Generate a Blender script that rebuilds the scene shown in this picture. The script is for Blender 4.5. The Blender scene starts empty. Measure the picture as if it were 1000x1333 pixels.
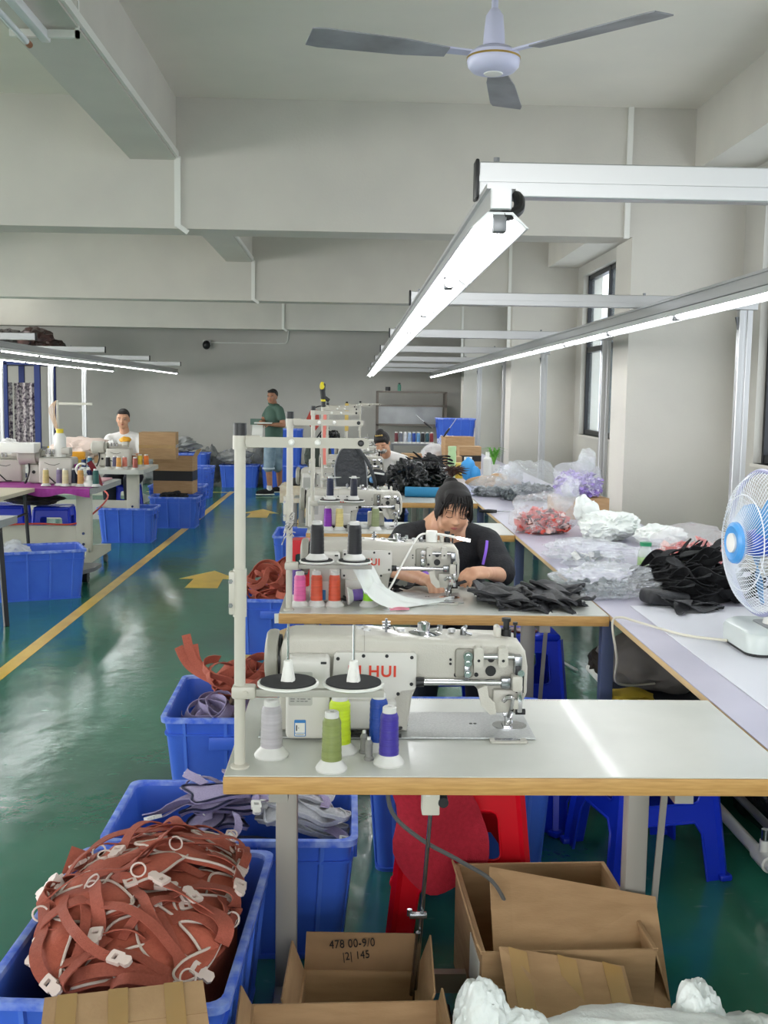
import bpy, bmesh, math, random
from mathutils import Vector, Matrix, noise
from mathutils.geometry import tessellate_polygon
scene = bpy.context.scene
C = scene.collection
# ---------------------------------------------------------------- camera
cd = bpy.data.cameras.new('camera'); cam = bpy.data.objects.new('camera', cd); C.objects.link(cam)
cd.sensor_fit = 'VERTICAL'; cd.sensor_height = 36.0; cd.lens = 36.0 * 1400 / 1333
cam.matrix_world = Matrix(((0.99947, -0.01172, -0.03053, 0.0), (-0.02911, 0.10684, -0.99385, 0.0),
                           (0.01491, 0.99421, 0.10644, 1.525), (0, 0, 0, 1)))
cd.clip_start = 0.05; cd.clip_end = 200
scene.camera = cam
# ---------------------------------------------------------------- world, daylight, exposure
w = bpy.data.worlds.new('World'); scene.world = w; w.use_nodes = True
bg = w.node_tree.nodes['Background']
bg.inputs[0].default_value = (0.86, 0.93, 1.0, 1); bg.inputs[1].default_value = 3.2
scene.view_settings.view_transform = 'Standard'; scene.view_settings.look = 'None'
scene.view_settings.exposure = 0.12; scene.view_settings.gamma = 1.0
scene.view_settings.use_curve_mapping = False
def area(name, loc, rot, sx, sy, power, color):
    l = bpy.data.lights.new(name, 'AREA'); l.shape = 'RECTANGLE'; l.size = sx; l.size_y = sy
    l.energy = power; l.color = color
    o = bpy.data.objects.new(name, l); C.objects.link(o); o.location = loc; o.rotation_euler = rot
    return o
PI = math.pi
WIN_Y = [(-2.9, 1.1), (2.6, 6.95), (8.3, 12.4), (13.6, 17.6)]      # window openings along the right wall
for a, b in WIN_Y:                                                 # daylight coming in through each opening
    area('window_and_fill_light', (2.80, (a + b) / 2, 1.75), (0, PI / 2, 0), 1.2, b - a - .1, 6, (1.0, 0.985, 0.95))
area('window_and_fill_light', (-1.0, -3.9, 1.9), (PI / 2, 0, 0), 6.0, 1.6, 130, (1.0, 0.975, 0.95))   # fill added behind the camera, as if through an unseen glazed end wall
for y in (-1.2, 4.6, 10.0, 15.4):                                  # ambient fill, added as daylight from unseen left-wall windows
    area('window_and_fill_light', (-9.15, y, 1.9), (0, -PI / 2, 0), 1.7, 4.2, 190, (1.0, 0.975, 0.95))
TUBE_E = 14.5
# ---------------------------------------------------------------- helpers
def lin(c):
    if isinstance(c, str): c = [int(c[i:i + 2], 16) for i in (0, 2, 4)]
    r = []
    for v in c[:3]:
        v = v / 255
        r.append(v / 12.92 if v <= .04045 else ((v + .055) / 1.055) ** 2.4)
    return tuple(r) + (1,)
def mat(name, c, rough=.5, metal=0, c2=None, scale=30, bump=0, bscale=None, alpha=1, emit=0, coat=0, trans=0, ior=1.45, stretch=None, sheen=0, detail=4):
    m = bpy.data.materials.new(name); m.use_nodes = True; nt = m.node_tree; b = nt.nodes['Principled BSDF']
    b.inputs['Base Color'].default_value = lin(c); b.inputs['Roughness'].default_value = rough
    b.inputs['Metallic'].default_value = metal; b.inputs['Alpha'].default_value = alpha
    b.inputs['Coat Weight'].default_value = coat; b.inputs['Transmission Weight'].default_value = trans
    b.inputs['IOR'].default_value = ior; b.inputs['Sheen Weight'].default_value = sheen
    if emit: b.inputs['Emission Color'].default_value = lin(c); b.inputs['Emission Strength'].default_value = emit
    tc = None
    def coords():
        nonlocal tc
        if tc is None:
            tc = nt.nodes.new('ShaderNodeTexCoord')
            mp = nt.nodes.new('ShaderNodeMapping'); nt.links.new(tc.outputs['Object'], mp.inputs[0])
            if stretch: mp.inputs['Scale'].default_value = stretch
            tc = mp
        return tc.outputs[0]
    if c2 is not None:
        n = nt.nodes.new('ShaderNodeTexNoise'); n.inputs['Scale'].default_value = scale; n.inputs['Detail'].default_value = detail
        r = nt.nodes.new('ShaderNodeValToRGB'); r.color_ramp.elements[0].color = lin(c); r.color_ramp.elements[1].color = lin(c2)
        r.color_ramp.elements[0].position = .35; r.color_ramp.elements[1].position = .68
        nt.links.new(coords(), n.inputs[0]); nt.links.new(n.outputs[0], r.inputs[0]); nt.links.new(r.outputs[0], b.inputs['Base Color'])
    if bump:
        n = nt.nodes.new('ShaderNodeTexNoise'); n.inputs['Scale'].default_value = bscale or scale; n.inputs['Detail'].default_value = 3
        bn = nt.nodes.new('ShaderNodeBump'); bn.inputs['Strength'].default_value = bump; bn.inputs['Distance'].default_value = .01
        nt.links.new(coords(), n.inputs[0]); nt.links.new(n.outputs[0], bn.inputs['Height']); nt.links.new(bn.outputs[0], b.inputs['Normal'])
    return m
def V(*a): return Vector(a[0]) if len(a) == 1 else Vector(a)
def basis(d):
    d = d.normalized(); a = Vector((0, 0, 1)) if abs(d.z) < .9 else Vector((1, 0, 0))
    x = d.cross(a).normalized(); return x, d.cross(x).normalized()
def box(bm, c, s, rot=None, bev=0, seg=2):
    m = Matrix.Translation(V(c))
    if rot is not None: m = m @ (rot if isinstance(rot, Matrix) else Matrix.Rotation(rot, 4, 'Z'))
    r = bmesh.ops.create_cube(bm, size=1, matrix=m @ Matrix.Diagonal((s[0], s[1], s[2], 1)))
    if bev:
        es = list({e for v in r['verts'] for e in v.link_edges})
        bmesh.ops.bevel(bm, geom=es, offset=bev, segments=seg, affect='EDGES', profile=.5)
def b2(bm, x0, x1, y0, y1, z0, z1, bev=0, seg=2):
    box(bm, ((x0 + x1) / 2, (y0 + y1) / 2, (z0 + z1) / 2), (abs(x1 - x0), abs(y1 - y0), abs(z1 - z0)), None, bev, seg)
def bar(bm, a, b, w, h, bev=0):
    a, b = V(a), V(b); d = b - a; m = d.to_track_quat('X', 'Z').to_matrix().to_4x4()
    box(bm, (a + b) / 2, (d.length, w, h), m, bev)
def ring_loft(bm, rings, cap=True, close=False):
    vs = [[bm.verts.new(p) for p in r] for r in rings]; n = len(vs[0])
    rng = range(len(vs)) if close else range(len(vs) - 1)
    for i in rng:
        a, b = vs[i], vs[(i + 1) % len(vs)]
        for k in range(n):
            bm.faces.new((a[k], a[(k + 1) % n], b[(k + 1) % n], b[k]))
    if cap and not close:
        bm.faces.new(vs[0][::-1]); bm.faces.new(vs[-1])
def cyl(bm, a, b, r, r2=None, n=16):
    a, b = V(a), V(b); r2 = r if r2 is None else r2; x, y = basis(b - a)
    def ring(p, q): return [p + x * q * math.cos(2 * PI * k / n) + y * q * math.sin(2 * PI * k / n) for k in range(n)]
    ring_loft(bm, [ring(a, r), ring(b, r2)])
def tube(bm, pts, r, n=8, close=False):
    pts = [V(p) for p in pts]; rings = []; px = None
    for i, p in enumerate(pts):
        if close: d = pts[(i + 1) % len(pts)] - pts[i - 1]
        else: d = pts[min(i + 1, len(pts) - 1)] - pts[max(i - 1, 0)]
        if d.length < 1e-9: d = V(0, 0, 1)
        d.normalize()
        if px is None: x, _ = basis(d)
        else:
            x = px - d * px.dot(d); x = x.normalized() if x.length > 1e-6 else basis(d)[0]
        px = x; y = d.cross(x); rr = r[i] if isinstance(r, (list, tuple)) else r
        rings.append([p + x * rr * math.cos(2 * PI * k / n) + y * rr * math.sin(2 * PI * k / n) for k in range(n)])
    ring_loft(bm, rings, not close, close)
def spline(pts, n=8, close=False):
    pts = [V(p) for p in pts]; out = []; N = len(pts); m = N if close else N - 1
    g = (lambda i: pts[i % N]) if close else (lambda i: pts[min(max(i, 0), N - 1)])
    for i in range(m):
        p0, p1, p2, p3 = g(i - 1), g(i), g(i + 1), g(i + 2)
        for k in range(n):
            t = k / n
            out.append(.5 * ((2 * p1) + (p2 - p0) * t + (2 * p0 - 5 * p1 + 4 * p2 - p3) * t * t + (3 * p1 - p0 - 3 * p2 + p3) * t ** 3))
    if not close: out.append(pts[-1].copy())
    return out
def lathe(bm, prof, n=24, c=(0, 0, 0), axis='Z'):
    c = V(c); rings = []
    for r, z in prof:
        rg = []
        for k in range(n):
            a = 2 * PI * k / n; u, v = max(r, 1e-4) * math.cos(a), max(r, 1e-4) * math.sin(a)
            rg.append(c + (V(u, v, z) if axis == 'Z' else V(u, z, v) if axis == 'Y' else V(z, u, v)))
        rings.append(rg)
    ring_loft(bm, rings)
def ell(bm, c, s, sub=2, rot=None):
    m = Matrix.Translation(V(c))
    if rot is not None: m = m @ rot
    bmesh.ops.create_icosphere(bm, subdivisions=sub, radius=1, matrix=m @ Matrix.Diagonal((s[0], s[1], s[2], 1)))
def plate(bm, outer, holes, th, fr):
    """outline with holes in a plane (fr: 2D -> 3D matrix, thickness along its z)"""
    polys = [[V(p[0], p[1], 0) for p in outer]] + [[V(p[0], p[1], 0) for p in h] for h in holes]
    flat = [p for q in polys for p in q]; tri = tessellate_polygon(polys)
    A = [bm.verts.new(fr @ p) for p in flat]; B = [bm.verts.new(fr @ (p + V(0, 0, th))) for p in flat]
    for t in tri:
        try: bm.faces.new([A[i] for i in t]); bm.faces.new([B[i] for i in reversed(t)])
        except ValueError: pass
    o = 0
    for q in polys:
        n = len(q)
        for k in range(n):
            i, j = o + k, o + (k + 1) % n
            bm.faces.new((A[i], A[j], B[j], B[i]))
        o += n
FXZ = Matrix(((1, 0, 0, 0), (0, 0, 1, 0), (0, 1, 0, 0), (0, 0, 0, 1)))     # 2D outline stands in the xz plane
def rrect(x0, x1, z0, z1, r, n=4):
    o = []
    for cx, cz, a0 in ((x1 - r, z1 - r, 0), (x0 + r, z1 - r, 90), (x0 + r, z0 + r, 180), (x1 - r, z0 + r, 270)):
        for k in range(n + 1):
            a = math.radians(a0 + 90 * k / n); o.append((cx + r * math.cos(a), cz + r * math.sin(a)))
    return o
def ribbon(bm, pts, nrm, w, th=.003):
    """flat webbing along pts; nrm = surface normals (width runs across both)"""
    rings = []; N = len(pts)
    for i in range(N):
        d = (pts[min(i + 1, N - 1)] - pts[max(i - 1, 0)]); d.normalize()
        n = nrm[i] if isinstance(nrm, list) else nrm
        s = d.cross(n); s = s.normalized() if s.length > 1e-5 else basis(d)[0]
        n2 = s.cross(d).normalized(); ww = (w[i] if isinstance(w, list) else w) / 2
        p = pts[i]; rings.append([p - s * ww - n2 * th / 2, p + s * ww - n2 * th / 2, p + s * ww + n2 * th / 2, p - s * ww + n2 * th / 2])
    ring_loft(bm, rings)
def B(): return bmesh.new()
def obj(name, bm, m, parent=None, smooth=True, loc=None, ang=35):
    bmesh.ops.recalc_face_normals(bm, faces=bm.faces[:])
    me = bpy.data.meshes.new(name); bm.to_mesh(me); bm.free()
    if smooth:
        me.polygons.foreach_set('use_smooth', [True] * len(me.polygons))
        try: me.set_sharp_from_angle(angle=math.radians(ang))
        except Exception: pass
    if m is not None: me.materials.append(m)
    o = bpy.data.objects.new(name, me); C.objects.link(o)
    if parent is not None: o.parent = parent
    if loc is not None: o.location = loc
    return o
def tag(o, label, cat, group=None, kind=None):
    o['label'] = label; o['category'] = cat
    if group: o['group'] = group
    if kind: o['kind'] = kind
    return o
def thing(name, label, cat, loc=(0, 0, 0), rz=0, group=None):
    o = bpy.data.objects.new(name, None); C.objects.link(o); o.empty_display_size = .1
    o.location = loc; o.rotation_euler = (0, 0, rz); tag(o, label, cat, group); return o
def struct(name, bm, m, parent=None, smooth=False):
    o = obj(name, bm, m, parent, smooth)
    if parent is None: o['kind'] = 'structure'
    return o
KIDS = {}
def kids(o):
    return [c for c in bpy.data.objects if c.parent is o] if o.name not in KIDS else KIDS[o.name]
def dup(root, label=None, loc=None, rz=None, group=None, skip=()):
    if root.name not in KIDS:
        ch = [c for c in bpy.data.objects if c.parent == root]; KIDS[root.name] = ch
        for c in ch: KIDS[c.name] = [g for g in bpy.data.objects if g.parent == c]
    r = root.copy(); C.objects.link(r)
    if loc is not None: r.location = loc
    if rz is not None: r.rotation_euler = (0, 0, rz)
    if label: r['label'] = label
    if group: r['group'] = group
    for ch in KIDS[root.name]:
        if ch.name.split('.')[0] in skip: continue
        c = ch.copy(); C.objects.link(c); c.parent = r
        for g in KIDS.get(ch.name, []):
            d = g.copy(); C.objects.link(d); d.parent = c
    return r
def bake(o):
    """turn a modified mesh object into a plain mesh"""
    dg = bpy.context.evaluated_depsgraph_get(); dg.update()
    me = bpy.data.meshes.new_from_object(o.evaluated_get(dg)); o.modifiers.clear(); o.data = me
    me.polygons.foreach_set('use_smooth', [True] * len(me.polygons)); return o
def blob(name, bm, m, parent, voxel=.006, smooth=4, fac=.6):
    """union of overlapping volumes into one continuous surface"""
    o = obj(name, bm, m, parent)
    r = o.modifiers.new('r', 'REMESH'); r.mode = 'VOXEL'; r.voxel_size = voxel
    s = o.modifiers.new('s', 'SMOOTH'); s.iterations = smooth; s.factor = fac
    bake(o)
    if not o.data.materials: o.data.materials.append(m)
    return o
def limb(bm, pts, rad, n=12):
    """tapered chain with round joints"""
    for i in range(len(pts) - 1): cyl(bm, pts[i], pts[i + 1], rad[i], rad[i + 1], n)
    for p, r in zip(pts, rad): ell(bm, p, (r, r, r), 2)
def text_mesh(name, s, size, m, parent, mtx, depth=.0006, bold=0, space=1.0):
    cu = bpy.data.curves.new('txt', 'FONT'); cu.body = s; cu.size = size; cu.extrude = depth; cu.offset = bold
    cu.align_x = 'CENTER'; cu.align_y = 'CENTER'; cu.space_character = space
    t = bpy.data.objects.new('txt', cu); C.objects.link(t)
    dg = bpy.context.evaluated_depsgraph_get(); dg.update()
    me = bpy.data.meshes.new_from_object(t.evaluated_get(dg)); bpy.data.objects.remove(t)
    me.transform(mtx); me.materials.clear(); me.materials.append(m)
    o = bpy.data.objects.new(name, me); C.objects.link(o); o.parent = parent; return o
def crumple(bm, c, s, seed, amp=.18, freq=1.6, sub=4, floor=0.0, ridge=True):
    """crushed bag: sphere with sharp creases and a flat underside"""
    r = bmesh.ops.create_icosphere(bm, subdivisions=sub, radius=1)
    off = V(seed * 3.1, seed * 1.7, seed * 5.3); c = V(c)
    for v in r['verts']:
        d = v.co.normalized(); a = noise.noise(d * freq + off); b = noise.noise(d * freq * 2.7 + off * 2)
        e = noise.noise(d * freq * 6 + off * 3)
        k = 1 + amp * (a * 1.3 + (.5 - abs(b) * 2.2) * .8 + (.3 - abs(e) * 2) * .35)
        p = V(d.x * s[0], d.y * s[1], d.z * s[2]) * k + c
        if p.z < floor: p.z = floor + .002 * (1 + e)
        v.co = p
def sheet(bm, w, l, nx, ny, fn):
    g = [[bm.verts.new(fn(w * (i / nx - .5), l * (j / ny - .5))) for j in range(ny + 1)] for i in range(nx + 1)]
    for i in range(nx):
        for j in range(ny): bm.faces.new((g[i][j], g[i + 1][j], g[i + 1][j + 1], g[i][j + 1]))
def solid(bm, th):
    bmesh.ops.recalc_face_normals(bm, faces=bm.faces[:]); bmesh.ops.solidify(bm, geom=bm.faces[:], thickness=th)
# ---------------------------------------------------------------- materials
mWall = mat('painted_wall', (202, 199, 190), .8, c2=(196, 193, 185), scale=2.5, bump=.08, bscale=60)
mWallG = mat('grey_painted_wall', (190, 188, 180), .8, c2=(180, 178, 171), scale=1.3, bump=.06, bscale=60)
mCeil = mat('painted_ceiling', (226, 221, 210), .85, c2=(218, 214, 204), scale=1.5, bump=.05, bscale=50)
mAlu = mat('aluminium', (196, 197, 198), .34, .8)
mAluD = mat('aluminium_dark', (128, 130, 133), .4, .6)
mSteel = mat('steel', (150, 152, 155), .25, 1)
mChrome = mat('chrome', (205, 205, 208), .12, 1)
mBlackM = mat('black_plastic', (24, 25, 27), .4)
mWhiteP = mat('white_plastic', (226, 226, 220), .35)
mCream = mat('cream_plastic', (214, 212, 198), .4)
mMachL = mat('machine_panel_enamel', (208, 206, 200), .4)
mMach = mat('machine_enamel', (190, 187, 177), .38, c2=(182, 179, 169), scale=6, bump=.15, bscale=350, coat=.2)
mMachG = mat('machine_grey_enamel', (150, 148, 138), .4)
mLam = mat('white_laminate', (200, 201, 194), .28, c2=(191, 193, 186), scale=5, coat=.1)
mWood = mat('wood_edge', (193, 152, 92), .45, c2=(171, 130, 74), scale=14, stretch=(1, 1, 14))
mBlue = mat('blue_bin_plastic', (58, 98, 204), .4, c2=(64, 106, 210), scale=8)
mBlueR = mat('blue_bin_worn_rim', (66, 104, 220), .5, c2=(150, 172, 232), scale=25, detail=6)
mBlueS = mat('blue_stool_plastic', (22, 52, 200), .3)
mRedS = mat('red_stool_plastic', (208, 16, 34), .25)
mCard = mat('cardboard', (176, 143, 105), .8, c2=(164, 131, 94), scale=10, stretch=(1, 1, 6), bump=.1, bscale=80)
mCardD = mat('cardboard_dark', (140, 110, 78), .85, c2=(128, 100, 70), scale=9)
mTape = mat('brown_tape', (168, 134, 84), .18, coat=.5)
mTapeB = mat('black_tape', (30, 28, 27), .35)
mTerra = mat('terracotta_fabric', (178, 92, 72), .75, c2=(166, 83, 64), scale=120, bump=.3, bscale=500)
mTerra2 = mat('terracotta_webbing', (170, 88, 70), .7, c2=(156, 78, 61), scale=200, bump=.5, bscale=700)
mPipe = mat('white_piping', (206, 190, 180), .6)
mTerra3 = mat('salmon_webbing', (196, 106, 86), .7, c2=(182, 94, 75), scale=200, bump=.5, bscale=700)
mBlueL = mat('blue_bin_rib_highlight', (74, 114, 214), .4)  # lighter blue puts the highlights on the ribs into the colour
mLav = mat('lavender_webbing', (160, 150, 184), .7, c2=(146, 136, 172), scale=200, bump=.4, bscale=600)
mNavy = mat('navy_webbing', (30, 32, 62), .8)
mGreyF = mat('pale_grey_fabric', (188, 190, 196), .8, c2=(172, 174, 182), scale=160, bump=.4, bscale=500)
mBlackF = mat('black_fabric', (33, 34, 37), .85, c2=(22, 23, 26), scale=80, bump=.4, bscale=300)
mBlackS = mat('black_shiny_fabric', (46, 47, 51), .5, c2=(30, 31, 34), scale=60, bump=.3, bscale=200)
mFilm = mat('clear_film', (236, 240, 245), .12, alpha=.26, bump=.25, bscale=40)
mFilmW = mat('milky_film', (232, 236, 238), .22, alpha=.62, bump=.3, bscale=40)
mBagW = mat('white_bag_film', (232, 236, 232), .4, c2=(218, 224, 220), scale=8, bump=.3, bscale=30)
mBagB = mat('black_bag_film', (22, 24, 26), .22, bump=.4, bscale=25)
mSkin = mat('skin', (204, 158, 128), .55, c2=(196, 146, 118), scale=25)
mSkinD = mat('skin_tan', (172, 124, 96), .55, c2=(162, 114, 88), scale=25)
mHair = mat('black_hair', (16, 13, 14), .55, c2=(24, 19, 18), scale=90, stretch=(6, 6, 1), bump=.5, bscale=160)
mHairB = mat('brown_hair_tips', (74, 48, 40), .5, c2=(44, 32, 30), scale=60)
mLip = mat('lips', (168, 96, 88), .45)
mEyeW = mat('eye_white', (228, 224, 220), .3); mIris = mat('dark_iris', (24, 16, 14), .2)
mRed = mat('red_paint', (214, 62, 40), .5); mRedD = mat('red_fabric', (176, 32, 52), .85, c2=(160, 26, 44), scale=90, bump=.3, bscale=300)
mYel = mat('yellow_floor_paint', (228, 190, 78), .3, c2=(212, 172, 66), scale=6)
# ---------------------------------------------------------------- setting
def floor_mat():
    m = bpy.data.materials.new('green_epoxy'); m.use_nodes = True; nt = m.node_tree; b = nt.nodes['Principled BSDF']
    tc = nt.nodes.new('ShaderNodeTexCoord')
    def noi(s, d, st=(1, 1, 1)):
        mp = nt.nodes.new('ShaderNodeMapping'); mp.inputs['Scale'].default_value = st
        n = nt.nodes.new('ShaderNodeTexNoise'); n.inputs['Scale'].default_value = s; n.inputs['Detail'].default_value = d
        nt.links.new(tc.outputs['Object'], mp.inputs[0]); nt.links.new(mp.outputs[0], n.inputs[0]); return n
    n1 = noi(1.1, 6); r = nt.nodes.new('ShaderNodeValToRGB')
    r.color_ramp.elements[0].color = lin((30, 98, 78)); r.color_ramp.elements[1].color = lin((50, 122, 98))
    r.color_ramp.elements[0].position = .35; r.color_ramp.elements[1].position = .7
    nt.links.new(n1.outputs[0], r.inputs[0])
    n3 = noi(26, 8, (.35, 1, 1)); r3 = nt.nodes.new('ShaderNodeValToRGB')        # scuffs
    r3.color_ramp.elements[0].position = .66; r3.color_ramp.elements[1].position = .74
    r3.color_ramp.elements[1].color = (.35, .35, .35, 1)
    mx = nt.nodes.new('ShaderNodeMixRGB'); mx.inputs[2].default_value = lin((120, 160, 140))
    nt.links.new(n3.outputs[0], r3.inputs[0]); nt.links.new(r3.outputs[0], mx.inputs[0]); nt.links.new(r.outputs[0], mx.inputs[1])
    nt.links.new(mx.outputs[0], b.inputs['Base Color'])
    n2 = noi(3.5, 5, (1, .35, 1)); mr = nt.nodes.new('ShaderNodeMapRange')
    mr.inputs['To Min'].default_value = .09; mr.inputs['To Max'].default_value = .24
    nt.links.new(n2.outputs[0], mr.inputs[0]); nt.links.new(mr.outputs[0], b.inputs['Roughness'])
    n4 = noi(5.5, 6, (1, .7, 1)); bp = nt.nodes.new('ShaderNodeBump'); bp.inputs['Strength'].default_value = .45; bp.inputs['Distance'].default_value = .010
    nt.links.new(n4.outputs[0], bp.inputs['Height']); nt.links.new(bp.outputs[0], b.inputs['Normal'])
    b.inputs['IOR'].default_value = 1.75
    return m
X0, X1, Y0, Y1, ZC = -9.0, 2.62, -4.0, 19.6, 3.45
bm = B(); b2(bm, X0 - .2, X1 + .25, Y0 - .2, Y1 + .2, -.1, 0); struct('floor', bm, floor_mat())
bm = B(); b2(bm, X0 - .2, X1 + .25, Y0 - .2, Y1 + .2, ZC, ZC + .12); struct('ceiling', bm, mCeil)
bm = B(); b2(bm, X0 - .2, X1 + .25, Y1, Y1 + .2, 0, ZC); struct('wall_back', bm, mWallG)
bm = B(); b2(bm, X0 - .2, X0, Y0, Y1, 0, 1.0); b2(bm, X0 - .2, X0, Y0, Y1, 2.8, ZC)
LW = (-3.4, .95, 2.45, 6.75, 7.85, 12.15, 13.25, 17.55)  # unseen openings, added to go with the left-hand fill lights
ly = (Y0,) + LW + (Y1,)
for i in range(0, len(ly), 2): b2(bm, X0 - .2, X0, ly[i], ly[i + 1], 1.0, 2.8)
struct('wall_left', bm, mWallG)
bm = B(); b2(bm, X0, X1 + .25, Y0 - .2, Y0, 0, 1.0); b2(bm, X0, X1 + .25, Y0 - .2, Y0, 2.8, ZC); b2(bm, X0, -6.5, Y0 - .2, Y0, 1, 2.8); struct('wall_front', bm, mWall)
bm = B(); zs, zt = 1.13, 2.93                                     # sill and head of the windows
b2(bm, X1, X1 + .22, Y0, Y1, 0, zs); b2(bm, X1, X1 + .22, Y0, Y1, zt, ZC)
ys = [Y0] + [v for p in WIN_Y for v in p] + [Y1]
for i in range(0, len(ys), 2): b2(bm, X1, X1 + .22, ys[i], ys[i + 1], zs, zt)
struct('wall_right', bm, mWallG)
BEAMS = (-3.5, 1.9, 7.3, 12.7, 18.1)
n = 0
for y in BEAMS:                                                    # downstand beams across the room and along it
    n += 1; bm = B(); b2(bm, X0, X1, y, y + .30, 2.61, ZC); struct('trim_%d' % n, bm, mWall)
    if y > -3:
        n += 1; bm = B(); b2(bm, 1.86, X1, y, y + .43, 0, 2.61); struct('trim_%d' % n, bm, mWall)   # column
for i, y in enumerate(BEAMS):
    ye = BEAMS[i + 1] if i + 1 < len(BEAMS) else Y1
    for x0, x1 in ((-1.475, -1.175), (2.26, X1), (-5.2, -4.9)):
        n += 1; bm = B(); b2(bm, x0, x1, y + .30, ye, 3.05, ZC); struct('trim_%d' % n, bm, mWall)
for i, y in enumerate((7.3, 12.7, 18.1)):                           # cable trunking down the beams
    n += 1; bm = B(); z = 3.05
    b2(bm, -1.185, -1.145, y - .022, y - .002, 2.62, 3.07)
    b2(bm, -1.172, -1.155, y - 5.1, y - .02, 3.06, 3.10)
    bar(bm, (-1.165, y - .012, 2.63), (-1.10, y - .002, 2.585), .02, .03)
    struct('trim_%d' % n, bm, mWhiteP)
    n += 1; bm = B(); b2(bm, 1.80, 1.835, y - .02, y - .001, 2.0 if i else 2.6, ZC); struct('trim_%d' % n, bm, mWhiteP)
# windows
mFrame = mat('black_window_frame', (38, 40, 44), .35, .4)
mGlass = mat('window_glass', (225, 238, 240), .03, alpha=.16)
for wi, (a, b) in enumerate(WIN_Y):
    bm = B(); xf = X1 + .06
    for z0, z1 in ((zs, zs + .055), (zt - .05, zt), (2.06, 2.12)): b2(bm, xf, xf + .07, a, b, z0, z1)
    k = max(2, round((b - a) / 1.02)); st = (b - a) / k
    for j in range(k + 1):
        y = a + st * j; b2(bm, xf - .005, xf + .06, max(a, y - .035), min(b, y + .035), zs, zt)
    wn = struct('window_%d' % (wi + 1), bm, mFrame)
    for j in range(k):
        y = a + st * j; q = .012 * (j % 2)
        for z0, z1 in ((zs + .055, 2.06), (2.12, zt - .05)):
            bm = B(); b2(bm, xf + .02 + q, xf + .026 + q, y + .035, y + st - .035, z0, z1); obj('window_pane', bm, mGlass, wn)
        if (j % 2) == 0:
            bm = B(); b2(bm, xf - .03, xf - .005, y + st - .05, y + st - .02, 1.55, 1.66, .004); obj('window_latch', bm, mAlu, wn)
    bm = B(); b2(bm, X1 - .02, X1 + .2, a, b, zs - .02, zs); obj('window_sill', bm, mWall, wn)
bm = B()
for z0, z1 in ((1.0, 1.06), (2.74, 2.8)): b2(bm, -6.5, X1, Y0 - .15, Y0 - .08, z0, z1)
for j in range(9): b2(bm, -6.5 + j * 1.13, -6.44 + j * 1.13, Y0 - .15, Y0 - .08, 1.0, 2.8)
struct('window_5', bm, mFrame)  # unseen end-wall glazing, added to go with the fill behind the camera
for i in range(0, len(LW), 2):  # frames of the added, unseen left-wall windows
    bm = B()
    for z0, z1 in ((1.0, 1.06), (2.74, 2.8)): b2(bm, X0 - .08, X0 - .02, LW[i], LW[i + 1], z0, z1)
    for j in range(5): y = LW[i] + (LW[i + 1] - LW[i] - .06) * j / 4; b2(bm, X0 - .08, X0 - .02, y, y + .06, 1.0, 2.8)
    struct('window_%d' % (6 + i // 2), bm, mFrame)
# floor markings
def strip(name, pts, label, cat):
    bm = B(); f = [bm.verts.new((x, y, .0015)) for x, y in pts]; bm.faces.new(f); solid(bm, .001)
    return tag(obj(name, bm, mYel, None, False), label, cat)
strip('aisle_line', [(-1.94, -4), (-1.85, -4), (-1.845, 17.0), (-1.925, 17.0)], 'yellow painted line along the left side of the aisle', 'floor marking')
strip('aisle_line', [(-.66, -4), (-.58, -4), (-.58, 16.8), (-.66, 16.8)], 'yellow painted line along the right side of the aisle, past the blue crates', 'floor marking')
strip('aisle_line', [(-3.2, 16.80), (-1.925, 16.80), (-1.925, 16.88), (-3.2, 16.88)], 'thin yellow painted line crossing to the left at the far end of the aisle', 'floor marking')
def arrow(y, L, label):
    x = -1.18
    strip('floor_arrow', [(x - .13, y), (x + .13, y), (x + .12, y + L * .5), (x + .24, y + L * .5), (x, y + L), (x - .24, y + L * .5), (x - .12, y + L * .5)], label, 'floor marking')
arrow(8.43, .85, 'nearer of two yellow arrows painted on the green aisle floor')
arrow(13.4, 1.0, 'farther of two yellow arrows painted on the aisle floor, before the standing man')
# outside: tree and pale building
mLeaf = mat('leaves', (96, 128, 70), .6, c2=(150, 176, 110), scale=2); mBark = mat('bark', (90, 80, 68), .9)
mFac = mat('pale_facade', (206, 208, 214), .8, c2=(190, 192, 204), scale=2); mGlassB = mat('far_window_glass', (90, 110, 130), .2)
def tree(name, loc, h, label, seed):
    rnd = random.Random(seed); t = thing(name, label, 'tree', loc)
    bm = B(); tips = []
    tube(bm, spline([(0, 0, 0), (.05, 0, h * .3), (-.05, .1, h * .6), (0, 0, h * .85)], 4), .07, 8)
    for k in range(16):
        z = h * (.25 + .6 * rnd.random()); a = rnd.random() * 6.28; L = .5 + .9 * rnd.random()
        e = V(math.cos(a) * L, math.sin(a) * L, z + .4); tips.append(e); tips.append(V(e.x * .6, e.y * .6, e.z - .1))
        tube(bm, [(0, 0, z), e * .5 + V(0, 0, z) * .5, e], [.03, .02, .008], 5)
    obj('trunk', bm, mBark, t)
    bm = B()
    for k in range(2600):
        p = rnd.choice(tips) + V(rnd.gauss(0, .28), rnd.gauss(0, .28), rnd.gauss(0, .26))
        a = V(rnd.gauss(0, 1), rnd.gauss(0, 1), rnd.gauss(0, 1)).normalized(); x, y = basis(a)
        s = .07 + .05 * rnd.random()
        bm.faces.new([bm.verts.new(q) for q in (p - x * s, p + y * s * .35, p + x * s, p - y * s * .35)])
    o = obj('foliage', bm, mLeaf, t, False); o['kind'] = 'stuff'
    return t
tree('leafy_tree', (4.8, 8.6, -3.5), 7.0, 'green leafy tree outside the window right of the nearest column', 3)
tree('leafy_tree', (6.9, 15.5, -3.5), 6.6, 'leafy tree farther off outside the right-hand window, its crown lower', 8)
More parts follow.
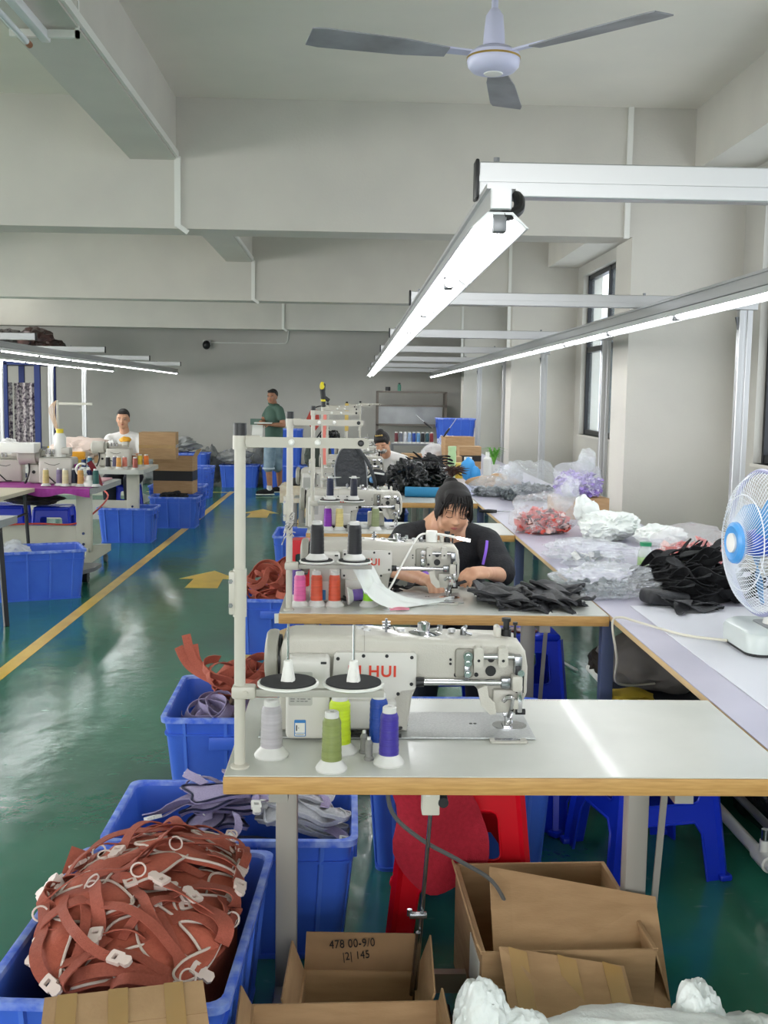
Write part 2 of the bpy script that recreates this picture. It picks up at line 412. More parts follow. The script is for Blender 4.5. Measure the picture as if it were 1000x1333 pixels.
bld = thing('neighbouring_building', 'pale building with dark windows outside the right-hand windows', 'building', (9.0, 30, -4))
bm = B(); b2(bm, 0, 8, -16, 14, 0, 8.5); obj('wall', bm, mFac, bld, False)
bm = B(); b2(bm, -.3, 8, -16.3, 14.3, 8.5, 8.8); obj('roof', bm, mWall, bld, False)
for j in range(9):
    for z in (4.2, 6.4):
        bm = B(); b2(bm, -.04, .05, -15 + j * 3.2, -13.4 + j * 3.2, z, z + 1.3); f = obj('window', bm, mFrame, bld, False)
        bm = B(); b2(bm, -.06, -.04, -14.92 + j * 3.2, -13.48 + j * 3.2, z + .08, z + 1.22); obj('pane', bm, mGlassB, f, False)
# ---------------------------------------------------------------- light frames
mTube = mat('lit_led_tube', (255, 255, 255), .3, emit=TUBE_E)
mRefl = mat('lamp_reflector', (236, 238, 240), .3)
def light_proto():
    """one linked LED batten seen from below: housing, bright tube, end sockets"""
    t = thing('led_batten', '', 'lamp')
    bm = B(); L = 1.19
    plate(bm, [(-.060, -.010), (-.026, .022), (.026, .022), (.060, -.010), (.056, -.010), (.024, .017), (-.024, .017), (-.056, -.010)], [], L, Matrix(((1, 0, 0, 0), (0, 0, 1, 0), (0, 1, 0, 0), (0, 0, 0, 1))))
    obj('reflector', bm, mRefl, t, False)
    bm = B(); cyl(bm, (0, .03, 0), (0, L - .03, 0), .016, n=12); obj('lamp_tube', bm, mTube, t)
    for y in (.0, L - .03):
        bm = B(); b2(bm, -.014, .014, y, y + .03, -.018, .018, .004); obj('lamp_socket', bm, mAluD, t)
    return t
LP = light_proto(); first = [True]
ORD = 'nearest second third fourth fifth sixth seventh eighth ninth tenth eleventh twelfth thirteenth fourteenth fifteenth sixteenth'.split()
def light_row(x, y0, n, z, where, far=True):
    for k in range(n):
        i = n - 1 - k if far else k; end = 'far' if far else 'near'
        lab = '%s lit LED batten from the %s end of the row %s' % ('first' if i == 0 else ORD[i], end, where)
        if first[0]:
            first[0] = False; o = LP; o['label'] = lab; o['group'] = 'LED battens ' + where; o.location = (x, y0, z)
        else: dup(LP, lab, (x, y0 + k * 1.2, z), group='LED battens ' + where)
light_row(.30, 2.26, 14, 1.885, 'over the machines', False)
light_row(1.375, -.2, 16, 1.885, 'over the worktop')
light_row(-3.1, 4.8, 12, 1.885, 'at left nearer the aisle')
light_row(-3.95, 4.8, 11, 1.885, 'at far left')
def frame(name, label, rails, cross_y, posts, x_from, x_to, cap_x, ytop=(2.2, 19.1), foot=.75):
    t = thing(name, label, 'light frame', (0, 0, 0))
    for x, y0, y1 in rails:
        bm = B(); b2(bm, x - .022, x + .022, y0, y1, 1.91, 1.955, .003); b2(bm, x - .03, x + .03, y0, y1, 1.952, 1.962)
        obj('rail', bm, mAlu, t, False)
    for y in cross_y:
        bm = B(); h = .075 if y < 3 else .06
        b2(bm, x_from, x_to, y - .02, y + .02, 1.963, 1.963 + h, .003)
        b2(bm, x_from, x_to, y - .024, y - .02, 1.963 + h * .42, 1.963 + h * .58)
        c = obj('cross_bar', bm, mAlu, t, False)
        bm = B(); b2(bm, cap_x - .008, cap_x, y - .024, y + .024, 1.958, 1.968 + h, .003); obj('end_cap', bm, mBlackM, c)
        for xx in [r[0] for r in rails]:
            bm = B(); cyl(bm, (xx + .01, y, 1.963 + h), (xx + .01, y, 1.975 + h), .007, n=6); obj('bolt', bm, mAluD, c)
    for x, y in posts:
        bm = B()
        for dx in (-.019, .019): b2(bm, x + dx - .013, x + dx + .013, y - .02, y + .02, foot, 1.963, .003)
        b2(bm, x - .006, x + .006, y - .014, y + .014, foot, 1.963)
        p = obj('post', bm, mAlu, t, False)
        bm = B(); plate(bm, [(x - .028, 1.93), (x - .045, 1.93), (x - .028, 1.85)], [], .02, Matrix(((1, 0, 0, 0), (0, 0, 1, y - .01), (0, 1, 0, 0), (0, 0, 0, 1)))); obj('gusset', bm, mAluD, p, False)
        bm = B(); b2(bm, x - .05, x + .05, y - .05, y + .05, foot, foot + .008); obj('foot_plate', bm, mAlu, p)
    return t
fr = frame('light_frame', 'aluminium light frame over the sewing line, standing on the long white worktop',
      [(.30, 2.25, 19.1), (1.375, -.2, 19.0)], (2.42, 5.17, 8.0, 10.6, 13.3, 16.0, 18.7),
      [(1.875, y) for y in (2.42, 5.17, 8.0, 10.6, 13.3, 16.0)], .27, 1.93, .27, foot=0)
bm = B()
tube(bm, spline([(.32, 2.40, 1.965), (.345, 2.33, 1.95), (.34, 2.29, 1.915), (.305, 2.27, 1.90)], 6), .012, 10); obj('cable', bm, mBlackM, fr)
frame('light_frame', 'aluminium light frame over the tables left of the aisle', [(-3.1, 4.8, 19.2), (-3.95, 4.8, 18.0)],
      (9.4, 12.0, 14.6, 17.2), [(-4.06, 12.6), (-4.06, 14.7), (-4.06, 16.5)], -4.3, -2.72, -2.712, foot=0)
# ---------------------------------------------------------------- ceiling fan
mFanW = mat('fan_enamel', (196, 198, 222), .35); mFanB = mat('fan_blade', (150, 152, 158), .4, c2=(120, 121, 124), scale=6)
cf = thing('ceiling_fan', 'white three-bladed ceiling fan with a pale violet motor cap', 'fan', (.443, 3.6, 2.57))
bm = B(); lathe(bm, [(0, .0), (.04, .0), (.07, .008), (.083, .022), (.086, .04), (.083, .06), (.06, .076), (.03, .08), (0, .08)], 32); obj('motor_housing', bm, mFanW, cf)
bm = B(); lathe(bm, [(.0855, .043), (.0875, .043), (.0875, .049), (.0855, .049)], 32); obj('trim_ring', bm, mat('brass', (190, 160, 90), .3, .9), cf)
bm = B(); lathe(bm, [(0, -.006), (.012, -.006), (.03, -.002), (.034, .004), (0, .004)], 24); obj('centre_cap', bm, mWhiteP, cf)
bm = B(); lathe(bm, [(0, .085), (.036, .085), (.034, .12), (.028, .18), (.014, .20), (0, .20)], 24); obj('canopy', bm, mFanW, cf)
bm = B(); lathe(bm, [(0, .075), (.028, .075), (.028, .09), (0, .09)], 20); obj('collar', bm, mBlackM, cf)
bm = B(); cyl(bm, (0, 0, .19), (0, 0, .88), .011, n=12); obj('down_rod', bm, mFanW, cf)
for a in (195, 315, 78):
    R = Matrix.Rotation(math.radians(a), 4, 'Z') @ Matrix.Rotation(math.radians(9), 4, 'X')
    bm = B(); pts = [(.16, -.030), (.30, -.05), (.57, -.06), (.61, -.053), (.61, .053), (.57, .06), (.30, .05), (.16, .030)]
    plate(bm, pts, [], .004, Matrix.Translation((0, 0, .05)) @ R); bl = obj('blade', bm, mFanB, cf)
    bm = B(); plate(bm, [(.06, -.016), (.2, -.02), (.22, 0), (.2, .02), (.06, .016)], [], .006, Matrix.Translation((0, 0, .055)) @ R); obj('blade_arm', bm, mFanW, bl)
# ceiling tube lamp under the near left beam
cl = thing('ceiling_tube_lamp', 'unlit white tube lamp hung beneath the ceiling beam at upper left', 'lamp', (-1.36, 3.35, 2.99))
bm = B(); b2(bm, .02, .06, 0, 1.45, .01, .05, .004); obj('lamp_body', bm, mRefl, cl)
bm = B(); cyl(bm, (-.03, .02, 0), (-.03, 1.41, 0), .014, n=12); obj('lamp_tube', bm, mat('unlit_tube', (214, 220, 222), .2), cl)
bm = B(); cyl(bm, (-.03, 1.40, 0), (-.03, 1.45, 0), .0145, n=12); obj('tube_cap', bm, mat('copper_cap', (150, 100, 70), .5), cl)
bm = B(); b2(bm, -.10, .19, 1.40, 1.42, .02, .05); b2(bm, .175, .19, 1.40, 1.42, .02, .45); obj('hanger', bm, mWhiteP, cl)
# ---------------------------------------------------------------- tables
mLegG = mat('warm_grey_steel', (158, 154, 146), .4, .2)
def lam_table(name, label, loc, w, d, h=.75, th=.04, mtop=mLam, medge=mWood, mleg=mLegG, group=None, legs=True, brace=True):
    """sewing table, origin at floor under its front left corner"""
    t = thing(name, label, 'table', loc, 0, group)
    bm = B(); b2(bm, 0, w, 0, d, h - th, h - .003, .003); obj('table_edge', bm, medge, t)
    bm = B(); b2(bm, .002, w - .002, .002, d - .002, h - .003, h, .001, 1); obj('table_top', bm, mtop, t)
    if legs:
        for x in (.11, w - .225):
            bm = B(); b2(bm, x - .028, x + .024, d * .66, d * .66 + .05, .06, h - th, .004); l = obj('leg', bm, mleg, t)
            bm = B(); b2(bm, x - .03, x + .02, .06, d - .04, .015, .075, .006); obj('foot', bm, mleg, l)
            bm = B(); b2(bm, x - .02, x + .02, .05, d - .05, h - th - .035, h - th - .001); obj('bracket', bm, mleg, l)
            bm = B()
            for yy in (.08, d - .06): cyl(bm, (x - .005, yy, 0), (x - .005, yy, .02), .018, n=12)
            obj('levelling_pad', bm, mBlackM, l)
        if brace:
            bm = B(); b2(bm, .13, w - .24, d * .66 + .012, d * .66 + .038, .05, .10); obj('cross_brace', bm, mleg, t)
            for sx in (1, -1):
                bm = B(); x = w - .20; bar(bm, (x + .05, d * .66 + .03, h - th - .03), (x + .02 * sx, d * .66 + .03, .10), .006, .016)
                if sx == 1: obj('tie_rod', bm, mleg, t)
                else: bm.free()
    return t
TY = [2.136, 3.80, 6.08, 7.92, 9.78, 11.7, 13.6]
TL = ['nearest sewing table with white top and wooden edge, cones of thread on it',
      'second sewing table, black fabric pieces on it, seated woman in black behind',
      'third sewing table with purple, cream and olive cones on its white top',
      'fourth sewing table, black padded backpack hung above its left end',
      'fifth sewing table, the woman in white and a face mask seated behind it',
      'sixth sewing table in the line, far beyond the woman in the mask',
      'seventh and farthest sewing table in the line, before the back shelves']
for i, y in enumerate(TY):
    lam_table('sewing_table', TL[i], (-.256, y, 0), 1.195 if i < 5 else 1.19, .58, group='sewing tables in the right-hand line')
# long worktop
mTopL = mat('lilac_white_laminate', (190, 187, 203), .3, c2=(180, 178, 195), scale=3, coat=.1)
mLegB = mat('blue_grey_steel', (92, 104, 138), .45, .3)
wt = thing('worktop', 'long lilac-white worktop with a thin wooden edge running beside the columns', 'table', (.943, 1.7, 0))
bm = B(); b2(bm, 0, .89, 0, 13.4, .728, .747, .002); obj('table_edge', bm, mat('pale_ply_edge', (208, 180, 134), .5), wt)
bm = B(); b2(bm, .001, .889, .001, 13.399, .747, .75); obj('table_top', bm, mTopL, wt)
for y in (.55, 2.35, 4.55, 6.5, 8.4, 10.3, 12.2):
    for x in (.03, .80):
        bm = B(); b2(bm, x, x + .05, y, y + .05, 0, .728, .004); obj('leg', bm, mLegB, wt)
    bm = B(); b2(bm, .08, .80, y + .01, y + .04, .68, .728); obj('cross_rail', bm, mLegB, wt)
for y0, y1 in ((.6, 6.5), (6.5, 12.2)):
    bm = B(); b2(bm, .80, .84, y0, y1, .30, .34); obj('long_rail', bm, mAlu, wt)
bm = B(); b2(bm, 1.06, 1.80, 1.72, 3.98, .7505, .7535, .001, 1); tag(obj('cutting_board', bm, mat('white_board', (214, 215, 222), .3)), 'thin white board lying on the near end of the long worktop', 'board')
# ---------------------------------------------------------------- sewing machine
def machine(label, loc, sticker=True, lettering=True, motor=False):
    """flat-bed walking-foot machine: origin on the table top under the needle, arm runs to -x"""
    t = thing('sewing_machine', label, 'sewing machine', loc, 0, 'sewing machines on the right-hand tables')
    bm = B(); b2(bm, -.575, .058, -.095, .105, .0005, .006, .002); bed = obj('bed', bm, mSteelBr, t)
    bm = B(); plate(bm, rrect(-.03, .05, -.035, .030, .03), [], .0012, Matrix.Translation((0, 0, .006))); obj('needle_plate', bm, mChrome, bed)
    bm = B(); plate(bm, rrect(-.05, .035, -.122, -.092, .006), [], .004, Matrix.Translation((0, 0, .001))); obj('slide_plate', bm, mMach, bed)
    bm = B(); plate(bm, rrect(-.038, .02, -.112, -.098, .003), [], .001, Matrix.Translation((0, 0, .005))); obj('slide_window', bm, mSteel, bed)
    bm = B()
    for x in (-.08, -.07, .03): cyl(bm, (x, .01, .006), (x, .01, .0068), .004, n=8)
    obj('screw', bm, mBlackM, bed)
    # casting
    bm = B()
    out = [(-.53, .006), (-.53, .19), (-.522, .218), (-.50, .231), (-.33, .232), (-.15, .225), (.0, .222), (.022, .216), (.036, .196), (.042, .16), (.042, .10), (.036, .085),
           (.02, .07), (-.045, .07), (-.058, .09), (-.085, .118), (-.10, .124), (-.195, .124), (-.214, .112), (-.225, .085), (-.235, .006)]
    plate(bm, out, [], .124, Matrix(((1, 0, 0, 0), (0, 0, 1, -.058), (0, 1, 0, 0), (0, 0, 0, 1))))
    bmesh.ops.recalc_face_normals(bm, faces=bm.faces[:])
    es = [e for e in bm.edges if len(e.link_faces) == 2 and e.calc_face_angle(0) > 1.3 and abs(e.verts[0].co.y - e.verts[1].co.y) < 1e-5]
    bmesh.ops.bevel(bm, geom=es, offset=.014, segments=3, affect='EDGES', profile=.6)
    body = obj('arm', bm, mMach, t, True, None, 50)
    bm = B(); b2(bm, -.337, -.3355, -.0585, .0665, .13, .2322); obj('seam', bm, mMachG, body)
    bm = B(); lathe(bm, [(0, -.566), (.040, -.566), (.060, -.562), (.066, -.556), (.068, -.545), (.066, -.536), (.05, -.533), (0, -.533)], 36, (0, 0, .165), 'X'); obj('handwheel', bm, mMachG, t)
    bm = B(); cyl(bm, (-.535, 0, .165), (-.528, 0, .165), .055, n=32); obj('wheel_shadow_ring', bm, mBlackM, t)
    # control box in front
    bm = B(); b2(bm, -.512, -.414, -.118, -.052, -.0005 + .006, .192, .012, 3); cb = obj('control_box', bm, mMachL, t)
    bm = B(); plate(bm, rrect(-.434, -.421, .18, .185, .001), [], .003, Matrix(((1, 0, 0, 0), (0, 0, 1, -.1195), (0, 1, 0, 0), (0, 0, 0, 1)))); obj('display_slot', bm, mBlackM, cb)
    if sticker:
        fr_ = lambda y: Matrix(((1, 0, 0, 0), (0, 0, 1, y), (0, 1, 0, 0), (0, 0, 0, 1)))
        bm = B(); plate(bm, rrect(-.505, -.452, .085, .162, .004), [], .0008, fr_(-.1188)); lp = obj('rating_label', bm, mat('rating_label', (176, 176, 170), .5), cb, False)
        bm = B(); rnd = random.Random(4)
        cyl(bm, (-.497, -.1188, .153), (-.497, -.1196, .153), .0035, n=12)
        for k in range(11):
            z = .146 - k * .0052; x = -.501
            while x < -.458:
                L = rnd.uniform(.004, .012); b2(bm, x, min(x + L, -.456), -.1195, -.1188, z, z + .0018); x += L + rnd.uniform(.001, .006)
        obj('fine_print', bm, mat('print_grey', (110, 110, 108), .6), lp, False)
        bm = B(); plate(bm, rrect(-.492, -.466, .014, .052, .002), [], .0008, fr_(-.1188)); st = obj('sticker', bm, mat('sticker_blue', (52, 122, 186), .4), cb, False)
        bm = B(); b2(bm, -.490, -.468, -.1196, -.1188, .0225, .045); b2(bm, -.490, -.468, -.1196, -.1188, .016, .021); obj('sticker_field', bm, mWhiteP, st, False)
        bm = B(); b2(bm, -.488, -.4855, -.1202, -.1196, .027, .040); b2(bm, -.488, -.470, -.1202, -.1196, .018, .0188); b2(bm, -.4835, -.481, -.1202, -.1196, .033, .034); obj('fine_print', bm, mBlackM, st, False)
    # brand panel
    bm = B(); plate(bm, [(-.410, .094), (-.405, .19), (-.400, .196), (-.222, .196), (-.217, .19), (-.217, .118), (-.222, .112), (-.250, .108), (-.268, .088), (-.405, .088)], [], .018, Matrix(((1, 0, 0, 0), (0, 0, 1, -.075), (0, 1, 0, 0), (0, 0, 0, 1)))); bp = obj('front_panel', bm, mMachL, t)
    bm = B()
    for x, z in ((-.396, .182), (-.338, .189), (-.285, .189), (-.228, .186), (-.228, .124), (-.258, .101), (-.398, .100)): cyl(bm, (x, -.0765, z), (x, -.074, z), .0042, n=10)
    obj('screw', bm, mBlackM, bp)
    if lettering:
        text_mesh('lettering', 'RI HUI', .036, mRed, bp, Matrix.Translation((-.318, -.0755, .152)) @ Matrix.Rotation(PI / 2, 4, 'X'), .0004, .0009, 1.12)
    # under-arm motor cover
    bm = B(); b2(bm, -.395, -.262, -.088, -.058, .02, .088, .008); obj('motor_cover', bm, mMachL, t)
    bm = B(); b2(bm, -.40, -.25, -.10, -.09, .006, .012); tube(bm, spline([(-.40, -.07, .02), (-.34, -.098, .012), (-.27, -.09, .02), (-.235, -.02, .01)], 6), .004, 6); obj('base_cables', bm, mBlackM, t)
    # front rod
    bm = B(); cyl(bm, (-.205, -.078, .130), (.0, -.078, .130), .0075, n=14); obj('drive_rod', bm, mChrome, t)
    bm = B(); cyl(bm, (-.218, -.078, .130), (-.200, -.078, .130), .011, n=14); obj('rod_seal', bm, mBlackM, t)
    bm = B(); b2(bm, -.024, .0, -.088, -.066, .117, .143, .004); obj('rod_coupling', bm, mSteel, t)
    bm = B(); b2(bm, .0, .024, -.098, -.060, .112, .150, .006); cyl(bm, (.011, -.0985, .130), (.011, -.097, .130), .004, n=8); obj('rod_bracket', bm, mMach, t)
    # head mechanism
    bm = B(); b2(bm, -.128, -.084, -.066, -.052, .136, .205, .008); ts = obj('tension_block', bm, mMachG, t)
    for z, r in ((.190, .011), (.175, .009), (.150, .008)):
        bm = B(); cyl(bm, (-.100, -.082, z), (-.100, -.064, z), r, n=14); cyl(bm, (-.100, -.086, z), (-.100, -.082, z), r * .5, n=8); obj('tension_disc', bm, mChrome, ts)
    bm = B(); b2(bm, -.108, -.094, -.076, -.064, .137, .168, .003); obj('lever', bm, mSteel, ts)
    for x in (-.076, -.02):
        bm = B(); plate(bm, rrect(x - .011, x + .011, .166, .212, .008), [], .03, Matrix(((1, 0, 0, 0), (0, 0, 1, -.085), (0, 1, 0, 0), (0, 0, 0, 1)))); k = obj('shaft_bearing', bm, mMach, t)
        bm = B(); cyl(bm, (x, -.0862, .182), (x, -.0845, .182), .0035, n=8); obj('screw', bm, mBlackM, k)
    bm = B(); cyl(bm, (-.066, -.070, .188), (-.028, -.070, .188), .007, n=12); cyl(bm, (-.01, -.070, .188), (.006, -.07, .188), .008, n=12); obj('top_shaft', bm, mChrome, t)
    for x, z, r in ((-.045, .152, .0125), (-.045, .180, .008), (-.078, .143, .005), (-.125, .142, .005), (-.138, .178, .003), (-.138, .168, .003), (.0, .108, .004), (-.035, .096, .004), (-.030, .080, .004), (-.040, .072, .003)):
        bm = B(); cyl(bm, (x, -.0605, z), (x, -.056, z), r, n=12); obj('screw', bm, mBlackM, t)
    bm = B(); b2(bm, .006, .024, -.082, -.056, .148, .192, .003); obj('crank_block', bm, mSteel, t)
    bm = B(); b2(bm, .008, .020, -.088, -.08, .148, .17, .002); b2(bm, .012, .030, -.075, -.052, .105, .150); obj('linkage', bm, mBlackM, t)
    bm = B(); b2(bm, .014, .026, -.09, -.078, .062, .125, .003); cyl(bm, (.02, -.094, .155), (.02, -.07, .155), .008, n=12); obj('take_up_lever', bm, mChrome, t)
    bm = B(); b2(bm, -.04, .022, -.072, -.05, .056, .112, .006); obj('face_block', bm, mMach, t)
    bm = B(); tube(bm, spline([(-.018, -.083, .088), (-.008, -.088, .098), (.004, -.086, .094), (.002, -.082, .07), (.0, -.06, .045)], 5), .0055, 8); obj('lifting_arm', bm, mChrome, t)
    bm = B(); b2(bm, .004, .018, -.090, -.074, .070, .092, .003); cyl(bm, (.011, -.091, .081), (.011, -.089, .081), .0032, n=8); obj('guide_block', bm, mMach, t)
    bm = B(); cyl(bm, (.012, -.078, .062), (.034, -.078, .062), .007, n=12); obj('stop_knob', bm, mBlackM, t)
    bm = B(); plate(bm, [(-.062, .125), (-.078, .118), (-.068, .078), (-.048, .058), (-.034, .06), (-.038, .085), (-.052, .10), (-.056, .125)], [], .012, Matrix(((1, 0, 0, 0), (0, 0, 1, -.092), (0, 1, 0, 0), (0, 0, 0, 1)))); obj('finger_guard', bm, mMach, t)
    bm = B(); cyl(bm, (.0, -.0, .03), (.0, 0, .075), .004, n=10); cyl(bm, (0, 0, .008), (0, 0, .03), .0012, n=6); b2(bm, -.006, .006, -.006, .006, .028, .038, .002); obj('needle_bar', bm, mChrome, t)
    bm = B(); cyl(bm, (.014, .0, .03), (.014, .0, .075), .0045, n=10); tube(bm, [(.014, -.004, .036), (.012, -.012, .022), (.004, -.014, .010)], .004, 6)
    plate(bm, [(-.006, -.022), (.008, -.022), (.009, .012), (-.007, .012)], [], .003, Matrix.Translation((0, 0, .0075))); b2(bm, .006, .018, -.006, .004, .01, .034, .002); obj('presser_foot', bm, mChrome, t)
    # top fittings
    bm = B(); cyl(bm, (-.003, 0, .215), (-.003, 0, .238), .012, n=14); cyl(bm, (-.003, 0, .236), (-.003, 0, .256), .0075, n=12); cyl(bm, (-.003, 0, .256), (-.003, 0, .264), .011, n=12); obj('pressure_knob', bm, mBlackM, t)
    bm = B(); cyl(bm, (.018, 0, .212), (.018, 0, .252), .003, n=8); cyl(bm, (.018, 0, .248), (.018, 0, .254), .006, n=8); obj('thread_post', bm, mBlackM, t)
    bm = B(); b2(bm, -.031, -.017, -.02, .02, .212, .246, .005); obj('head_lug', bm, mMach, t)
    bm = B(); lathe(bm, [(0, .222), (.040, .222), (.042, .226), (.03, .230), (.015, .232), (.015, .250), (.010, .253), (0, .253)], 24, (-.197, 0, 0)); cyl(bm, (-.185, -.01, .236), (-.158, -.01, .240), .004, n=8); cyl(bm, (-.160, -.01, .234), (-.160, -.01, .248), .0065, n=10); obj('bobbin_winder', bm, mChrome, t)
    bm = B(); tube(bm, spline([(-.11, -.005, .222), (-.108, -.01, .24), (-.098, -.01, .246), (-.10, -.012, .232), (-.085, -.01, .226)], 4), .003, 6); b2(bm, -.108, -.098, -.012, -.002, .22, .244, .002); obj('thread_guide', bm, mSteel, t)
    bm = B(); cyl(bm, (-.285, -.01, .230), (-.285, -.01, .262), .003, n=8)
    for z in (.238, .245, .252): cyl(bm, (-.285, -.01, z), (-.285, -.01, z + .003), .010, n=14)
    tube(bm, [(-.285, -.01, .24), (-.27, -.015, .246), (-.265, -.02, .236)], .0015, 5); obj('thread_tensioner', bm, mSteel, t)
    for x, y in ((-.33, 0), (-.25, .01), (-.345, .02), (-.13, .01)):
        bm = B(); cyl(bm, (x, y, .228), (x, y, .235), .009, n=14); obj('oil_cap', bm, mAlu, t)
    return t
mSteelBr = mat('brushed_bed_plate', (178, 180, 178), .3, .6, c2=(160, 163, 162), scale=160, bump=.25, bscale=300)
ML = ['nearest cream sewing machine, red lettering on its side, no one at it',
      'second cream sewing machine, two black cones before it, woman in black behind',
      'third cream sewing machine with red lettering, directly behind the seated woman in black',
      'fourth cream sewing machine, half hidden by a black quilted backpack',
      'fifth cream sewing machine, in front of the woman in the face mask',
      'sixth cream sewing machine, rising behind the head of the masked woman',
      'farthest cream sewing machine, before the row of spools on the back shelf']
NX = [.370, .374, .26, .14, .26, .37, .37]
m0 = machine(ML[0], (NX[0], TY[0] + .335, .75))
for i in range(1, 7): dup(m0, ML[i], (NX[i], TY[i] + (.30 if i > 1 else .30), .75), skip=('sticker',) if i > 1 else ())
# ---------------------------------------------------------------- thread stands
mPoleE = mat('pole_enamel', (190, 186, 174), .35)
def stand(label, loc, discs=True):
    t = thing('thread_stand', label, 'thread stand', loc, 0, 'thread stands on the sewing tables')
    bm = B(); lathe(bm, [(0, 0), (.020, 0), (.020, .004), (.013, .008), (0, .008)], 20); cyl(bm, (0, 0, 0), (0, 0, .70), .0115, n=16); obj('pole', bm, mPoleE, t)
    bm = B(); cyl(bm, (0, 0, .69), (0, 0, .718), .0135, n=16); obj('pole_cap', bm, mBlackM, t)
    bm = B(); cyl(bm, (0, 0, .665), (0, 0, .693), .015, n=16); b2(bm, .008, .042, -.008, .0, .668, .694, .004); cyl(bm, (.030, -.012, .681), (.030, -.008, .681), .006, n=6); obj('clamp', bm, mPoleE, t)
    bm = B(); plate(bm, rrect(.012, .262, .670, .691, .008), [], .004, Matrix(((1, 0, 0, 0), (0, 0, 1, -.014), (0, 1, 0, 0), (0, 0, 0, 1)))); a = obj('thread_arm', bm, mArm, t)
    for x in (.105, .158, .245):
        bm = B(); lathe(bm, [(0, -.020), (.0035, -.020), (.0065, -.017), (.0065, -.014), (0, -.014)], 14, (x, 0, .681), 'Y'); obj('eyelet', bm, mWhiteP if x < .2 else mBlackM, a)
    bm = B(); cyl(bm, (0, 0, .32), (0, 0, .42), .014, n=16); b2(bm, -.022, -.008, -.010, .010, .325, .415, .003); s = obj('sleeve', bm, mPoleE, t)
    bm = B()
    for z in (.345, .395): cyl(bm, (-.018, -.014, z), (-.018, -.008, z), .005, n=6)
    obj('bolt', bm, mSteel, s)
    bm = B(); b2(bm, -.016, .034, -.016, .016, .148, .176, .006); cyl(bm, (.012, -.02, .162), (.012, -.014, .162), .006, n=8); obj('arm_clamp', bm, mPoleE, t)
    bm = B(); b2(bm, .03, .30, -.008, .008, .152, .168, .002); obj('cone_arm', bm, mArm2, t)
    if discs:
        for x in (.100, .236):
            bm = B(); lathe(bm, [(0, .168), (.030, .168), (.056, .174), (.064, .178), (.064, .182), (.059, .183), (.0585, .180), (0, .180)], 40, (x, 0, 0)); d = obj('cone_disc', bm, mWhiteP, t)
            bm = B(); lathe(bm, [(.012, .180), (.0575, .180), (.0575, .186), (.012, .186)], 40, (x, 0, 0)); obj('foam_pad', bm, mat('black_foam', (46, 46, 47), .95) if not bpy.data.materials.get('black_foam') else bpy.data.materials['black_foam'], d)
            bm = B(); lathe(bm, [(0, .18), (.015, .18), (.014, .192), (.010, .215), (.009, .228), (.006, .23), (0, .23)], 16, (x, 0, 0))
            for k in range(4): bar(bm, (x + .016 * math.cos(k * 1.57 + .6), .016 * math.sin(k * 1.57 + .6), .182), (x + .010 * math.cos(k * 1.57 + .6), .010 * math.sin(k * 1.57 + .6), .214), .003, .003)
            obj('cone_holder', bm, mWhiteP, d)
            bm = B(); cyl(bm, (x, 0, .22), (x, 0, .305), .0026, n=8); obj('pin', bm, mChrome, d)
    return t
mArm = mat('grey_beige_enamel', (176, 172, 160), .4); mArm2 = mat('stone_enamel', (170, 168, 158), .4)
SL = ['nearest thread stand, two empty black-padded discs on its arm, cream pole at table corner',
      'second thread stand, carrying two black cones, at the left of the second table',
      'third thread stand, left of the third sewing machine, behind the black cap',
      'fourth thread stand, yellow and black handle stuck on its pole top',
      'fifth thread stand from the front, behind the pole with the yellow handle',
      'sixth thread stand from the front, its thin arm just above the others',
      'farthest thread stand, its thin pale arm highest in the cluster of poles']
SX = [-.227, -.222, -.222, -.215, -.225, -.06, .10]
s0 = stand(SL[0], (SX[0], TY[0] + .055, .75))
for i in range(1, 7):
    s_ = dup(s0, SL[i], (SX[i], TY[i] + .06, .75))
# ---------------------------------------------------------------- thread cones
coneM = {}
def cone(label, loc, col, h=.125, r=.021, group='cones of thread on the sewing tables', base=(226, 226, 222), top=None, lie=None, sheenr=.28, name='thread_cone'):
    if col not in coneM:
        m = mat('thread_%02x%02x%02x' % col, col, .32, c2=tuple(int(v * .86) for v in col), scale=9, stretch=(.6, .6, 9), bump=.25, bscale=60); coneM[col] = m
    key = (h, r)
    t = thing(name, label, 'thread cone', loc, 0, group)
    if key not in coneMesh:
        bm = B(); lathe(bm, [(0, 0), (r * 1.55, 0), (r * 1.6, .004), (r * 1.5, .008), (r * 1.05, .020), (r * .95, .026), (0, .026)], 28); a = obj('cone_base', bm, mPlB, t)
        bm = B(); pf = [(0, .022), (r * 1.02, .022)]; n = 7
        for k in range(n):
            z0 = .024 + (h - .044) * k / n; q = 1.0 - .10 * k / n
            pf += [(r * q, z0 + .001), (r * (q + .03), z0 + (h - .044) / n * .5)]
        pf += [(r * .9, h - .020), (r * .75, h - .013), (0, h - .013)]
        lathe(bm, pf, 28); b = obj('thread', bm, coneM[col], t)
        bm = B(); lathe(bm, [(0, h - .015), (r * .72, h - .015), (r * .70, h - .002), (r * .6, h), (r * .25, h), (r * .2, h - .006), (0, h - .006)], 24); c = obj('cone_top', bm, mPlB, t)
        coneMesh[key] = (a.data, b.data, c.data)
        for q in (a, b, c): q.data.materials.clear(); q.data.materials.append(None)
    else:
        a, b, c = [bpy.data.objects.new(nm, me) for nm, me in zip(('cone_base', 'thread', 'cone_top'), coneMesh[key])]
        for q in (a, b, c): C.objects.link(q); q.parent = t
    for q, m in ((a, mPlB), (b, coneM[col]), (c, mPlB)):
        q.material_slots[0].link = 'OBJECT'; q.material_slots[0].material = m
    if lie: t.rotation_euler = lie
    return t
coneMesh = {}
mPlB = mat('cone_plastic', (204, 204, 200), .35)
Z = .75
cone('silver grey thread cone standing nearest the pole on the nearest table', (-.166, 2.262, Z), (184, 180, 184), r=.0235)
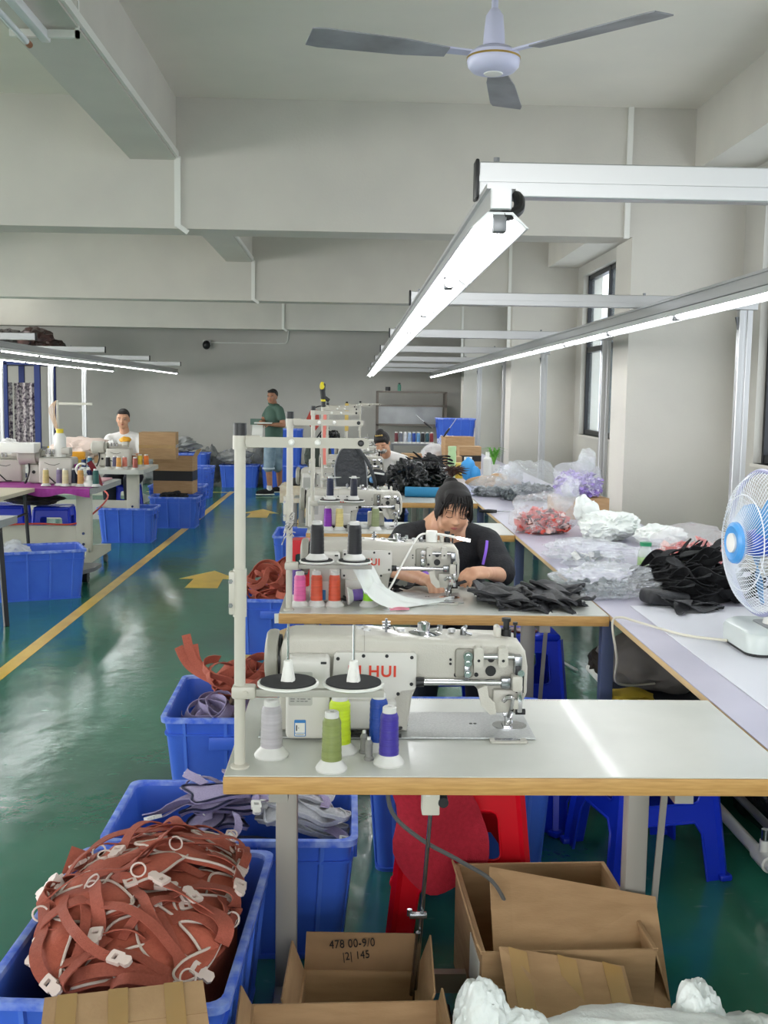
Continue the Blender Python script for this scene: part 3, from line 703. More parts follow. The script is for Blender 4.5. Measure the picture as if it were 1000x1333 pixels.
cone('olive green thread cone at the front edge of the nearest table', (-.035, 2.178, Z), (134, 146, 82))
cone('neon yellow thread cone behind the olive one on the nearest table', (-.020, 2.29, Z), (206, 232, 44), r=.025, h=.13)
cone('royal blue thread cone behind the violet one on the nearest table', (.066, 2.305, Z), (22, 70, 168), h=.13)
cone('deep violet-blue thread cone at the right of the cones on the nearest table', (.086, 2.215, Z), (58, 42, 152))
def bobbin(label, loc):
    t = thing('grey_bobbin', label, 'bobbin', loc, 0, 'grey plastic bobbins')
    bm = B(); lathe(bm, [(0, 0), (.011, 0), (.011, .005), (.008, .008), (.008, .032), (.009, .036), (.005, .044), (0, .045)], 16); obj('bobbin_body', bm, mat('grey_plastic', (132, 132, 128), .5), t)
    bm = B(); lathe(bm, [(0, .043), (.004, .043), (.004, .05), (0, .05)], 10); obj('bobbin_tip', bm, mWhiteP, t)
bobbin('small grey plastic bobbin standing left of the violet cone', (.044, 2.24, Z))
bobbin('small grey plastic bobbin beside the base of the blue cone', (.034, 2.285, Z))
bobbin('small grey plastic tube standing on the third sewing table before its machine', (-.015, 6.16, Z))
G2 = 'cones of thread on the second table'
cone('pink thread cone, leftmost on the second table', (-.186, 3.93, Z), (236, 108, 170), h=.13, r=.0225)
cone('orange-red thread cone between the pink one and its twin on the second table', (-.125, 3.94, Z), (222, 92, 62), h=.13, r=.0225)
cone('orange-red thread cone nearest the grey box on the second table', (-.058, 3.94, Z), (218, 88, 58), h=.13, r=.0225)
cone('lime green thread cone half covered by white gauze on the second table', (.070, 3.945, Z), (150, 222, 40), h=.13, r=.0225)
cone('violet thread cone standing far left behind the pink one, second table', (-.205, 4.06, Z), (96, 60, 150), h=.13, r=.0225)
cone('violet thread cone lying on its side on the second table', (-.012, 3.95, Z + .036), (112, 84, 170), h=.125, r=.021, lie=(0, math.radians(84), math.radians(8)))
dz = .75 + .187
cone('left of two black thread cones standing on the padded discs of the second stand', (SX[1] + .100, TY[1] + .06, dz), (28, 29, 32), h=.14, r=.026)
cone('right of two black thread cones standing on the padded discs of the second stand', (SX[1] + .236, TY[1] + .06, dz), (28, 29, 32), h=.14, r=.026)
cone('bright purple thread cone on the third sewing table', (-.135, 6.22, Z), (138, 40, 176), h=.14, r=.0235)
cone('cream yellow thread cone on the third sewing table', (-.068, 6.22, Z), (226, 208, 138), h=.14, r=.0235)
cone('sage green thread cone on the third sewing table, right of the grey box', (.142, 6.24, Z), (140, 150, 108), h=.14, r=.0235)
cone('left of two navy thread cones on the third stand', (SX[2] + .100, TY[2] + .06, dz), (24, 32, 62), h=.135)
cone('right of two navy thread cones on the third stand, beside the quilted backpack', (SX[2] + .236, TY[2] + .06, dz), (26, 30, 48), h=.135)

bm = B()
for k in range(110): b2(bm, .30 + k * .0055, .3012 + k * .0055, .566, .5745 if k % 5 else .560, .7502, .7505)
rt = obj('ruler_marks', bm, mat('ruler_ink', (150, 150, 146), .6), bpy.data.objects['sewing_table'], False)
# ---------------------------------------------------------------- crates
binM = {}
def crate(label, loc, rz=0, L=.64, W=.43, H=.34, group='blue plastic crates', lattice=False, stool=False):
    """open blue plastic crate, long side along y, origin at floor centre"""
    t = thing('blue_crate', label, 'crate', loc, rz, group)
    key = (L, W, H, lattice)
    if key in binM:
        for nm, me, sub in binM[key]:
            o = bpy.data.objects.new(nm, me); C.objects.link(o); o.parent = t
        return t
    parts = []
    hw, hl = W / 2, L / 2; tp = .035; th = .004
    def ring(z, inset, r=.035):
        k = tp * (1 - z / H); x, y = hw - k - inset, hl - k - inset
        return [V(px, py, z) for px, py in rrect(-x, x, -y, y, r, 4)]
    bm = B()
    if not lattice:
        vs = [ring(.0, 0), ring(H - .012, 0), ring(H - .012, th), ring(.006, th)]
        R_ = [[bm.verts.new(p) for p in r] for r in vs]; n = len(R_[0])
        for a, b in zip(R_[:-1], R_[1:]):
            for k in range(n): bm.faces.new((a[k], a[(k + 1) % n], b[(k + 1) % n], b[k]))
        bm.faces.new(R_[0]); bm.faces.new(R_[-1])
    else:
        plate(bm, rrect(-hw + tp, hw - tp, -hl + tp, hl - tp, .03), [], .005, Matrix.Identity(4))
        for sx, sy, ln in ((1, 0, L), (-1, 0, L), (0, 1, W), (0, -1, W)):
            m = int(ln / .028)
            for k in range(m + 1):
                u = (k / m - .5) * (ln - .03)
                a = V(sx * (hw - tp), u * (1 - tp / hw * .5), 0) if sx else V(u * (1 - tp / hw * .5), sy * (hl - tp), 0)
                b = V(sx * (hw - .004), u, H - .01) if sx else V(u, sy * (hl - .004), H - .01)
                bar(bm, a, b, .007, .004)
            for z in (.03, H * .30, H * .55, H * .78, H - .05):
                k = tp * (1 - z / H)
                if sx: bar(bm, (sx * (hw - k), -hl + k, z), (sx * (hw - k), hl - k, z), .005, .014)
                else: bar(bm, (-hw + k, sy * (hl - k), z), (hw - k, sy * (hl - k), z), .005, .014)
    parts.append(obj('crate_wall', bm, mBlue, t))
    bm = B()
    a = [ring(H - .018, -.004), ring(H - .018, -.014), ring(H, -.014), ring(H + .002, -.006), ring(H, th), ring(H - .012, th)]
    R_ = [[bm.verts.new(p) for p in r] for r in a]; n = len(R_[0])
    for i in range(len(R_)):
        p, q = R_[i], R_[(i + 1) % len(R_)]
        for k in range(n): bm.faces.new((p[k], p[(k + 1) % n], q[(k + 1) % n], q[k]))
    parts.append(obj('rim', bm, mBlueR, t))
    for bnm, z0, z1 in (('rib_band', H * .80, H * .80 + .008), ('base_band', .0, .012)):
        bm = B()
        rr = [ring(z0, .002), ring(z0, -.008), ring(z1, -.008), ring(z1, .002)]
        R_ = [[bm.verts.new(p) for p in r] for r in rr]
        for i in range(4):
            p, q = R_[i], R_[(i + 1) % 4]
            for k in range(n): bm.faces.new((p[k], p[(k + 1) % n], q[(k + 1) % n], q[k]))
        parts.append(obj(bnm, bm, mBlue, t))
    for sx, sy, ln in ((1, 0, L), (-1, 0, L), (0, 1, W), (0, -1, W)):
        m = 4 if ln > .5 else 3
        for k in range(m):
            u = ((k + .5) / m - .5) * (ln * 1.0)
            a = V(sx * (hw - tp + .002), u * .93, 0) if sx else V(u * .93, sy * (hl - tp + .002), 0)
            b = V(sx * (hw + .002), u, H - .015) if sx else V(u, sy * (hl + .002), H - .015)
            bm = B(); bar(bm, a, b, *((.012, .010) if not sx else (.012, .010))); parts.append(obj('rib', bm, mBlueL, t, False))
    for sy in (1, -1):
        bm = B(); b2(bm, -.06, .06, sy * (hl + .001), sy * (hl + .013), H * .66, H * .80, .004); parts.append(obj('hand_grip', bm, mBlue, t))
    binM[key] = [(p.name.split('.')[0], p.data, None) for p in parts]
    return t
ZR = .34
cA = crate('nearest blue crate heaped with terracotta harnesses at lower left', (-.455, 2.34, 0), math.radians(-3), L=.70, W=.47, H=.35)
cB = crate('blue crate of grey and lavender harnesses behind the heaped terracotta one', (-.315, 2.975, 0), PI / 2, L=.66, W=.43, H=.35)
cC = crate('blue crate with terracotta strap rolls and lavender webbing, behind the first table', (-.455, 4.14, 0), math.radians(1), L=.60, W=.45, H=.35)
cD = crate('blue crate of tangled terracotta straps beside the second table, paper tag on front', (-.465, 6.52, 0), 0, L=.62, W=.43, H=.34)
cE = crate('upturned-looking blue crate under the nearest table behind the red stool', (.365, 3.52, 0), PI / 2, L=.60, W=.44, H=.46)
crate('blue crate left of the aisle, nearest, holding a clear plastic bag', (-2.35, 8.02, 0), math.radians(112), L=.66, W=.42, H=.37)
crate('blue crate between the left tables, standing by their cream leg', (-2.30, 11.15, 0), PI / 2, L=.56, W=.42, H=.36)
crate('blue crate with black cloth draped over its rim, left of the aisle', (-2.02, 12.4, 0), PI / 2, L=.54, W=.42, H=.36)
crate('blue lattice crate behind the one with black cloth, cardboard carton above it', (-2.15, 13.4, 0), PI / 2, L=.66, W=.44, H=.40, lattice=True)
crate('taller blue lattice crate beyond, where the left floor line ends', (-2.45, 16.0, 0), PI / 2, L=.78, W=.52, H=.46, lattice=True)
crate('lower lattice crate stacked behind under the dark bags at the back wall', (-2.75, 17.9, 0), PI / 2, L=.76, W=.5, H=.56)
crate('blue crate at the back wall, left of the pole, clear bag behind', (-1.86, 17.95, 0), PI / 2, L=.62, W=.45, H=.37)
crate('blue crate at the back wall directly left of the standing man', (-1.20, 18.0, 0), PI / 2, L=.58, W=.45, H=.37)
crate('blue crate at the back wall behind the legs of the standing man', (-.58, 18.0, 0), PI / 2, L=.60, W=.45, H=.37)
crate('tall blue crate stacked behind the standing man at waist height', (-1.12, 17.98, .372), PI / 2, L=.58, W=.45, H=.60)
crate('blue crate stacked at the right behind the standing man', (-.42, 17.98, .372), PI / 2, L=.60, W=.45, H=.36)
crate('blue crate under the fourth table, seen left of its machine', (-.42, 8.9, 0), 0, L=.62, W=.40, H=.40)
crate('blue crate beneath the third table, seen past its left end', (-.12, 7.15, 0), PI / 2, L=.60, W=.43, H=.42)

for zz, ll in ((0, 'lowest'), (.41, 'second'), (.82, 'topmost')): crate('%s blue crate of the stack beside the far columns, beyond the worktop end' % ll, (1.55, 16.2, zz), PI / 2, L=.56, W=.42, H=.40)
crate('blue crate under the sixth table, far down the line', (.25, 10.65, 0), PI / 2, L=.6, W=.43, H=.40)
# ---------------------------------------------------------------- plastic stools
def side_outline(w0, w1, h):
    return [(-w0, 0), (w0, 0), (w1, h), (-w1, h)]
def stool(label, loc, rz, m, s=1.0, h=.46, low=False):
    t = thing('plastic_stool', label, 'stool', loc, rz, None)
    top, bot = .145 * s, .19 * s; hh = h - .02
    def qx(z): return bot + (top - bot) * z / h
    def bez(pts): return pts
    for k in range(4):
        R = Matrix.Rotation(k * PI / 2, 4, 'Z'); tilt = math.atan((bot - top) / h)
        fr_ = R @ Matrix.Translation((0, -bot, 0)) @ Matrix.Rotation(-tilt, 4, 'X') @ FXZ
        za, zb, zc = h * .42, h * .55, h * .84
        w = lambda z, d: qx(z) - d
        outer = [(-bot, 0), (-bot + .058 * s, 0), (-w(za * .8, .062 * s), za * .80), (-w(za, .085 * s), za), (w(za, .085 * s), za), (w(za * .8, .062 * s), za * .80), (bot - .058 * s, 0), (bot, 0), (top, hh), (-top, hh)]
        hole = []
        if not low:
            a, b = w(zb, .062 * s), w(zc, .058 * s); r = .02
            hole = [[(-a + r, zb), (a - r, zb), (a - r * .3, zb + r * .3), (a, zb + r), (b, zc - r), (b - r * .3, zc - r * .3), (b - r, zc), (-b + r, zc), (-b + r * .3, zc - r * .3), (-b, zc - r), (-a, zb + r), (-a + r * .3, zb + r * .3)]]
        bm = B(); plate(bm, outer, hole, .005, fr_); sd = obj('side_panel', bm, m, t, False)
        bm = B(); o2 = [(-bot + .058 * s - .006, 0), (-bot + .058 * s, 0), (-w(za * .8, .062 * s), za * .80), (-w(za, .085 * s), za), (w(za, .085 * s), za), (w(za * .8, .062 * s), za * .80), (bot - .058 * s, 0), (bot - .058 * s + .006, 0)]
        tube(bm, [fr_ @ V(x, z, 0) for x, z in o2[1:-1]], .005, 6)
        if hole: tube(bm, [fr_ @ V(x, z, 0) for x, z in hole[0]], .004, 6, True)
        obj('bead', bm, m, sd)
        bm = B(); c = fr_ @ V(-bot + .004, .0, .0); ang = math.atan2(c.y, c.x)
        b2(bm, c.x - .022, c.x + .022, c.y - .022, c.y + .022, .0, .022, .008); bar(bm, c + V(0, 0, .01), (fr_ @ V(-top, hh, 0)), .02, .02); obj('foot', bm, m, t)
    bm = B(); b2(bm, -top - .008, top + .008, -top - .008, top + .008, h - .034, h, .014, 3)
    bmesh.ops.translate(bm, verts=bm.verts[:], vec=(0, 0, 0)); obj('seat', bm, m, t)
    bm = B()
    for k in range(-4, 5):
        for j in range(-4, 5):
            if abs(k) + abs(j) < 7: cyl(bm, (k * .022, j * .022, h - .001), (k * .022, j * .022, h + .0012), .006, n=6)
    o = obj('grip_dots', bm, m, t); return t
stool('glossy red plastic stool under the nearest table with a red cloth hung on it', (.335, 3.02, 0), math.radians(-6), mRedS, s=1.05, h=.47)
stool('blue plastic stool under the second table with a dark red phone on its seat', (.79, 4.78, 0), math.radians(2), mBlueS, s=.92, h=.49)
stool('blue plastic stool standing right of the nearest table leg', (.985, 3.42, 0), math.radians(12), mBlueS, h=.46)
stool('blue plastic stool seen through the nearest table leg, turned askew', (.76, 3.88, 0), math.radians(38), mBlueS, h=.30, low=True)
# red cloth hanging on the red stool
bm = B()
def rc(u, v):
    x = .262 + u * (1 - .15 * max(0, v)) + .012 * math.sin(v * 30); y = 2.79 + .02 * math.sin(u * 22) + .02 * math.cos(v * 12); z = .36 + v
    return V(x, y, z)
bm2 = bmesh.new()
out = spline([(-.135, .24), (.02, .24), (.07, .16), (.125, .03), (.13, -.04), (.09, -.12), (.02, -.15), (-.08, -.13), (-.12, -.06), (-.14, .1)], 5, True) if False else None
pts = [(-.135, .13), (-.04, .135), (.05, .13), (.09, .04), (.135, -.035), (.12, -.10), (.03, -.15), (-.05, -.165), (-.11, -.11), (-.13, .0)]
sp = spline([(a, b, 0) for a, b in pts], 4, True)
n = len(sp); cen = V(0, 0, 0); rings = []
for k in range(7): rings.append([rc(p.x * (k + 1) / 7, p.y * (k + 1) / 7) + V(0, -.02 * (1 - ((k + 1) / 7) ** 2), 0) for p in sp])
vs = [[bm.verts.new(p) for p in r] for r in rings]; c0 = bm.verts.new(rc(0, 0) + V(0, -.02, 0))
for k in range(n): bm.faces.new((c0, vs[0][k], vs[0][(k + 1) % n]))
for a, b in zip(vs[:-1], vs[1:]):
    for k in range(n): bm.faces.new((a[k], b[k], b[(k + 1) % n], a[(k + 1) % n]))
solid(bm, .006); tag(obj('red_cloth', bm, mRedD), 'dark red padded cloth hanging over the front of the red stool', 'cloth')
# phone
ph = thing('phone', 'dark red phone lying on the blue stool seat', 'phone', (.755, 4.70, .4925), math.radians(-25))
bm = B(); b2(bm, -.08, .08, -.038, .038, 0, .009, .003); obj('phone_case', bm, mat('maroon_case', (96, 22, 30), .3), ph)
bm = B(); plate(bm, rrect(-.070, -.045, -.02, .026, .006), [], .002, Matrix.Translation((0, 0, .009))); obj('camera_bump', bm, mBlackM, ph)
# knee lifter / foot linkage under the nearest table
kl = thing('presser_linkage', 'grey switch box and thin rod hanging beneath the nearest table', 'linkage', (.190, 2.36, 0))
bm = B(); b2(bm, -.022, .018, -.02, .02, .585, .709, .003); obj('switch_box', bm, mCream, kl)
bm = B(); b2(bm, .018, .034, -.015, .015, .61, .709, .004); cyl(bm, (.026, -.02, .615), (.026, .015, .615), .012, n=14); obj('magnet', bm, mBlackM, kl)
bm = B(); b2(bm, -.014, -.004, -.0215, -.02, .63, .69); obj('paper_tag', bm, mWhiteP, kl)
bm = B(); cyl(bm, (0, 0, .60), (-.035, .02, .02), .005, n=8); cyl(bm, (-.024, -.004, .30), (-.036, .01, .14), .006, n=8); b2(bm, -.045, -.005, -.012, .006, .335, .347, .002); cyl(bm, (-.045, -.003, .34), (-.045, -.003, .355), .006, n=8); obj('rod', bm, mSteel, kl)
bm = B(); b2(bm, -.14, .07, -.02, .18, .002, .02, .006); obj('pedal', bm, mBlackM, kl)
bm = B(); tube(bm, spline([(.085, 2.28, .70), (.10, 2.32, .60), (.17, 2.36, .52), (.27, 2.42, .44), (.36, 2.46, .36), (.42, 2.5, .2), (.44, 2.52, .012)], 6), .005, 8); tag(obj('power_cable', bm, mat('grey_cable', (96, 98, 98), .5)), 'grey cable drooping from beneath the nearest table into the cardboard box', 'cable')
bm = B(); tube(bm, spline([(1.36, 2.70, .012), (1.10, 2.40, .012), (.98, 2.28, .012), (.90, 2.22, .03), (.78, 2.3, .012), (.60, 2.35, .012)], 8), .006, 8); tag(obj('power_cable', bm, mat('dark_cable', (70, 72, 72), .5)), 'dark cable snaking over the green floor at lower right', 'cable')
# ---------------------------------------------------------------- pipes under the worktop
bm = B(); cyl(bm, (1.325, 1.8, .10), (1.285, 5.6, .10), .02, n=16); pp = tag(obj('water_pipe', bm, mWhiteP), 'white plastic pipe running low under the long worktop', 'pipe')
bm = B(); cyl(bm, (1.3105, 3.16, .10), (1.3095, 3.26, .10), .027, n=16); cyl(bm, (1.31, 3.21, .10), (1.31, 3.21, .16), .016, n=14); obj('tee_fitting', bm, mWhiteP, pp)
bm = B(); cyl(bm, (1.31, 3.21, .155), (1.31, 3.21, .195), .012, n=14); obj('valve', bm, mSteel, pp)
for y in (2.3, 4.4):
    bm = B(); b2(bm, 1.295, 1.335, y, y + .02, 0, .085); obj('pipe_clip', bm, mWhiteP, pp)
bm = B(); cyl(bm, (1.385, 1.8, .155), (1.345, 5.6, .155), .014, n=14); q = tag(obj('air_pipe', bm, mAluD), 'grey metal pipe running just above the white plastic pipe', 'pipe')
for y in (2.3, 4.4):
    bm = B(); b2(bm, 1.355, 1.395, y, y + .02, 0, .15); obj('pipe_clip', bm, mAluD, q)
# ---------------------------------------------------------------- cardboard boxes
def panel(name, a, b, c, d, th, m, parent):
    """sheet of corrugated card through four corners"""
    a, b, c, d = map(V, (a, b, c, d)); n = (b - a).cross(d - a).normalized() * th
    bm = B(); N = 6; g0, g1 = [], []
    vs = [bm.verts.new(p) for p in (a, b, c, d, a + n, b + n, c + n, d + n)]
    for f in ((0, 1, 2, 3), (7, 6, 5, 4), (0, 4, 5, 1), (1, 5, 6, 2), (2, 6, 7, 3), (3, 7, 4, 0)): bm.faces.new([vs[i] for i in f])
    return obj(name, bm, m, parent, False)
def carton(label, loc, rz, w, d, h, flaps=None, closed=False, m=mCard, mi=mCardD, tape=None, cat='box', name='cardboard_box', group=None):
    t = thing(name, label, cat, loc, rz, group); x, y, th = w / 2, d / 2, .005
    bm = B(); b2(bm, -x + th, x - th, -y + th, y - th, 0, .005); obj('box_bottom', bm, mi, t, False)
    for nm, a in (('box_side', (-x, x, -y, -y + th)), ('box_side', (-x, x, y - th, y)), ('box_side', (-x, -x + th, -y + th, y - th)), ('box_side', (x - th, x, -y + th, y - th))):
        bm = B(); b2(bm, *a, 0, h); obj(nm, bm, m, t, False)
    if closed:
        bm = B(); b2(bm, -x, x, -y, -.001, h, h + .004); obj('flap', bm, m, t, False)
        bm = B(); b2(bm, -x, x, .001, y, h, h + .004); obj('flap', bm, m, t, False)
    for f in (flaps or []):
        side, ang, ln = f[:3]; mm = f[3] if len(f) > 3 else m; A = math.radians(ang); c, s = math.cos(A) * ln, math.sin(A) * ln
        # ang: 90 stands straight up, 0 lies outward, 180 inward
        if side == 'f': q = ((-x, -y, h), (x, -y, h), (x * .97, -y - c, h + s), (-x * .97, -y - c, h + s))
        if side == 'b': q = ((x, y, h), (-x, y, h), (-x * .97, y + c, h + s), (x * .97, y + c, h + s))
        if side == 'l': q = ((-x, y, h), (-x, -y, h), (-x - c, -y * .97, h + s), (-x - c, y * .97, h + s))
        if side == 'r': q = ((x, -y, h), (x, y, h), (x + c, y * .97, h + s), (x + c, -y * .97, h + s))
        panel('flap', *q, .004, mm, t)
    if tape == 'top':
        bm = B(); b2(bm, -x - .001, x + .001, -.025, .025, h + .003, h + .0055); b2(bm, -x - .0015, -x, -.025, .025, h - .06, h + .004); b2(bm, x, x + .0015, -.025, .025, h - .06, h + .004); obj('tape', bm, mTape, t, False)
    if tape == 'mid':
        bm = B(); b2(bm, -x - .001, x + .001, -y - .0015, -y, h * .42, h * .54); b2(bm, x, x + .0015, -y, y, h * .42, h * .54); obj('tape', bm, mTape, t, False)
    if tape == 'black':
        bm = B(); b2(bm, -x - .0015, x + .0015, -y - .002, -y, h * .35, h * .62); b2(bm, x, x + .002, -y, y, h * .35, h * .62); obj('tape', bm, mTapeB, t, False)
    return t
big = carton('large open cardboard box below the nearest table, flaps folded out, paper label at left', (.50, 2.54, 0), math.radians(2), .40, .46, .28,
             [('r', -72, .14), ('l', 60, .02)])
bm = B(); b2(bm, -.2025, -.2005, -.20, -.06, .13, .24); obj('paper_label', bm, mWhiteP, big, False)
fl = panel('flap', (-.17, -.235, .19), (.24, -.235, .13), (.25, -.06, .32), (-.15, .0, .375), .005, mCard, big)
bm = B(); b2(bm, -.205, .205, .222, .232, .273, .283, .002); b2(bm, .193, .205, -.23, .23, .273, .283, .002); b2(bm, -.205, -.193, -.23, .23, .273, .283, .002); obj('folded_edge', bm, mCard, big, False)
fp = panel('cardboard_sheet', (.36, 2.17, .17), (.64, 2.05, .125), (.62, 2.26, .27), (.345, 2.30, .295), .005, mCard, None); tag(fp, 'cardboard flap sheet with glossy brown tape, leaning before the large open box', 'cardboard')
for dx in (.02, .13, .23):
    p0 = V(.36, 2.17, .17).lerp(V(.64, 2.05, .125), dx / .28); p1 = V(.345, 2.30, .295).lerp(V(.62, 2.26, .27), dx / .28); d = V(.04, -.015, -.006); up = V(0, -.004, .006)
    panel('tape', p0 + up, p0 + d + up, p1 + d + up, p1 + up, .001, mTape, fp)
mid = carton('open cardboard box with black handwriting on its inside flap, left of the big box', (.03, 2.33, 0), math.radians(-2), .27, .26, .15,
             [('b', 84, .09, mCardD), ('l', 70, .08), ('r', 72, .10)], m=mCard)
def hand(s, x, z, sz, rot=0):
    text_mesh('handwriting', s, sz, mBlackM, mid, Matrix.Translation((x, .1275, z)) @ Matrix.Rotation(rot, 4, 'Y') @ Matrix.Rotation(PI / 2, 4, 'X') @ Matrix.Scale(.8, 4, (1, 0, 0)), .0004, 0, 1.05)
hand('478 00-9/0', -.02, .218, .030, -.08); hand('|2| 145', -.01, .188, .028, -.12)
lowb = carton('low open cardboard box at the very bottom edge, before the handwritten one', (.005, 2.05, 0), math.radians(2), .40, .26, .235, [('l', 65, .05), ('r', 80, .03)])
lid = carton('closed cardboard box with brown tape stripes, leaning in front of the terracotta heap', (-.385, 1.79, 0), math.radians(12), .285, .22, .425, closed=True)
for x in (-.12, -.03, .07):
    bm = B(); b2(bm, x, x + .035, -.111, .111, .4285, .4305); b2(bm, x, x + .035, -.1125, -.1100, .1, .43); b2(bm, x, x + .035, .110, .1125, .30, .43); obj('tape', bm, mTape, lid, False)
# box flaps seen between crates and second table
cf2 = thing('cardboard_scraps', 'folded cardboard pieces standing behind the nearest machine by the crates', 'cardboard', (-.30, 4.75, 0))
panel('cardboard_piece', (-.05, 0, .06), (.14, .02, .04), (.16, .10, .46), (.02, .08, .44), .005, mCardD, cf2)
panel('cardboard_piece', (-.06, .05, .06), (.06, .08, .06), (.04, .14, .47), (-.08, .11, .43), .005, mat('pale_card', (206, 182, 138), .8), cf2)
# white plastic bag at the bottom edge
mFoamy = mat('white_plastic_bag', (222, 227, 224), .38, c2=(206, 213, 212), scale=6, bump=.5, bscale=45)
bm = B()
for c_, r_, sd in (((.56, 1.86, .25), (.36, .18, .10), 3), ((.265, 1.98, .27), (.065, .07, .12), 6), ((.35, 1.96, .25), (.07, .07, .09), 5), ((.44, 1.94, .25), (.09, .08, .065), 8), ((.71, 2.02, .27), (.05, .06, .10), 9), ((.60, 1.93, .25), (.12, .09, .06), 7), ((.80, 1.96, .25), (.10, .09, .075), 2), ((.90, 1.93, .22), (.10, .10, .07), 4)):
    crumple(bm, c_, r_, sd * 1.3, .15, 1.1, 5, .02)
    crumple(bm, (c_[0], c_[1], .10), (max(r_[0], .09), max(r_[1], .09), .12), sd, .15, 1.3, 3, 0)
tag(obj('plastic_bag', bm, mFoamy, None, True, None, 60), 'large crumpled white plastic bag at the bottom right in front of the boxes', 'bag')
# ---------------------------------------------------------------- harness heap
hm = thing
def heap_h(x, y, cx, cy, rx, ry, z0, hz):
    r = ((x - cx) / rx) ** 2 + ((y - cy) / ry) ** 2
    return z0 + hz * max(0.0, 1 - r) ** .55
def buckle(bm, m, s=1.0):
    def T(p): return m @ V(p[0] * s, p[1] * s, p[2] * s)
    fr_ = m @ Matrix.Diagonal((s, s, s, 1))
    plate(bm, [(-.024, -.014), (.004, -.014), (.006, -.010), (.020, -.012), (.026, -.006), (.026, .006), (.020, .012), (.006, .010), (.004, .014), (-.024, .014), (-.026, .008), (-.026, -.008)], [[(-.016, -.007), (-.016, .007), (-.006, .007), (-.006, -.007)]], .009, fr_)
def surf_frame(fn, x, y):
    e = .01; z = fn(x, y); n = V(fn(x - e, y) - fn(x + e, y), fn(x, y - e) - fn(x, y + e), 2 * e).normalized()
    return V(x, y, z), n
LIM = lambda x, y: (x, y)
def limiter(cx, cy, rx, ry):
    def f(x, y):
        u, v = (x - cx) / rx, (y - cy) / ry; r = (abs(u) ** 3 + abs(v) ** 3) ** (1 / 3)
        if r > .8: k = (.8 + .2 * math.tanh((r - .8) / .2)) / r; u, v = u * k, v * k
        return cx + u * rx, cy + v * ry
    return f
def harness(name, label, fn, cx, cy, rot, size, seed, mF, mW, mP, mB, group, lift, nst=3, ringn=1):
    """padded harness panel with piping, webbing straps, buckle and ring, draped on a heap surface"""
    rnd = random.Random(seed); t = thing(name, label, 'harness', (0, 0, 0), 0, group)
    ca, sa = math.cos(rot), math.sin(rot)
    def W(u, v, l=0):
        x, y = cx + ca * u - sa * v, cy + sa * u + ca * v; x, y = LIM(x, y); p, n = surf_frame(fn, x, y)
        return p + n * (lift + l + .014 * noise.noise(V(x * 13, y * 13, seed))), n
    L, Wd = size
    prof = []; N = 40                                       # lobed outline: waisted pad
    for k in range(N):
        a = 2 * PI * k / N; r = 1 + .20 * math.cos(2 * a + rnd.random() * .02) + .10 * math.cos(3 * a + seed)
        prof.append((L / 2 * math.cos(a) * r, Wd / 2 * math.sin(a) * (1 - .28 * math.cos(2 * a))))
    bm = B(); rings = []
    for k in range(1, 6):
        q = k / 5; rings.append([bm.verts.new(W(u * q, v * q, .010 * (1 - q ** 3))[0]) for u, v in prof])
    c0 = bm.verts.new(W(0, 0, .010)[0])
    for k in range(N): bm.faces.new((c0, rings[0][k], rings[0][(k + 1) % N]))
    for a, b in zip(rings[:-1], rings[1:]):
        for k in range(N): bm.faces.new((a[k], b[k], b[(k + 1) % N], a[(k + 1) % N]))
    solid(bm, .011); obj('padded_panel', bm, mF, t)
    bm = B(); tube(bm, [W(u, v, .003)[0] for u, v in prof], .0032, 6, True); obj('piping', bm, mP, t)
    for s in range(nst):
        th0 = rnd.uniform(0, 6.28); d = rnd.uniform(.0, .03); A = (rnd.uniform(-.4, .4) * L, rnd.uniform(-.3, .3) * Wd)
        pts, nr = [], []; ln = rnd.uniform(.16, .30); cur = rnd.uniform(-5, 5); M_ = 14
        u, v, th_ = A[0], A[1], rnd.choice([0, PI]) + rnd.gauss(0, .45)
        hump = rnd.uniform(.004, .03)
        for k in range(M_):
            q = k / (M_ - 1); p, n = W(u, v, .014 + hump * math.sin(PI * q) ** 2); pts.append(p); nr.append(n)
            u += math.cos(th_) * ln / M_; v += math.sin(th_) * ln / M_; th_ += cur * ln / M_
        tw = rnd.uniform(-.8, .8); 
        nr = [Matrix.Rotation(tw * math.sin(PI * k / (M_ - 1)), 3, (pts[min(k + 1, M_ - 1)] - pts[max(k - 1, 0)]).normalized()) @ n for k, n in enumerate(nr)]
        bm = B(); ribbon(bm, pts, nr, rnd.choice([.022, .026, .034]), .0028); obj('strap', bm, mW, t, True, None, 60)
        if s < 1 or rnd.random() < .3:
            k = M_ - 1; d = (pts[k] - pts[k - 1]).normalized(); n = nr[k]; y_ = n.cross(d).normalized(); n = d.cross(y_)
            m4 = Matrix(((d.x, y_.x, n.x, pts[k].x + d.x * .02), (d.y, y_.y, n.y, pts[k].y + d.y * .02), (d.z, y_.z, n.z, pts[k].z + d.z * .02), (0, 0, 0, 1)))
            bm = B(); buckle(bm, m4, 1.0); obj('buckle', bm, mB, t, False)
    for r in range(ringn):
        u, v = rnd.uniform(-.5, .5) * L, rnd.uniform(-.45, .45) * Wd; p, n = W(u, v, .02); x_, y_ = basis(n + V(rnd.uniform(-.8, .8), rnd.uniform(-1.2, 0), 0))
        bm = B(); tube(bm, [p + x_ * .016 * math.cos(a / 16 * 2 * PI) + y_ * .016 * math.sin(a / 16 * 2 * PI) for a in range(16)], .0022, 6, True); obj('ring', bm, mB, t)
    return t
mBk = mat('pale_pink_buckle', (216, 198, 190), .35)
LIM = limiter(-.455, 2.35, .185, .305)
fnA = lambda x, y: heap_h(x, y, -.45, 2.40, .29, .42, .24, .18) + .012 * noise.noise(V(x * 9, y * 9, 1))
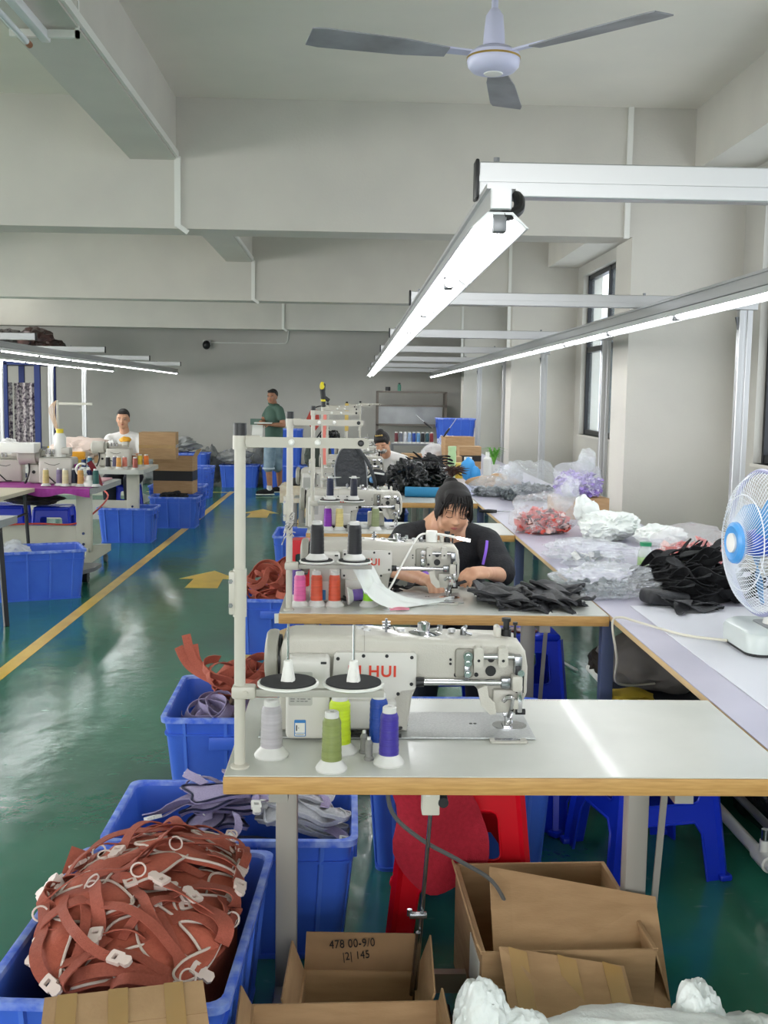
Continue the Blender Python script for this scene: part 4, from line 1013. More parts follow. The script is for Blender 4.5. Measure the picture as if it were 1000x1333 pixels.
# solid core of the heap: folded harnesses underneath
bm = B(); bmesh.ops.create_icosphere(bm, subdivisions=4, radius=1)
for v in bm.verts:
    x, y = -.45 + v.co.x * .20, 2.345 + v.co.y * .30; v.co = V(x, y, max(.02, fnA(x, y) - .03 if v.co.z > 0 else .10))
core = tag(obj('folded_harness_layers', bm, mTerra), 'folded terracotta cloth layers at the core of the nearest heaped crate', 'cloth', None, 'stuff')
rnd = random.Random(11); k = 0
for row, (yy, cnt) in enumerate(((2.66, 4), (2.56, 4), (2.46, 5), (2.36, 5), (2.26, 5), (2.16, 5), (2.07, 4))):
    for j in range(cnt):
        xx = -.45 + (j / (cnt - 1) - .5) * .36 + rnd.uniform(-.02, .02)
        harness('pet_harness', 'terracotta webbing harness with pale piping and buckles, heaped in the nearest blue crate', fnA, xx, yy + rnd.uniform(-.02, .02), rnd.gauss(0, .5) + .0, (rnd.uniform(.17, .24), rnd.uniform(.08, .11)), k * 7 + 3,
                mTerra, mTerra2, mPipe, mBk, 'terracotta harnesses heaped in the nearest crate', .002 + .011 * (k % 4), nst=2, ringn=1 if k % 2 else 0); k += 1
fnB = lambda x, y: .262 + .05 * math.exp(-((x + .25) / .3) ** 2) + .02 * noise.noise(V(x * 9, y * 9, 4))
bm = B(); bmesh.ops.create_icosphere(bm, subdivisions=3, radius=1)
for v in bm.verts: v.co = V(-.31 + v.co.x * .27, 2.98 + v.co.y * .165, .13 + v.co.z * .12)
tag(obj('folded_harness_layers', bm, mNavy), 'dark folded harness layers at the bottom of the second blue crate', 'cloth', None, 'stuff')
for j in range(13):
    g = j >= 6; LIM = limiter(-.13, 2.975, .135, .155) if g else limiter(-.40, 2.975, .17, .155)
    harness('pet_harness', 'pale grey padded harness lying in the blue crate behind the terracotta heap' if g else 'lavender webbing harness lying in the blue crate behind the terracotta heap',
            fnB, (-.12 if g else -.36) + rnd.uniform(-.05, .05), 2.96 + rnd.uniform(-.07, .07), rnd.gauss(0, .45), (.21 if g else .18, .085), 400 + j * 5, mGreyF if g else mLav, mLav, mGreyF if g else mNavy, mWhiteP,
            'grey harnesses in the second crate' if g else 'lavender harnesses in the second crate', .004 + .016 * (j % 6), nst=1 if g else 2, ringn=j % 2)
# loose webbing: loops lying in a crate
def webbing(name, label, cx, cy, z, R, m, seed, group, turns=1.5, w=.03, wob=.03, tilt=0):
    rnd = random.Random(seed); pts, nr = [], []; M_ = int(26 * turns); a0 = rnd.uniform(0, 6.28)
    ax = V(rnd.gauss(0, .45), rnd.gauss(0, .45) - tilt, 1).normalized(); x_, y_ = basis(ax)
    for k in range(M_):
        a = a0 + 2 * PI * turns * k / M_; q = R * (1 + .35 * math.sin(a * 1.7 + seed)) * (1 - .25 * k / M_)
        p = V(cx, cy, z) + x_ * q * math.cos(a) + y_ * q * math.sin(a) * .75 + ax * wob * math.sin(a * 1.3 + seed)
        pts.append(p); nr.append((V(p.x - cx, p.y - cy, p.z - z).normalized() + ax * .5 * math.sin(a * .9 + seed)).normalized())
    bm = B(); ribbon(bm, pts, nr, w, .003)
    return tag(obj(name, bm, m, None, True, None, 60), label, 'strap', group)
for k in range(9):
    webbing('coiled_strap', 'terracotta strap coiled in the crate with lavender webbing, behind the nearest machine', -.42 + rnd.uniform(-.07, .09), 4.10 + rnd.uniform(-.10, .14), .38 + rnd.uniform(-.04, .08), .095, mTerra3, 60 + k, 'terracotta straps in the crate behind the first table', 1.7, .038, .025, .5)
for k, (dx, dz) in enumerate(((-.20, .14), (-.17, .10), (-.23, .09))):
    bm = B(); p = spline([(-.36, 4.18, .34), (-.46 + dx * .2, 4.2, .38), (-.50 + dx * .6, 4.25, .40 + dz * .4), (-.46 + dx, 4.28, .42 + dz)], 5); ribbon(bm, p, V(.3, -1, .2), .036, .003)
    tag(obj('loose_strap', bm, mTerra3), 'terracotta strap end sticking up from the crate behind the nearest machine', 'strap', 'strap ends sticking up')
for k in range(6):
    webbing('coiled_strap', 'lavender webbing lying low in the crate under the terracotta strap rolls', -.50 + rnd.uniform(-.08, .10), 4.02 + rnd.uniform(-.06, .06), .30 + .008 * k, .10, mLav, 80 + k, 'lavender webbing in the crate behind the first table', 1.4, .036, .015, .2)
mCamo = mat('brown_black_cord', (92, 72, 50), .8, c2=(30, 26, 24), scale=60)
bm = B(); tube(bm, spline([(-.44, 3.98, .37), (-.42, 3.93, .40), (-.40, 3.90, .36), (-.405, 3.89, .30), (-.37, 3.93, .33)], 6), .014, 8); tag(obj('braided_cord', bm, mCamo), 'brown and black braided cord bundled in the crate among terracotta straps', 'cord')
for k in range(13):
    webbing('coiled_strap', 'terracotta strap in the tangled heap of the crate beside the second table', -.43 + rnd.uniform(-.11, .12), 6.44 + rnd.uniform(-.18, .15), .40 + rnd.uniform(-.06, .10), .105, mTerra3, 120 + k, 'terracotta straps tangled in the crate beside the second table', 1.5, .038, .035, .6)
bm = B(); bmesh.ops.create_icosphere(bm, subdivisions=3, radius=1, matrix=Matrix.Translation((-.455, 6.5, .25)) @ Matrix.Diagonal((.17, .25, .11, 1))); tag(obj('strap_heap_core', bm, mTerra2), 'terracotta straps packed at the bottom of the tangled crate', 'strap', None, 'stuff')
bm = B(); bmesh.ops.create_icosphere(bm, subdivisions=3, radius=1, matrix=Matrix.Translation((-.45, 4.12, .24)) @ Matrix.Diagonal((.17, .22, .09, 1))); tag(obj('strap_heap_core', bm, mLav), 'webbing packed at the bottom of the crate behind the nearest machine', 'strap', None, 'stuff')
pt = panel('paper_tag', (-.44, 6.194, .20), (-.37, 6.192, .205), (-.372, 6.196, .262), (-.442, 6.198, .257), .001, mWhiteP, None); tag(pt, 'small pale paper tag stuck on the front of the tangled strap crate', 'tag')
bm = B(); crumple(bm, (-.24, 3.98, .36), (.035, .03, .05), 5, .3, 1.8, 3, .30); tag(obj('plastic_wrap', bm, mFilm), 'scrap of clear plastic wrap hanging at the crate edge by the table corner', 'wrap')
# ---------------------------------------------------------------- desk fan on the worktop
mFB = mat('fan_blue_plastic', (72, 150, 216), .3); mFBt = mat('fan_blade_blue', (86, 168, 224), .25, alpha=.55); mGrey = mat('pale_grey_plastic', (196, 204, 202), .35, coat=.3); mWire = mat('white_wire', (222, 226, 230), .35)
df = thing('desk_fan', 'white and blue desk fan with a wire guard standing on the long worktop', 'fan', (1.372, 3.30, .7535), 0)
bm = B(); plate(bm, rrect(-.155, .155, -.135, .135, .045, 6), [], .010, Matrix.Identity(4)); obj('base_sole', bm, mBlackM, df)
bm = B(); rr = [[V(x * k, y * k, z) for x, y in rrect(-.16, .16, -.14, .14, .05, 6)] for k, z in ((1, .010), (1.0, .055), (.97, .068), (.86, .078))]; ring_loft(bm, rr); base = obj('base', bm, mGrey, df)
bm = B(); plate(bm, rrect(-.085, .02, -.09, .06, .02), [], .002, Matrix.Translation((0, 0, .078))); obj('control_panel', bm, mAluD, base)
for k in range(4):
    bm = B(); b2(bm, -.07 + k * .022, -.056 + k * .022, -.075, -.05, .08, .087, .002); obj('speed_button', bm, mGrey, base)
bm = B(); lathe(bm, [(0, .075), (.040, .075), (.034, .10), (.022, .12), (.020, .24), (0, .24)], 24, (-.03, 0, 0)); obj('neck', bm, mWhiteP, df)
HZ = .335; HX = -.088; ax = V(-1, -.08, 0).normalized()
Rf = Matrix.Translation((HX, .0, HZ)) @ ax.to_track_quat('Z', 'Y').to_matrix().to_4x4()        # fan axis = local z
def L_(x, y, z): return Rf @ V(x, y, z)
bm = B()
def latheF(bm, prof, n=40):
    rings = [[L_(max(r, 1e-4) * math.cos(2 * PI * k / n), max(r, 1e-4) * math.sin(2 * PI * k / n), z) for k in range(n)] for r, z in prof]; ring_loft(bm, rings)
latheF(bm, [(0, -.14), (.035, -.14), (.052, -.12), (.055, -.05), (.045, -.03), (0, -.03)]); mo = obj('motor_housing', bm, mWhiteP, df)
RG = .222
def dome(r, s, d): return s * d * math.cos(min(1, r / RG) * PI / 2) ** .55
bm = B()
for k in range(84):
    a = 2 * PI * k / 84; pts = []
    for j in range(9):
        r = .045 + (RG - .045) * j / 8; aa = a + .55 * (j / 8); pts.append(L_(r * math.cos(aa), r * math.sin(aa), dome(r, 1, .075) + .012))
    tube(bm, pts, .0011, 4)
g = obj('front_guard', bm, mWire, df)
bm = B(); tube(bm, [L_(.150 * math.cos(a / 48 * 2 * PI), .150 * math.sin(a / 48 * 2 * PI), dome(.15, 1, .075) + .011) for a in range(48)], .002, 6, True); obj('guard_ring', bm, mWire, g)
bm = B()
for k in range(84):
    a = 2 * PI * k / 84; pts = []
    for j in range(8):
        r = .05 + (RG - .05) * j / 7; pts.append(L_(r * math.cos(a - .3 * j / 7), r * math.sin(a - .3 * j / 7), dome(r, -1, .085) - .008))
    tube(bm, pts, .0011, 4)
bgd = obj('rear_guard', bm, mWire, df)
bm = B(); tube(bm, [L_(.150 * math.cos(a / 48 * 2 * PI), .150 * math.sin(a / 48 * 2 * PI), dome(.15, -1, .085) - .007) for a in range(48)], .002, 6, True); obj('guard_ring', bm, mWire, bgd)
bm = B(); tube(bm, [L_((RG + .002) * math.cos(a / 72 * 2 * PI), (RG + .002) * math.sin(a / 72 * 2 * PI), .002) for a in range(72)], .008, 8, True); obj('rim_band', bm, mat('violet_grey_rim', (150, 152, 186), .35), df)
bm = B(); latheF(bm, [(0, .075), (.062, .075), (.066, .082), (.064, .092), (.052, .098), (.030, .094), (0, .094)]); bd = obj('centre_badge', bm, mFB, df)
bm = B(); latheF(bm, [(0, .093), (.031, .093), (.030, .101), (0, .104)]); obj('badge_disc', bm, mWhiteP, bd)
bm = B(); latheF(bm, [(0, -.035), (.042, -.035), (.044, .02), (.036, .045), (0, .05)]); hb = obj('blade_hub', bm, mat('fan_hub_blue', (50, 90, 190), .3), df)
for k in range(3):
    a0 = k * 2 * PI / 3 + .4; bm = B(); N = 9; G = []
    for i in range(N):
        r = .04 + .155 * i / (N - 1); row = []
        half = .25 + .38 * math.sin(PI * min(1, .25 + i / (N - 1) * .8))
        for j in range(7):
            t = j / 6 - .5; a = a0 + t * 2 * half + .35 * i / (N - 1); row.append(bm.verts.new(L_(r * math.cos(a), r * math.sin(a), .005 + t * .05 * (1.1 - .4 * i / N))))
        G.append(row)
    for i in range(N - 1):
        for j in range(6): bm.faces.new((G[i][j], G[i + 1][j], G[i + 1][j + 1], G[i][j + 1]))
    solid(bm, .002); obj('blade', bm, mFBt, df)
bm = B(); tube(bm, spline([(1.21, 3.35, .765), (1.10, 3.45, .760), (1.0, 3.62, .764), (.955, 3.70, .765), (.93, 3.72, .74), (.945, 3.70, .62), (.98, 3.80, .50), (1.2, 4.1, .42)], 8), .0045, 8); tag(obj('fan_cord', bm, mat('beige_cord', (206, 202, 186), .5)), 'thin beige cord running from the desk fan over the worktop edge', 'cord')
# ribbons on the fan base
for k, (m_, dx) in enumerate(((mWhiteP, 0), (mat('violet_ribbon', (96, 88, 150), .6), .03), (mWhiteP, .05))):
    pts = [V(1.33 + dx + .038 * math.cos(a), 3.20 + .01 * k, .868 + .03 * math.sin(a)) for a in [i / 20 * 2 * PI for i in range(21)]]
    bm = B(); ribbon(bm, pts, [V(math.cos(i / 20 * 2 * PI), 0, math.sin(i / 20 * 2 * PI)) for i in range(21)], .022, .002)
    tag(obj('ribbon_loop', bm, m_), ['white ribbon loop, leftmost of three on the fan base', 'violet ribbon loop between two white ones on the fan base', 'white ribbon loop, rightmost of three on the fan base'][k], 'ribbon')
# ---------------------------------------------------------------- black cut pieces
def piece_mesh(seed, L=.22, W=.06, th=.003, curl=.02):
    rnd = random.Random(seed); bm = B(); nx, ny = 14, 4
    c1, c2, c3 = rnd.uniform(-1, 1), rnd.uniform(0, 6), rnd.uniform(-.8, .8)
    def f(x, y):
        u = x / L; w = (1 - .85 * abs(2 * u) ** 2.2 + .15 * math.sin(6 * u + c2)) if th < .005 else 1 - .5 * abs(2 * u) ** 3 + .18 * math.sin(6 * u + c2)
        return V(x, y * w + c1 * .05 * (4 * u * u - .5), curl * math.sin(7 * u + c2) + .008 * math.sin(40 * y + 9 * u) + c3 * u * .03)
    sheet(bm, L, W, nx, ny, f); solid(bm, th)
    me = bpy.data.meshes.new('fabric_piece'); bmesh.ops.recalc_face_normals(bm, faces=bm.faces[:]); bm.to_mesh(me); bm.free()
    me.polygons.foreach_set('use_smooth', [True] * len(me.polygons)); me.set_sharp_from_angle(angle=.9); return me
PM = [piece_mesh(i, L, W, th, c) for i, (L, W, th, c) in enumerate(((.24, .05, .003, .007), (.20, .07, .003, .009), (.28, .045, .003, .008), (.17, .08, .004, .006), (.22, .06, .003, .011)))]
def pieces(n, fn, label, group, m, seed, sc=1.0, meshes=PM):
    rnd = random.Random(seed)
    for k in range(n):
        p, rot = fn(k / n, rnd); me = meshes[rnd.randrange(len(meshes))]
        if not me.materials: me.materials.append(None)
        o = bpy.data.objects.new('fabric_piece', me); C.objects.link(o); o.material_slots[0].link = 'OBJECT'; o.material_slots[0].material = m
        o.location = p; o.rotation_euler = rot; o.scale = (sc, sc, sc); tag(o, label, 'fabric piece', group)
def pileA(t, r):
    # tall pile: pieces fanned, standing on edge, long side towards the upper left
    u = r.uniform(-1, 1); v = r.uniform(-1, 1); z = .765 + .19 * t * max(0, 1 - (u * .85) ** 2) * (1 - .4 * abs(v))
    return (1.375 + u * .15 + .03 * t, 4.28 + v * .24, z), (r.gauss(.35, .35), r.gauss(.25, .2), r.gauss(2.45, .45))
bm = B(); bmesh.ops.create_icosphere(bm, subdivisions=3, radius=1, matrix=Matrix.Translation((1.38, 4.28, .75)) @ Matrix.Diagonal((.16, .24, .13, 1)))
for v in bm.verts: v.co.z = max(v.co.z, .7505)
tag(obj('packed_fabric_pieces', bm, mBlackF), 'black fabric pieces packed inside the big pile on the worktop', 'fabric', None, 'stuff')
pieces(150, pileA, 'black cut fabric piece in the large spiky pile on the worktop left of the fan', 'black fabric pieces in the pile by the fan', mBlackF, 5, .95)
pieces(8, lambda t, r: ((1.19 + r.uniform(-.10, .14), 3.88 + r.uniform(-.05, .08), .762 + .02 * t), (r.gauss(0, .1), r.gauss(0, .1), r.gauss(.1, .5))), 'black fabric piece lying flat before the spiky pile on the worktop', 'flat black pieces before the pile', mBlackS, 6, .9)
bm = B(); b2(bm, -.09, .09, -.05, .05, 0, .055, .02, 3); o = tag(obj('fabric_bundle', bm, mBlackS, None, True, (1.20, 4.02, .7505)), 'folded black bundle standing at the front left foot of the spiky pile', 'fabric'); o.rotation_euler = (0, .1, .2)
PM2 = [piece_mesh(30 + i, L, W, .009, .006) for i, (L, W) in enumerate(((.20, .065), (.17, .085), (.24, .055), (.15, .09)))]
bm = B(); b2(bm, .52, .76, 3.98, 4.16, .7505, .775, .01); tag(obj('packed_fabric_pieces', bm, mBlackS), 'flat black pieces packed at the bottom of the stack on the second table', 'fabric', None, 'stuff')
pieces(46, lambda t, r: ((.65 + r.uniform(-.15, .19), 4.02 + r.uniform(-.14, .13), .760 + .042 * t), (r.gauss(0, .09), r.gauss(0, .09), r.gauss(-.25, .5))), 'black padded fabric piece stacked on the right half of the second table', 'black padded pieces on the second table', mBlackS, 8, 1.0, PM2)
pieces(10, lambda t, r: ((.19 + r.uniform(-.05, .06), 4.24 + r.uniform(-.04, .05), .757 + .018 * t), (r.gauss(0, .15), r.gauss(0, .15), r.gauss(0, 1))), 'small black strip in the heap behind the gauze on the second table', 'small black strips on the second table', mBlackF, 9, .45)
def pileC(t, r): return (.66 + r.uniform(-.12, .16), 9.0 + r.uniform(-.2, .2), .78 + .20 * t * (1 - .3 * r.random())), (r.gauss(.1, .25), r.gauss(.1, .2), r.gauss(.1, .5))
# the far pile stands beyond the fourth table, on the next one
pieces(60, lambda t, r: ((.66 + r.uniform(-.12, .16), 10.02 + r.uniform(-.15, .15), .765 + .22 * t * (1 - .2 * r.random())), (r.gauss(.1, .2), r.gauss(.1, .2), r.gauss(.1, .5))), 'black cut piece in the pile on the fifth table beside the black bags', 'black pieces on the fifth table', mBlackF, 15, 1.35)
bm = B(); crumple(bm, (.66, 10.02, .84), (.15, .14, .10), 8, .1, 2, 3, .7505); tag(obj('packed_fabric_pieces', bm, mBlackF), 'black pieces packed inside the pile on the fifth table', 'fabric', None, 'stuff')
# ---------------------------------------------------------------- bags
def bag(label, loc, s, film, seed, content=None, cm=None, cs=(.7, .7, .6), czs=0, amp=.2, n=0, nm='plastic_bag', knot=None, cmesh=None, csc=.35, sub=4, freq=1.6, group=None):
    t = thing(nm, label, 'bag', loc, 0, group)
    bm = B(); crumple(bm, (0, 0, s[2] * .8), s, seed, amp, freq, sub, 0)
    if knot:
        k = V(knot); crumple(bm, k, (.05, .04, .07), seed + 2, .35, 2, 3, -9); crumple(bm, k * .75 + V(0, 0, .02), (.06, .05, .07), seed + 3, .3, 2, 3, 0)
    obj('film', bm, film, t, True, None, 70)
    if content:
        rnd = random.Random(int(seed * 10)); bm = B()
        for k in range(n):
            a = rnd.uniform(0, 6.28); q = rnd.random() ** .4; z = rnd.random()
            p = V(cs[0] * s[0] * q * math.cos(a), cs[1] * s[1] * q * math.sin(a), .012 + z * cs[2] * s[2] * 1.6 * (1 - q * q * .4) + czs)
            pts = [p + V(rnd.uniform(-1, 1), rnd.uniform(-1, 1), rnd.uniform(-.5, .5)) * .035 for _ in range(3)]
            pts = spline([pts[0], p, pts[1]], 3); nn = V(rnd.gauss(0, 1), rnd.gauss(0, 1), rnd.gauss(0, 1)).normalized()
            ribbon(bm, pts, nn, rnd.uniform(.018, .035), .003)
        o = obj(content, bm, cm[0], t, False); o['kind'] = 'stuff'
        for m in cm[1:]: o.data.materials.append(m)
        idx = [rnd.randrange(len(cm)) for _ in range(n)]; pl = o.data.polygons; per = max(1, len(pl) // n)
        for i, p in enumerate(pl): p.material_index = idx[min(i // per, n - 1)]
    return t
mCor = mat('coral_scrap', (222, 88, 74), .7); mBrn = mat('brown_scrap', (110, 60, 50), .7); mPink = mat('pale_pink_scrap', (232, 196, 188), .7)
mVio = mat('violet_scrap', (160, 136, 206), .7); mVioL = mat('pale_violet_scrap', (212, 204, 226), .6); mGr = mat('grey_scrap', (96, 104, 108), .7); mGr2 = mat('grey_scrap_light', (132, 140, 142), .7)
W0 = .7505
bag('clear plastic bag of coral red strips on the worktop edge beyond the second table', (1.12, 6.22, W0), (.19, .17, .13), mFilm, 2.2, 'red_strips', [mCor, mCor, mCor, mBrn, mPink], (.72, .8, .62), n=420, knot=(.17, .05, .24), amp=.22)
cb_ = carton('cardboard box on the worktop under the bag of violet strips', (1.50, 7.05, W0), math.radians(4), .34, .28, .135, closed=True)
bag('clear plastic bag of violet strips on a cardboard box by the column', (1.49, 7.03, W0 + .142), (.165, .15, .13), mFilm, 5.1, 'violet_strips', [mVio, mVio, mVioL], (.85, .85, .75), n=480, knot=(.06, 0, .24), amp=.15)
bag('large clear bag half full of grey pieces, left of the violet bag', (1.38, 8.25, W0), (.24, .2, .16), mFilm, 7.3, 'grey_pieces', [mGr, mGr2], (.9, .85, .45), n=420, amp=.2, knot=(-.15, .02, .22))
bag('smaller clear bag of grey pieces lying before the tan cushion', (1.13, 8.55, W0), (.17, .15, .09), mFilm, 9.2, 'grey_pieces', [mGr, mGr2], (.8, .8, .4), n=220, amp=.25)
bag('white crumpled plastic bag on the worktop beside the bag of coral strips', (1.45, 5.95, W0), (.16, .16, .085), mBagW, 4.4, amp=.25, knot=(-.15, .04, .17), sub=5)
bag('flattened end of white plastic sheet trailing towards the column', (1.66, 5.72, W0), (.13, .10, .06), mBagW, 6.4, amp=.25)
bag('empty clear plastic bag lying between the coral bag and the glass bottle', (1.15, 5.12, W0), (.20, .22, .055), mFilm, 1.7, 'folded_cards', [mGr2, mWhiteP], (.35, .2, .3), n=14, amp=.3, sub=5)
bag('clear plastic bag holding grey pieces, nearest on the worktop by the second table', (1.02, 4.28, W0), (.20, .19, .06), mFilm, 3.9, 'grey_pieces', [mGr, mGr2], (.6, .6, .3), n=60, amp=.3, sub=5)
bag('clear bag of pink pieces behind the spiky black pile', (1.62, 4.95, W0), (.20, .18, .11), mFilm, 8.1, 'pink_pieces', [mPink, mCor, mCor], (.85, .8, .65), n=240, amp=.15)
bag('shiny black plastic bag behind the head of the fourth machine', (.44, 8.62, W0), (.16, .14, .15), mBagB, 2.9, amp=.28, sub=5, knot=(-.03, 0, .22))
bag('second shiny black plastic bag, lower and right of the first', (.64, 9.35, W0), (.20, .16, .12), mBagB, 5.9, amp=.28, sub=5)
bag('small clear bag with a white tag near the far end of the worktop', (1.20, 13.3, W0), (.20, .2, .17), mFilm, 1.1, amp=.3, group=None)
bag('clear bag stuffed with salmon pieces at the far end of the tables', (.96, 12.6, W0), (.15, .15, .13), mFilmW, 3.4, 'salmon_pieces', [mPink, mCor], (.85, .85, .7), n=120, amp=.15)
bag('clear bag behind the green potted plant on the worktop', (1.42, 9.7, W0), (.13, .12, .10), mFilm, 4.8, amp=.3)
bag('clear bag on the left grey table, grey cloth pieces inside', (-2.86, 8.0, .755), (.20, .18, .16), mFilmW, 6.6, 'grey_pieces', [mGr, mGr2], (.85, .85, .6), n=220, amp=.2)
bag('clear crumpled bag inside the nearest crate left of the aisle', (-2.50, 7.92, .24), (.15, .12, .10), mFilmW, 7.7, amp=.3)
# bottle
gb = thing('glass_bottle', 'small clear glass bottle with a green cap on the worktop', 'bottle', (1.355, 4.86, W0))
bm = B(); lathe(bm, [(0, 0), (.032, 0), (.034, .006), (.034, .075), (.028, .095), (.024, .105), (.024, .118), (0, .118)], 24); obj('bottle_body', bm, mat('bottle_glass', (220, 232, 222), .05, alpha=.35), gb)
bm = B(); lathe(bm, [(0, .112), (.027, .112), (.027, .128), (0, .129)], 24); obj('cap', bm, mat('green_cap', (44, 140, 96), .4), gb)
bm = B(); lathe(bm, [(0, .02), (.0348, .02), (.0348, .06), (0, .06)], 24); obj('bottle_label', bm, mat('green_label', (120, 170, 70), .5, c2=(226, 226, 216), scale=18), gb)
# items beyond: tan cushion arms, glove, plant, bottles, cartons
bm = B()
for c_, s_, a_ in (((1.11, 8.95, .84), (.17, .05, .045), -.1), ((1.30, 9.0, .83), (.15, .07, .06), .3), ((1.22, 8.8, .80), (.14, .045, .04), .1)): ell(bm, c_, s_, 3, Matrix.Rotation(a_, 4, 'Y'))
o = tag(blob('tan_cushion', bm, mat('tan_cloth', (176, 146, 112), .8), None, .012, 6), 'tan stuffed cloth roll lying on the worktop before the plant', 'cushion')
bm = B(); crumple(bm, (1.06, 9.75, .88), (.07, .05, .11), 1.5, .15, 1.5, 3, W0); crumple(bm, (1.12, 9.72, .84), (.05, .04, .08), 2.5, .15, 1.5, 3, W0); tag(obj('blue_bag', bm, mat('sky_blue_film', (62, 156, 222), .35)), 'bright sky blue bag standing among clutter on the worktop', 'bag')
pl_ = thing('potted_plant', 'small green grassy potted plant on the worktop by the columns', 'plant', (1.46, 11.0, W0))
bm = B(); lathe(bm, [(0, 0), (.05, 0), (.065, .10), (0, .10)], 20); obj('pot', bm, mWhiteP, pl_)
bm = B(); rnd = random.Random(2)
for k in range(90):
    a = rnd.uniform(0, 6.28); L = rnd.uniform(.08, .2); e = V(math.cos(a) * L * .7, math.sin(a) * L * .7, .10 + L * .8)
    p = [V(0, 0, .09), V(e.x * .45, e.y * .45, e.z + .02), e]; ribbon(bm, p, V(math.cos(a), math.sin(a), .5), [.010, .012, .002], .001)
o = obj('leaves', bm, mat('plant_green', (84, 150, 48), .5, c2=(120, 180, 70), scale=6), pl_, False); o['kind'] = 'stuff'
def jar(label, loc, r, h, m, capm=mWhiteP, name='bottle', cat='bottle', taper=.6):
    t = thing(name, label, cat, loc); bm = B(); lathe(bm, [(0, 0), (r, 0), (r, h * .72), (r * taper, h * .82), (r * taper, h * .86), (0, h * .86)], 20); obj('bottle_body', bm, m, t)
    bm = B(); lathe(bm, [(0, h * .84), (r * (taper + .08), h * .84), (r * (taper + .08), h), (0, h)], 16); obj('cap', bm, capm, t); return t
mMint = mat('mint_plastic', (176, 210, 160), .4)
jar('mint green flask standing left of the blue bag on the worktop', (.99, 10.6, W0), .042, .30, mMint, mMint, taper=.9)
jar('yellow jar beside the mint flask on the far worktop', (1.05, 10.4, W0), .045, .15, mat('yellow_jar', (228, 196, 70), .4), mat('yellow_lid', (236, 214, 110), .4), taper=.9)
jar('clear jar right of the yellow jar on the far worktop', (1.16, 10.7, W0), .04, .19, mat('jar_clear', (210, 214, 208), .15, alpha=.6), mWhiteP, taper=.9)
jar('white spray bottle left of the potted plant', (1.36, 10.75, W0), .04, .24, mWhiteP, mWhiteP, taper=.4)
carton('cardboard box with a black tape band on the far worktop', (1.30, 11.9, W0), 0, .24, .26, .24, closed=True, tape='black')
carton('open cardboard box behind the black-banded one, paper on top', (1.22, 12.4, W0), .1, .34, .26, .33, closed=True)
carton('small cardboard box on the far table next to the salmon bag', (.66, 11.9, .752), 0, .22, .2, .15, closed=True)
carton('low cardboard tray behind the mint flask', (1.03, 11.3, W0), 0, .24, .2, .16, closed=True)
for k, (nm, x, y, z, a) in enumerate((('slim black-handled brush lying on the tables behind the woman', .93, 7.25, W0 + .012, 1.5), ('black-handled tool leaning up from the far clutter', 1.08, 12.3, 1.13, .6), ('second black-handled tool leaning by the cartons', .90, 12.8, 1.2, -.9))):
    t = thing('hand_brush', nm, 'tool', (x, y, z), 0); bm = B(); d = V(math.sin(a), 0, math.cos(a) if k else 0)
    tube(bm, [d * -.06, d * .0, d * .06], [.008, .014, .010], 8); obj('handle', bm, mBlackM, t)
    bm = B(); cyl(bm, d * .06, d * .20, .004, n=6); obj('shaft', bm, mSteel, t)
bm = B(); cyl(bm, (.42, 7.92 + .45, .79), (.80, 7.92 + .40, .79), .04, n=16); tag(obj('fabric_roll', bm, mat('teal_cloth', (44, 128, 172), .7)), 'teal blue cloth roll on the fourth table below the black bags', 'roll')
# under the worktop: bags and a dark carton
carton('dark storage box under the worktop beside the second table', (1.40, 4.3, 0), .1, .5, .6, .34, closed=True, m=mat('black_storage', (36, 40, 48), .4), name='storage_box')
bag('grey cloth bag with a yellow lining on the dark box under the worktop', (1.28, 4.35, .345), (.22, .2, .13), mat('grey_cloth_bag', (120, 116, 112), .85), 3.2, amp=.15, nm='cloth_bag')
bm = B(); crumple(bm, (1.10, 4.10, .37), (.10, .08, .025), 4, .2, 1.8, 3, .345); tag(obj('yellow_cloth', bm, mat('mustard_cloth', (206, 178, 60), .8)), 'mustard yellow cloth peeping from under the grey bag', 'cloth')
bm = B(); crumple(bm, (1.10, 4.52, .40), (.06, .06, .06), 7, .4, 2.2, 3, .345); tag(obj('dark_tool_pouch', bm, mat('dark_pouch', (52, 46, 40), .8)), 'small dark pouch under the worktop next to the grey bag', 'pouch')
bm = B(); tube(bm, spline([(.35, 5.55, .12), (.6, 5.3, .2), (.9, 5.2, .28), (1.15, 5.3, .16)], 6), .012, 8); tag(obj('air_hose', bm, mAlu), 'pale hose running under the second and third tables', 'hose')
# ---------------------------------------------------------------- on the second table
mGauze = mat('white_gauze', (236, 240, 236), .6, alpha=.72)
bm = B()
def gz(x, y):
    u = (x + .2) / .4                                     # drapes from the disc arm over the lime cone, down to the table, then trails right
    path = spline([(.045, 3.905, .925), (.075, 3.895, .86), (.11, 3.90, .80), (.19, 3.93, .762), (.28, 3.98, .758), (.37, 4.04, .757)], 6)
    i = min(int(u * (len(path) - 1)), len(path) - 2); f = u * (len(path) - 1) - i; p = path[i].lerp(path[i + 1], f)
    w = .35 + .65 * min(1, u * 2.2); return p + V(.0 + y * .5, y * .9 * w + .0, abs(y) * .3 * (1 - u) * -1 + .006 * math.sin(y * 90 + u * 9) + (.03 * math.cos(y * 14) * math.sin(PI * min(1, u * 1.2)) if u > .3 else 0))
sheet(bm, .4, .15, 40, 14, gz); solid(bm, .001); tag(obj('gauze_scrap', bm, mGauze), 'translucent white gauze hanging from the thread stand over the lime cone', 'cloth')
sn = thing('thread_snips', 'pink-handled thread snips lying at the front of the second table', 'snips', (.155, 3.86, .756), .1)
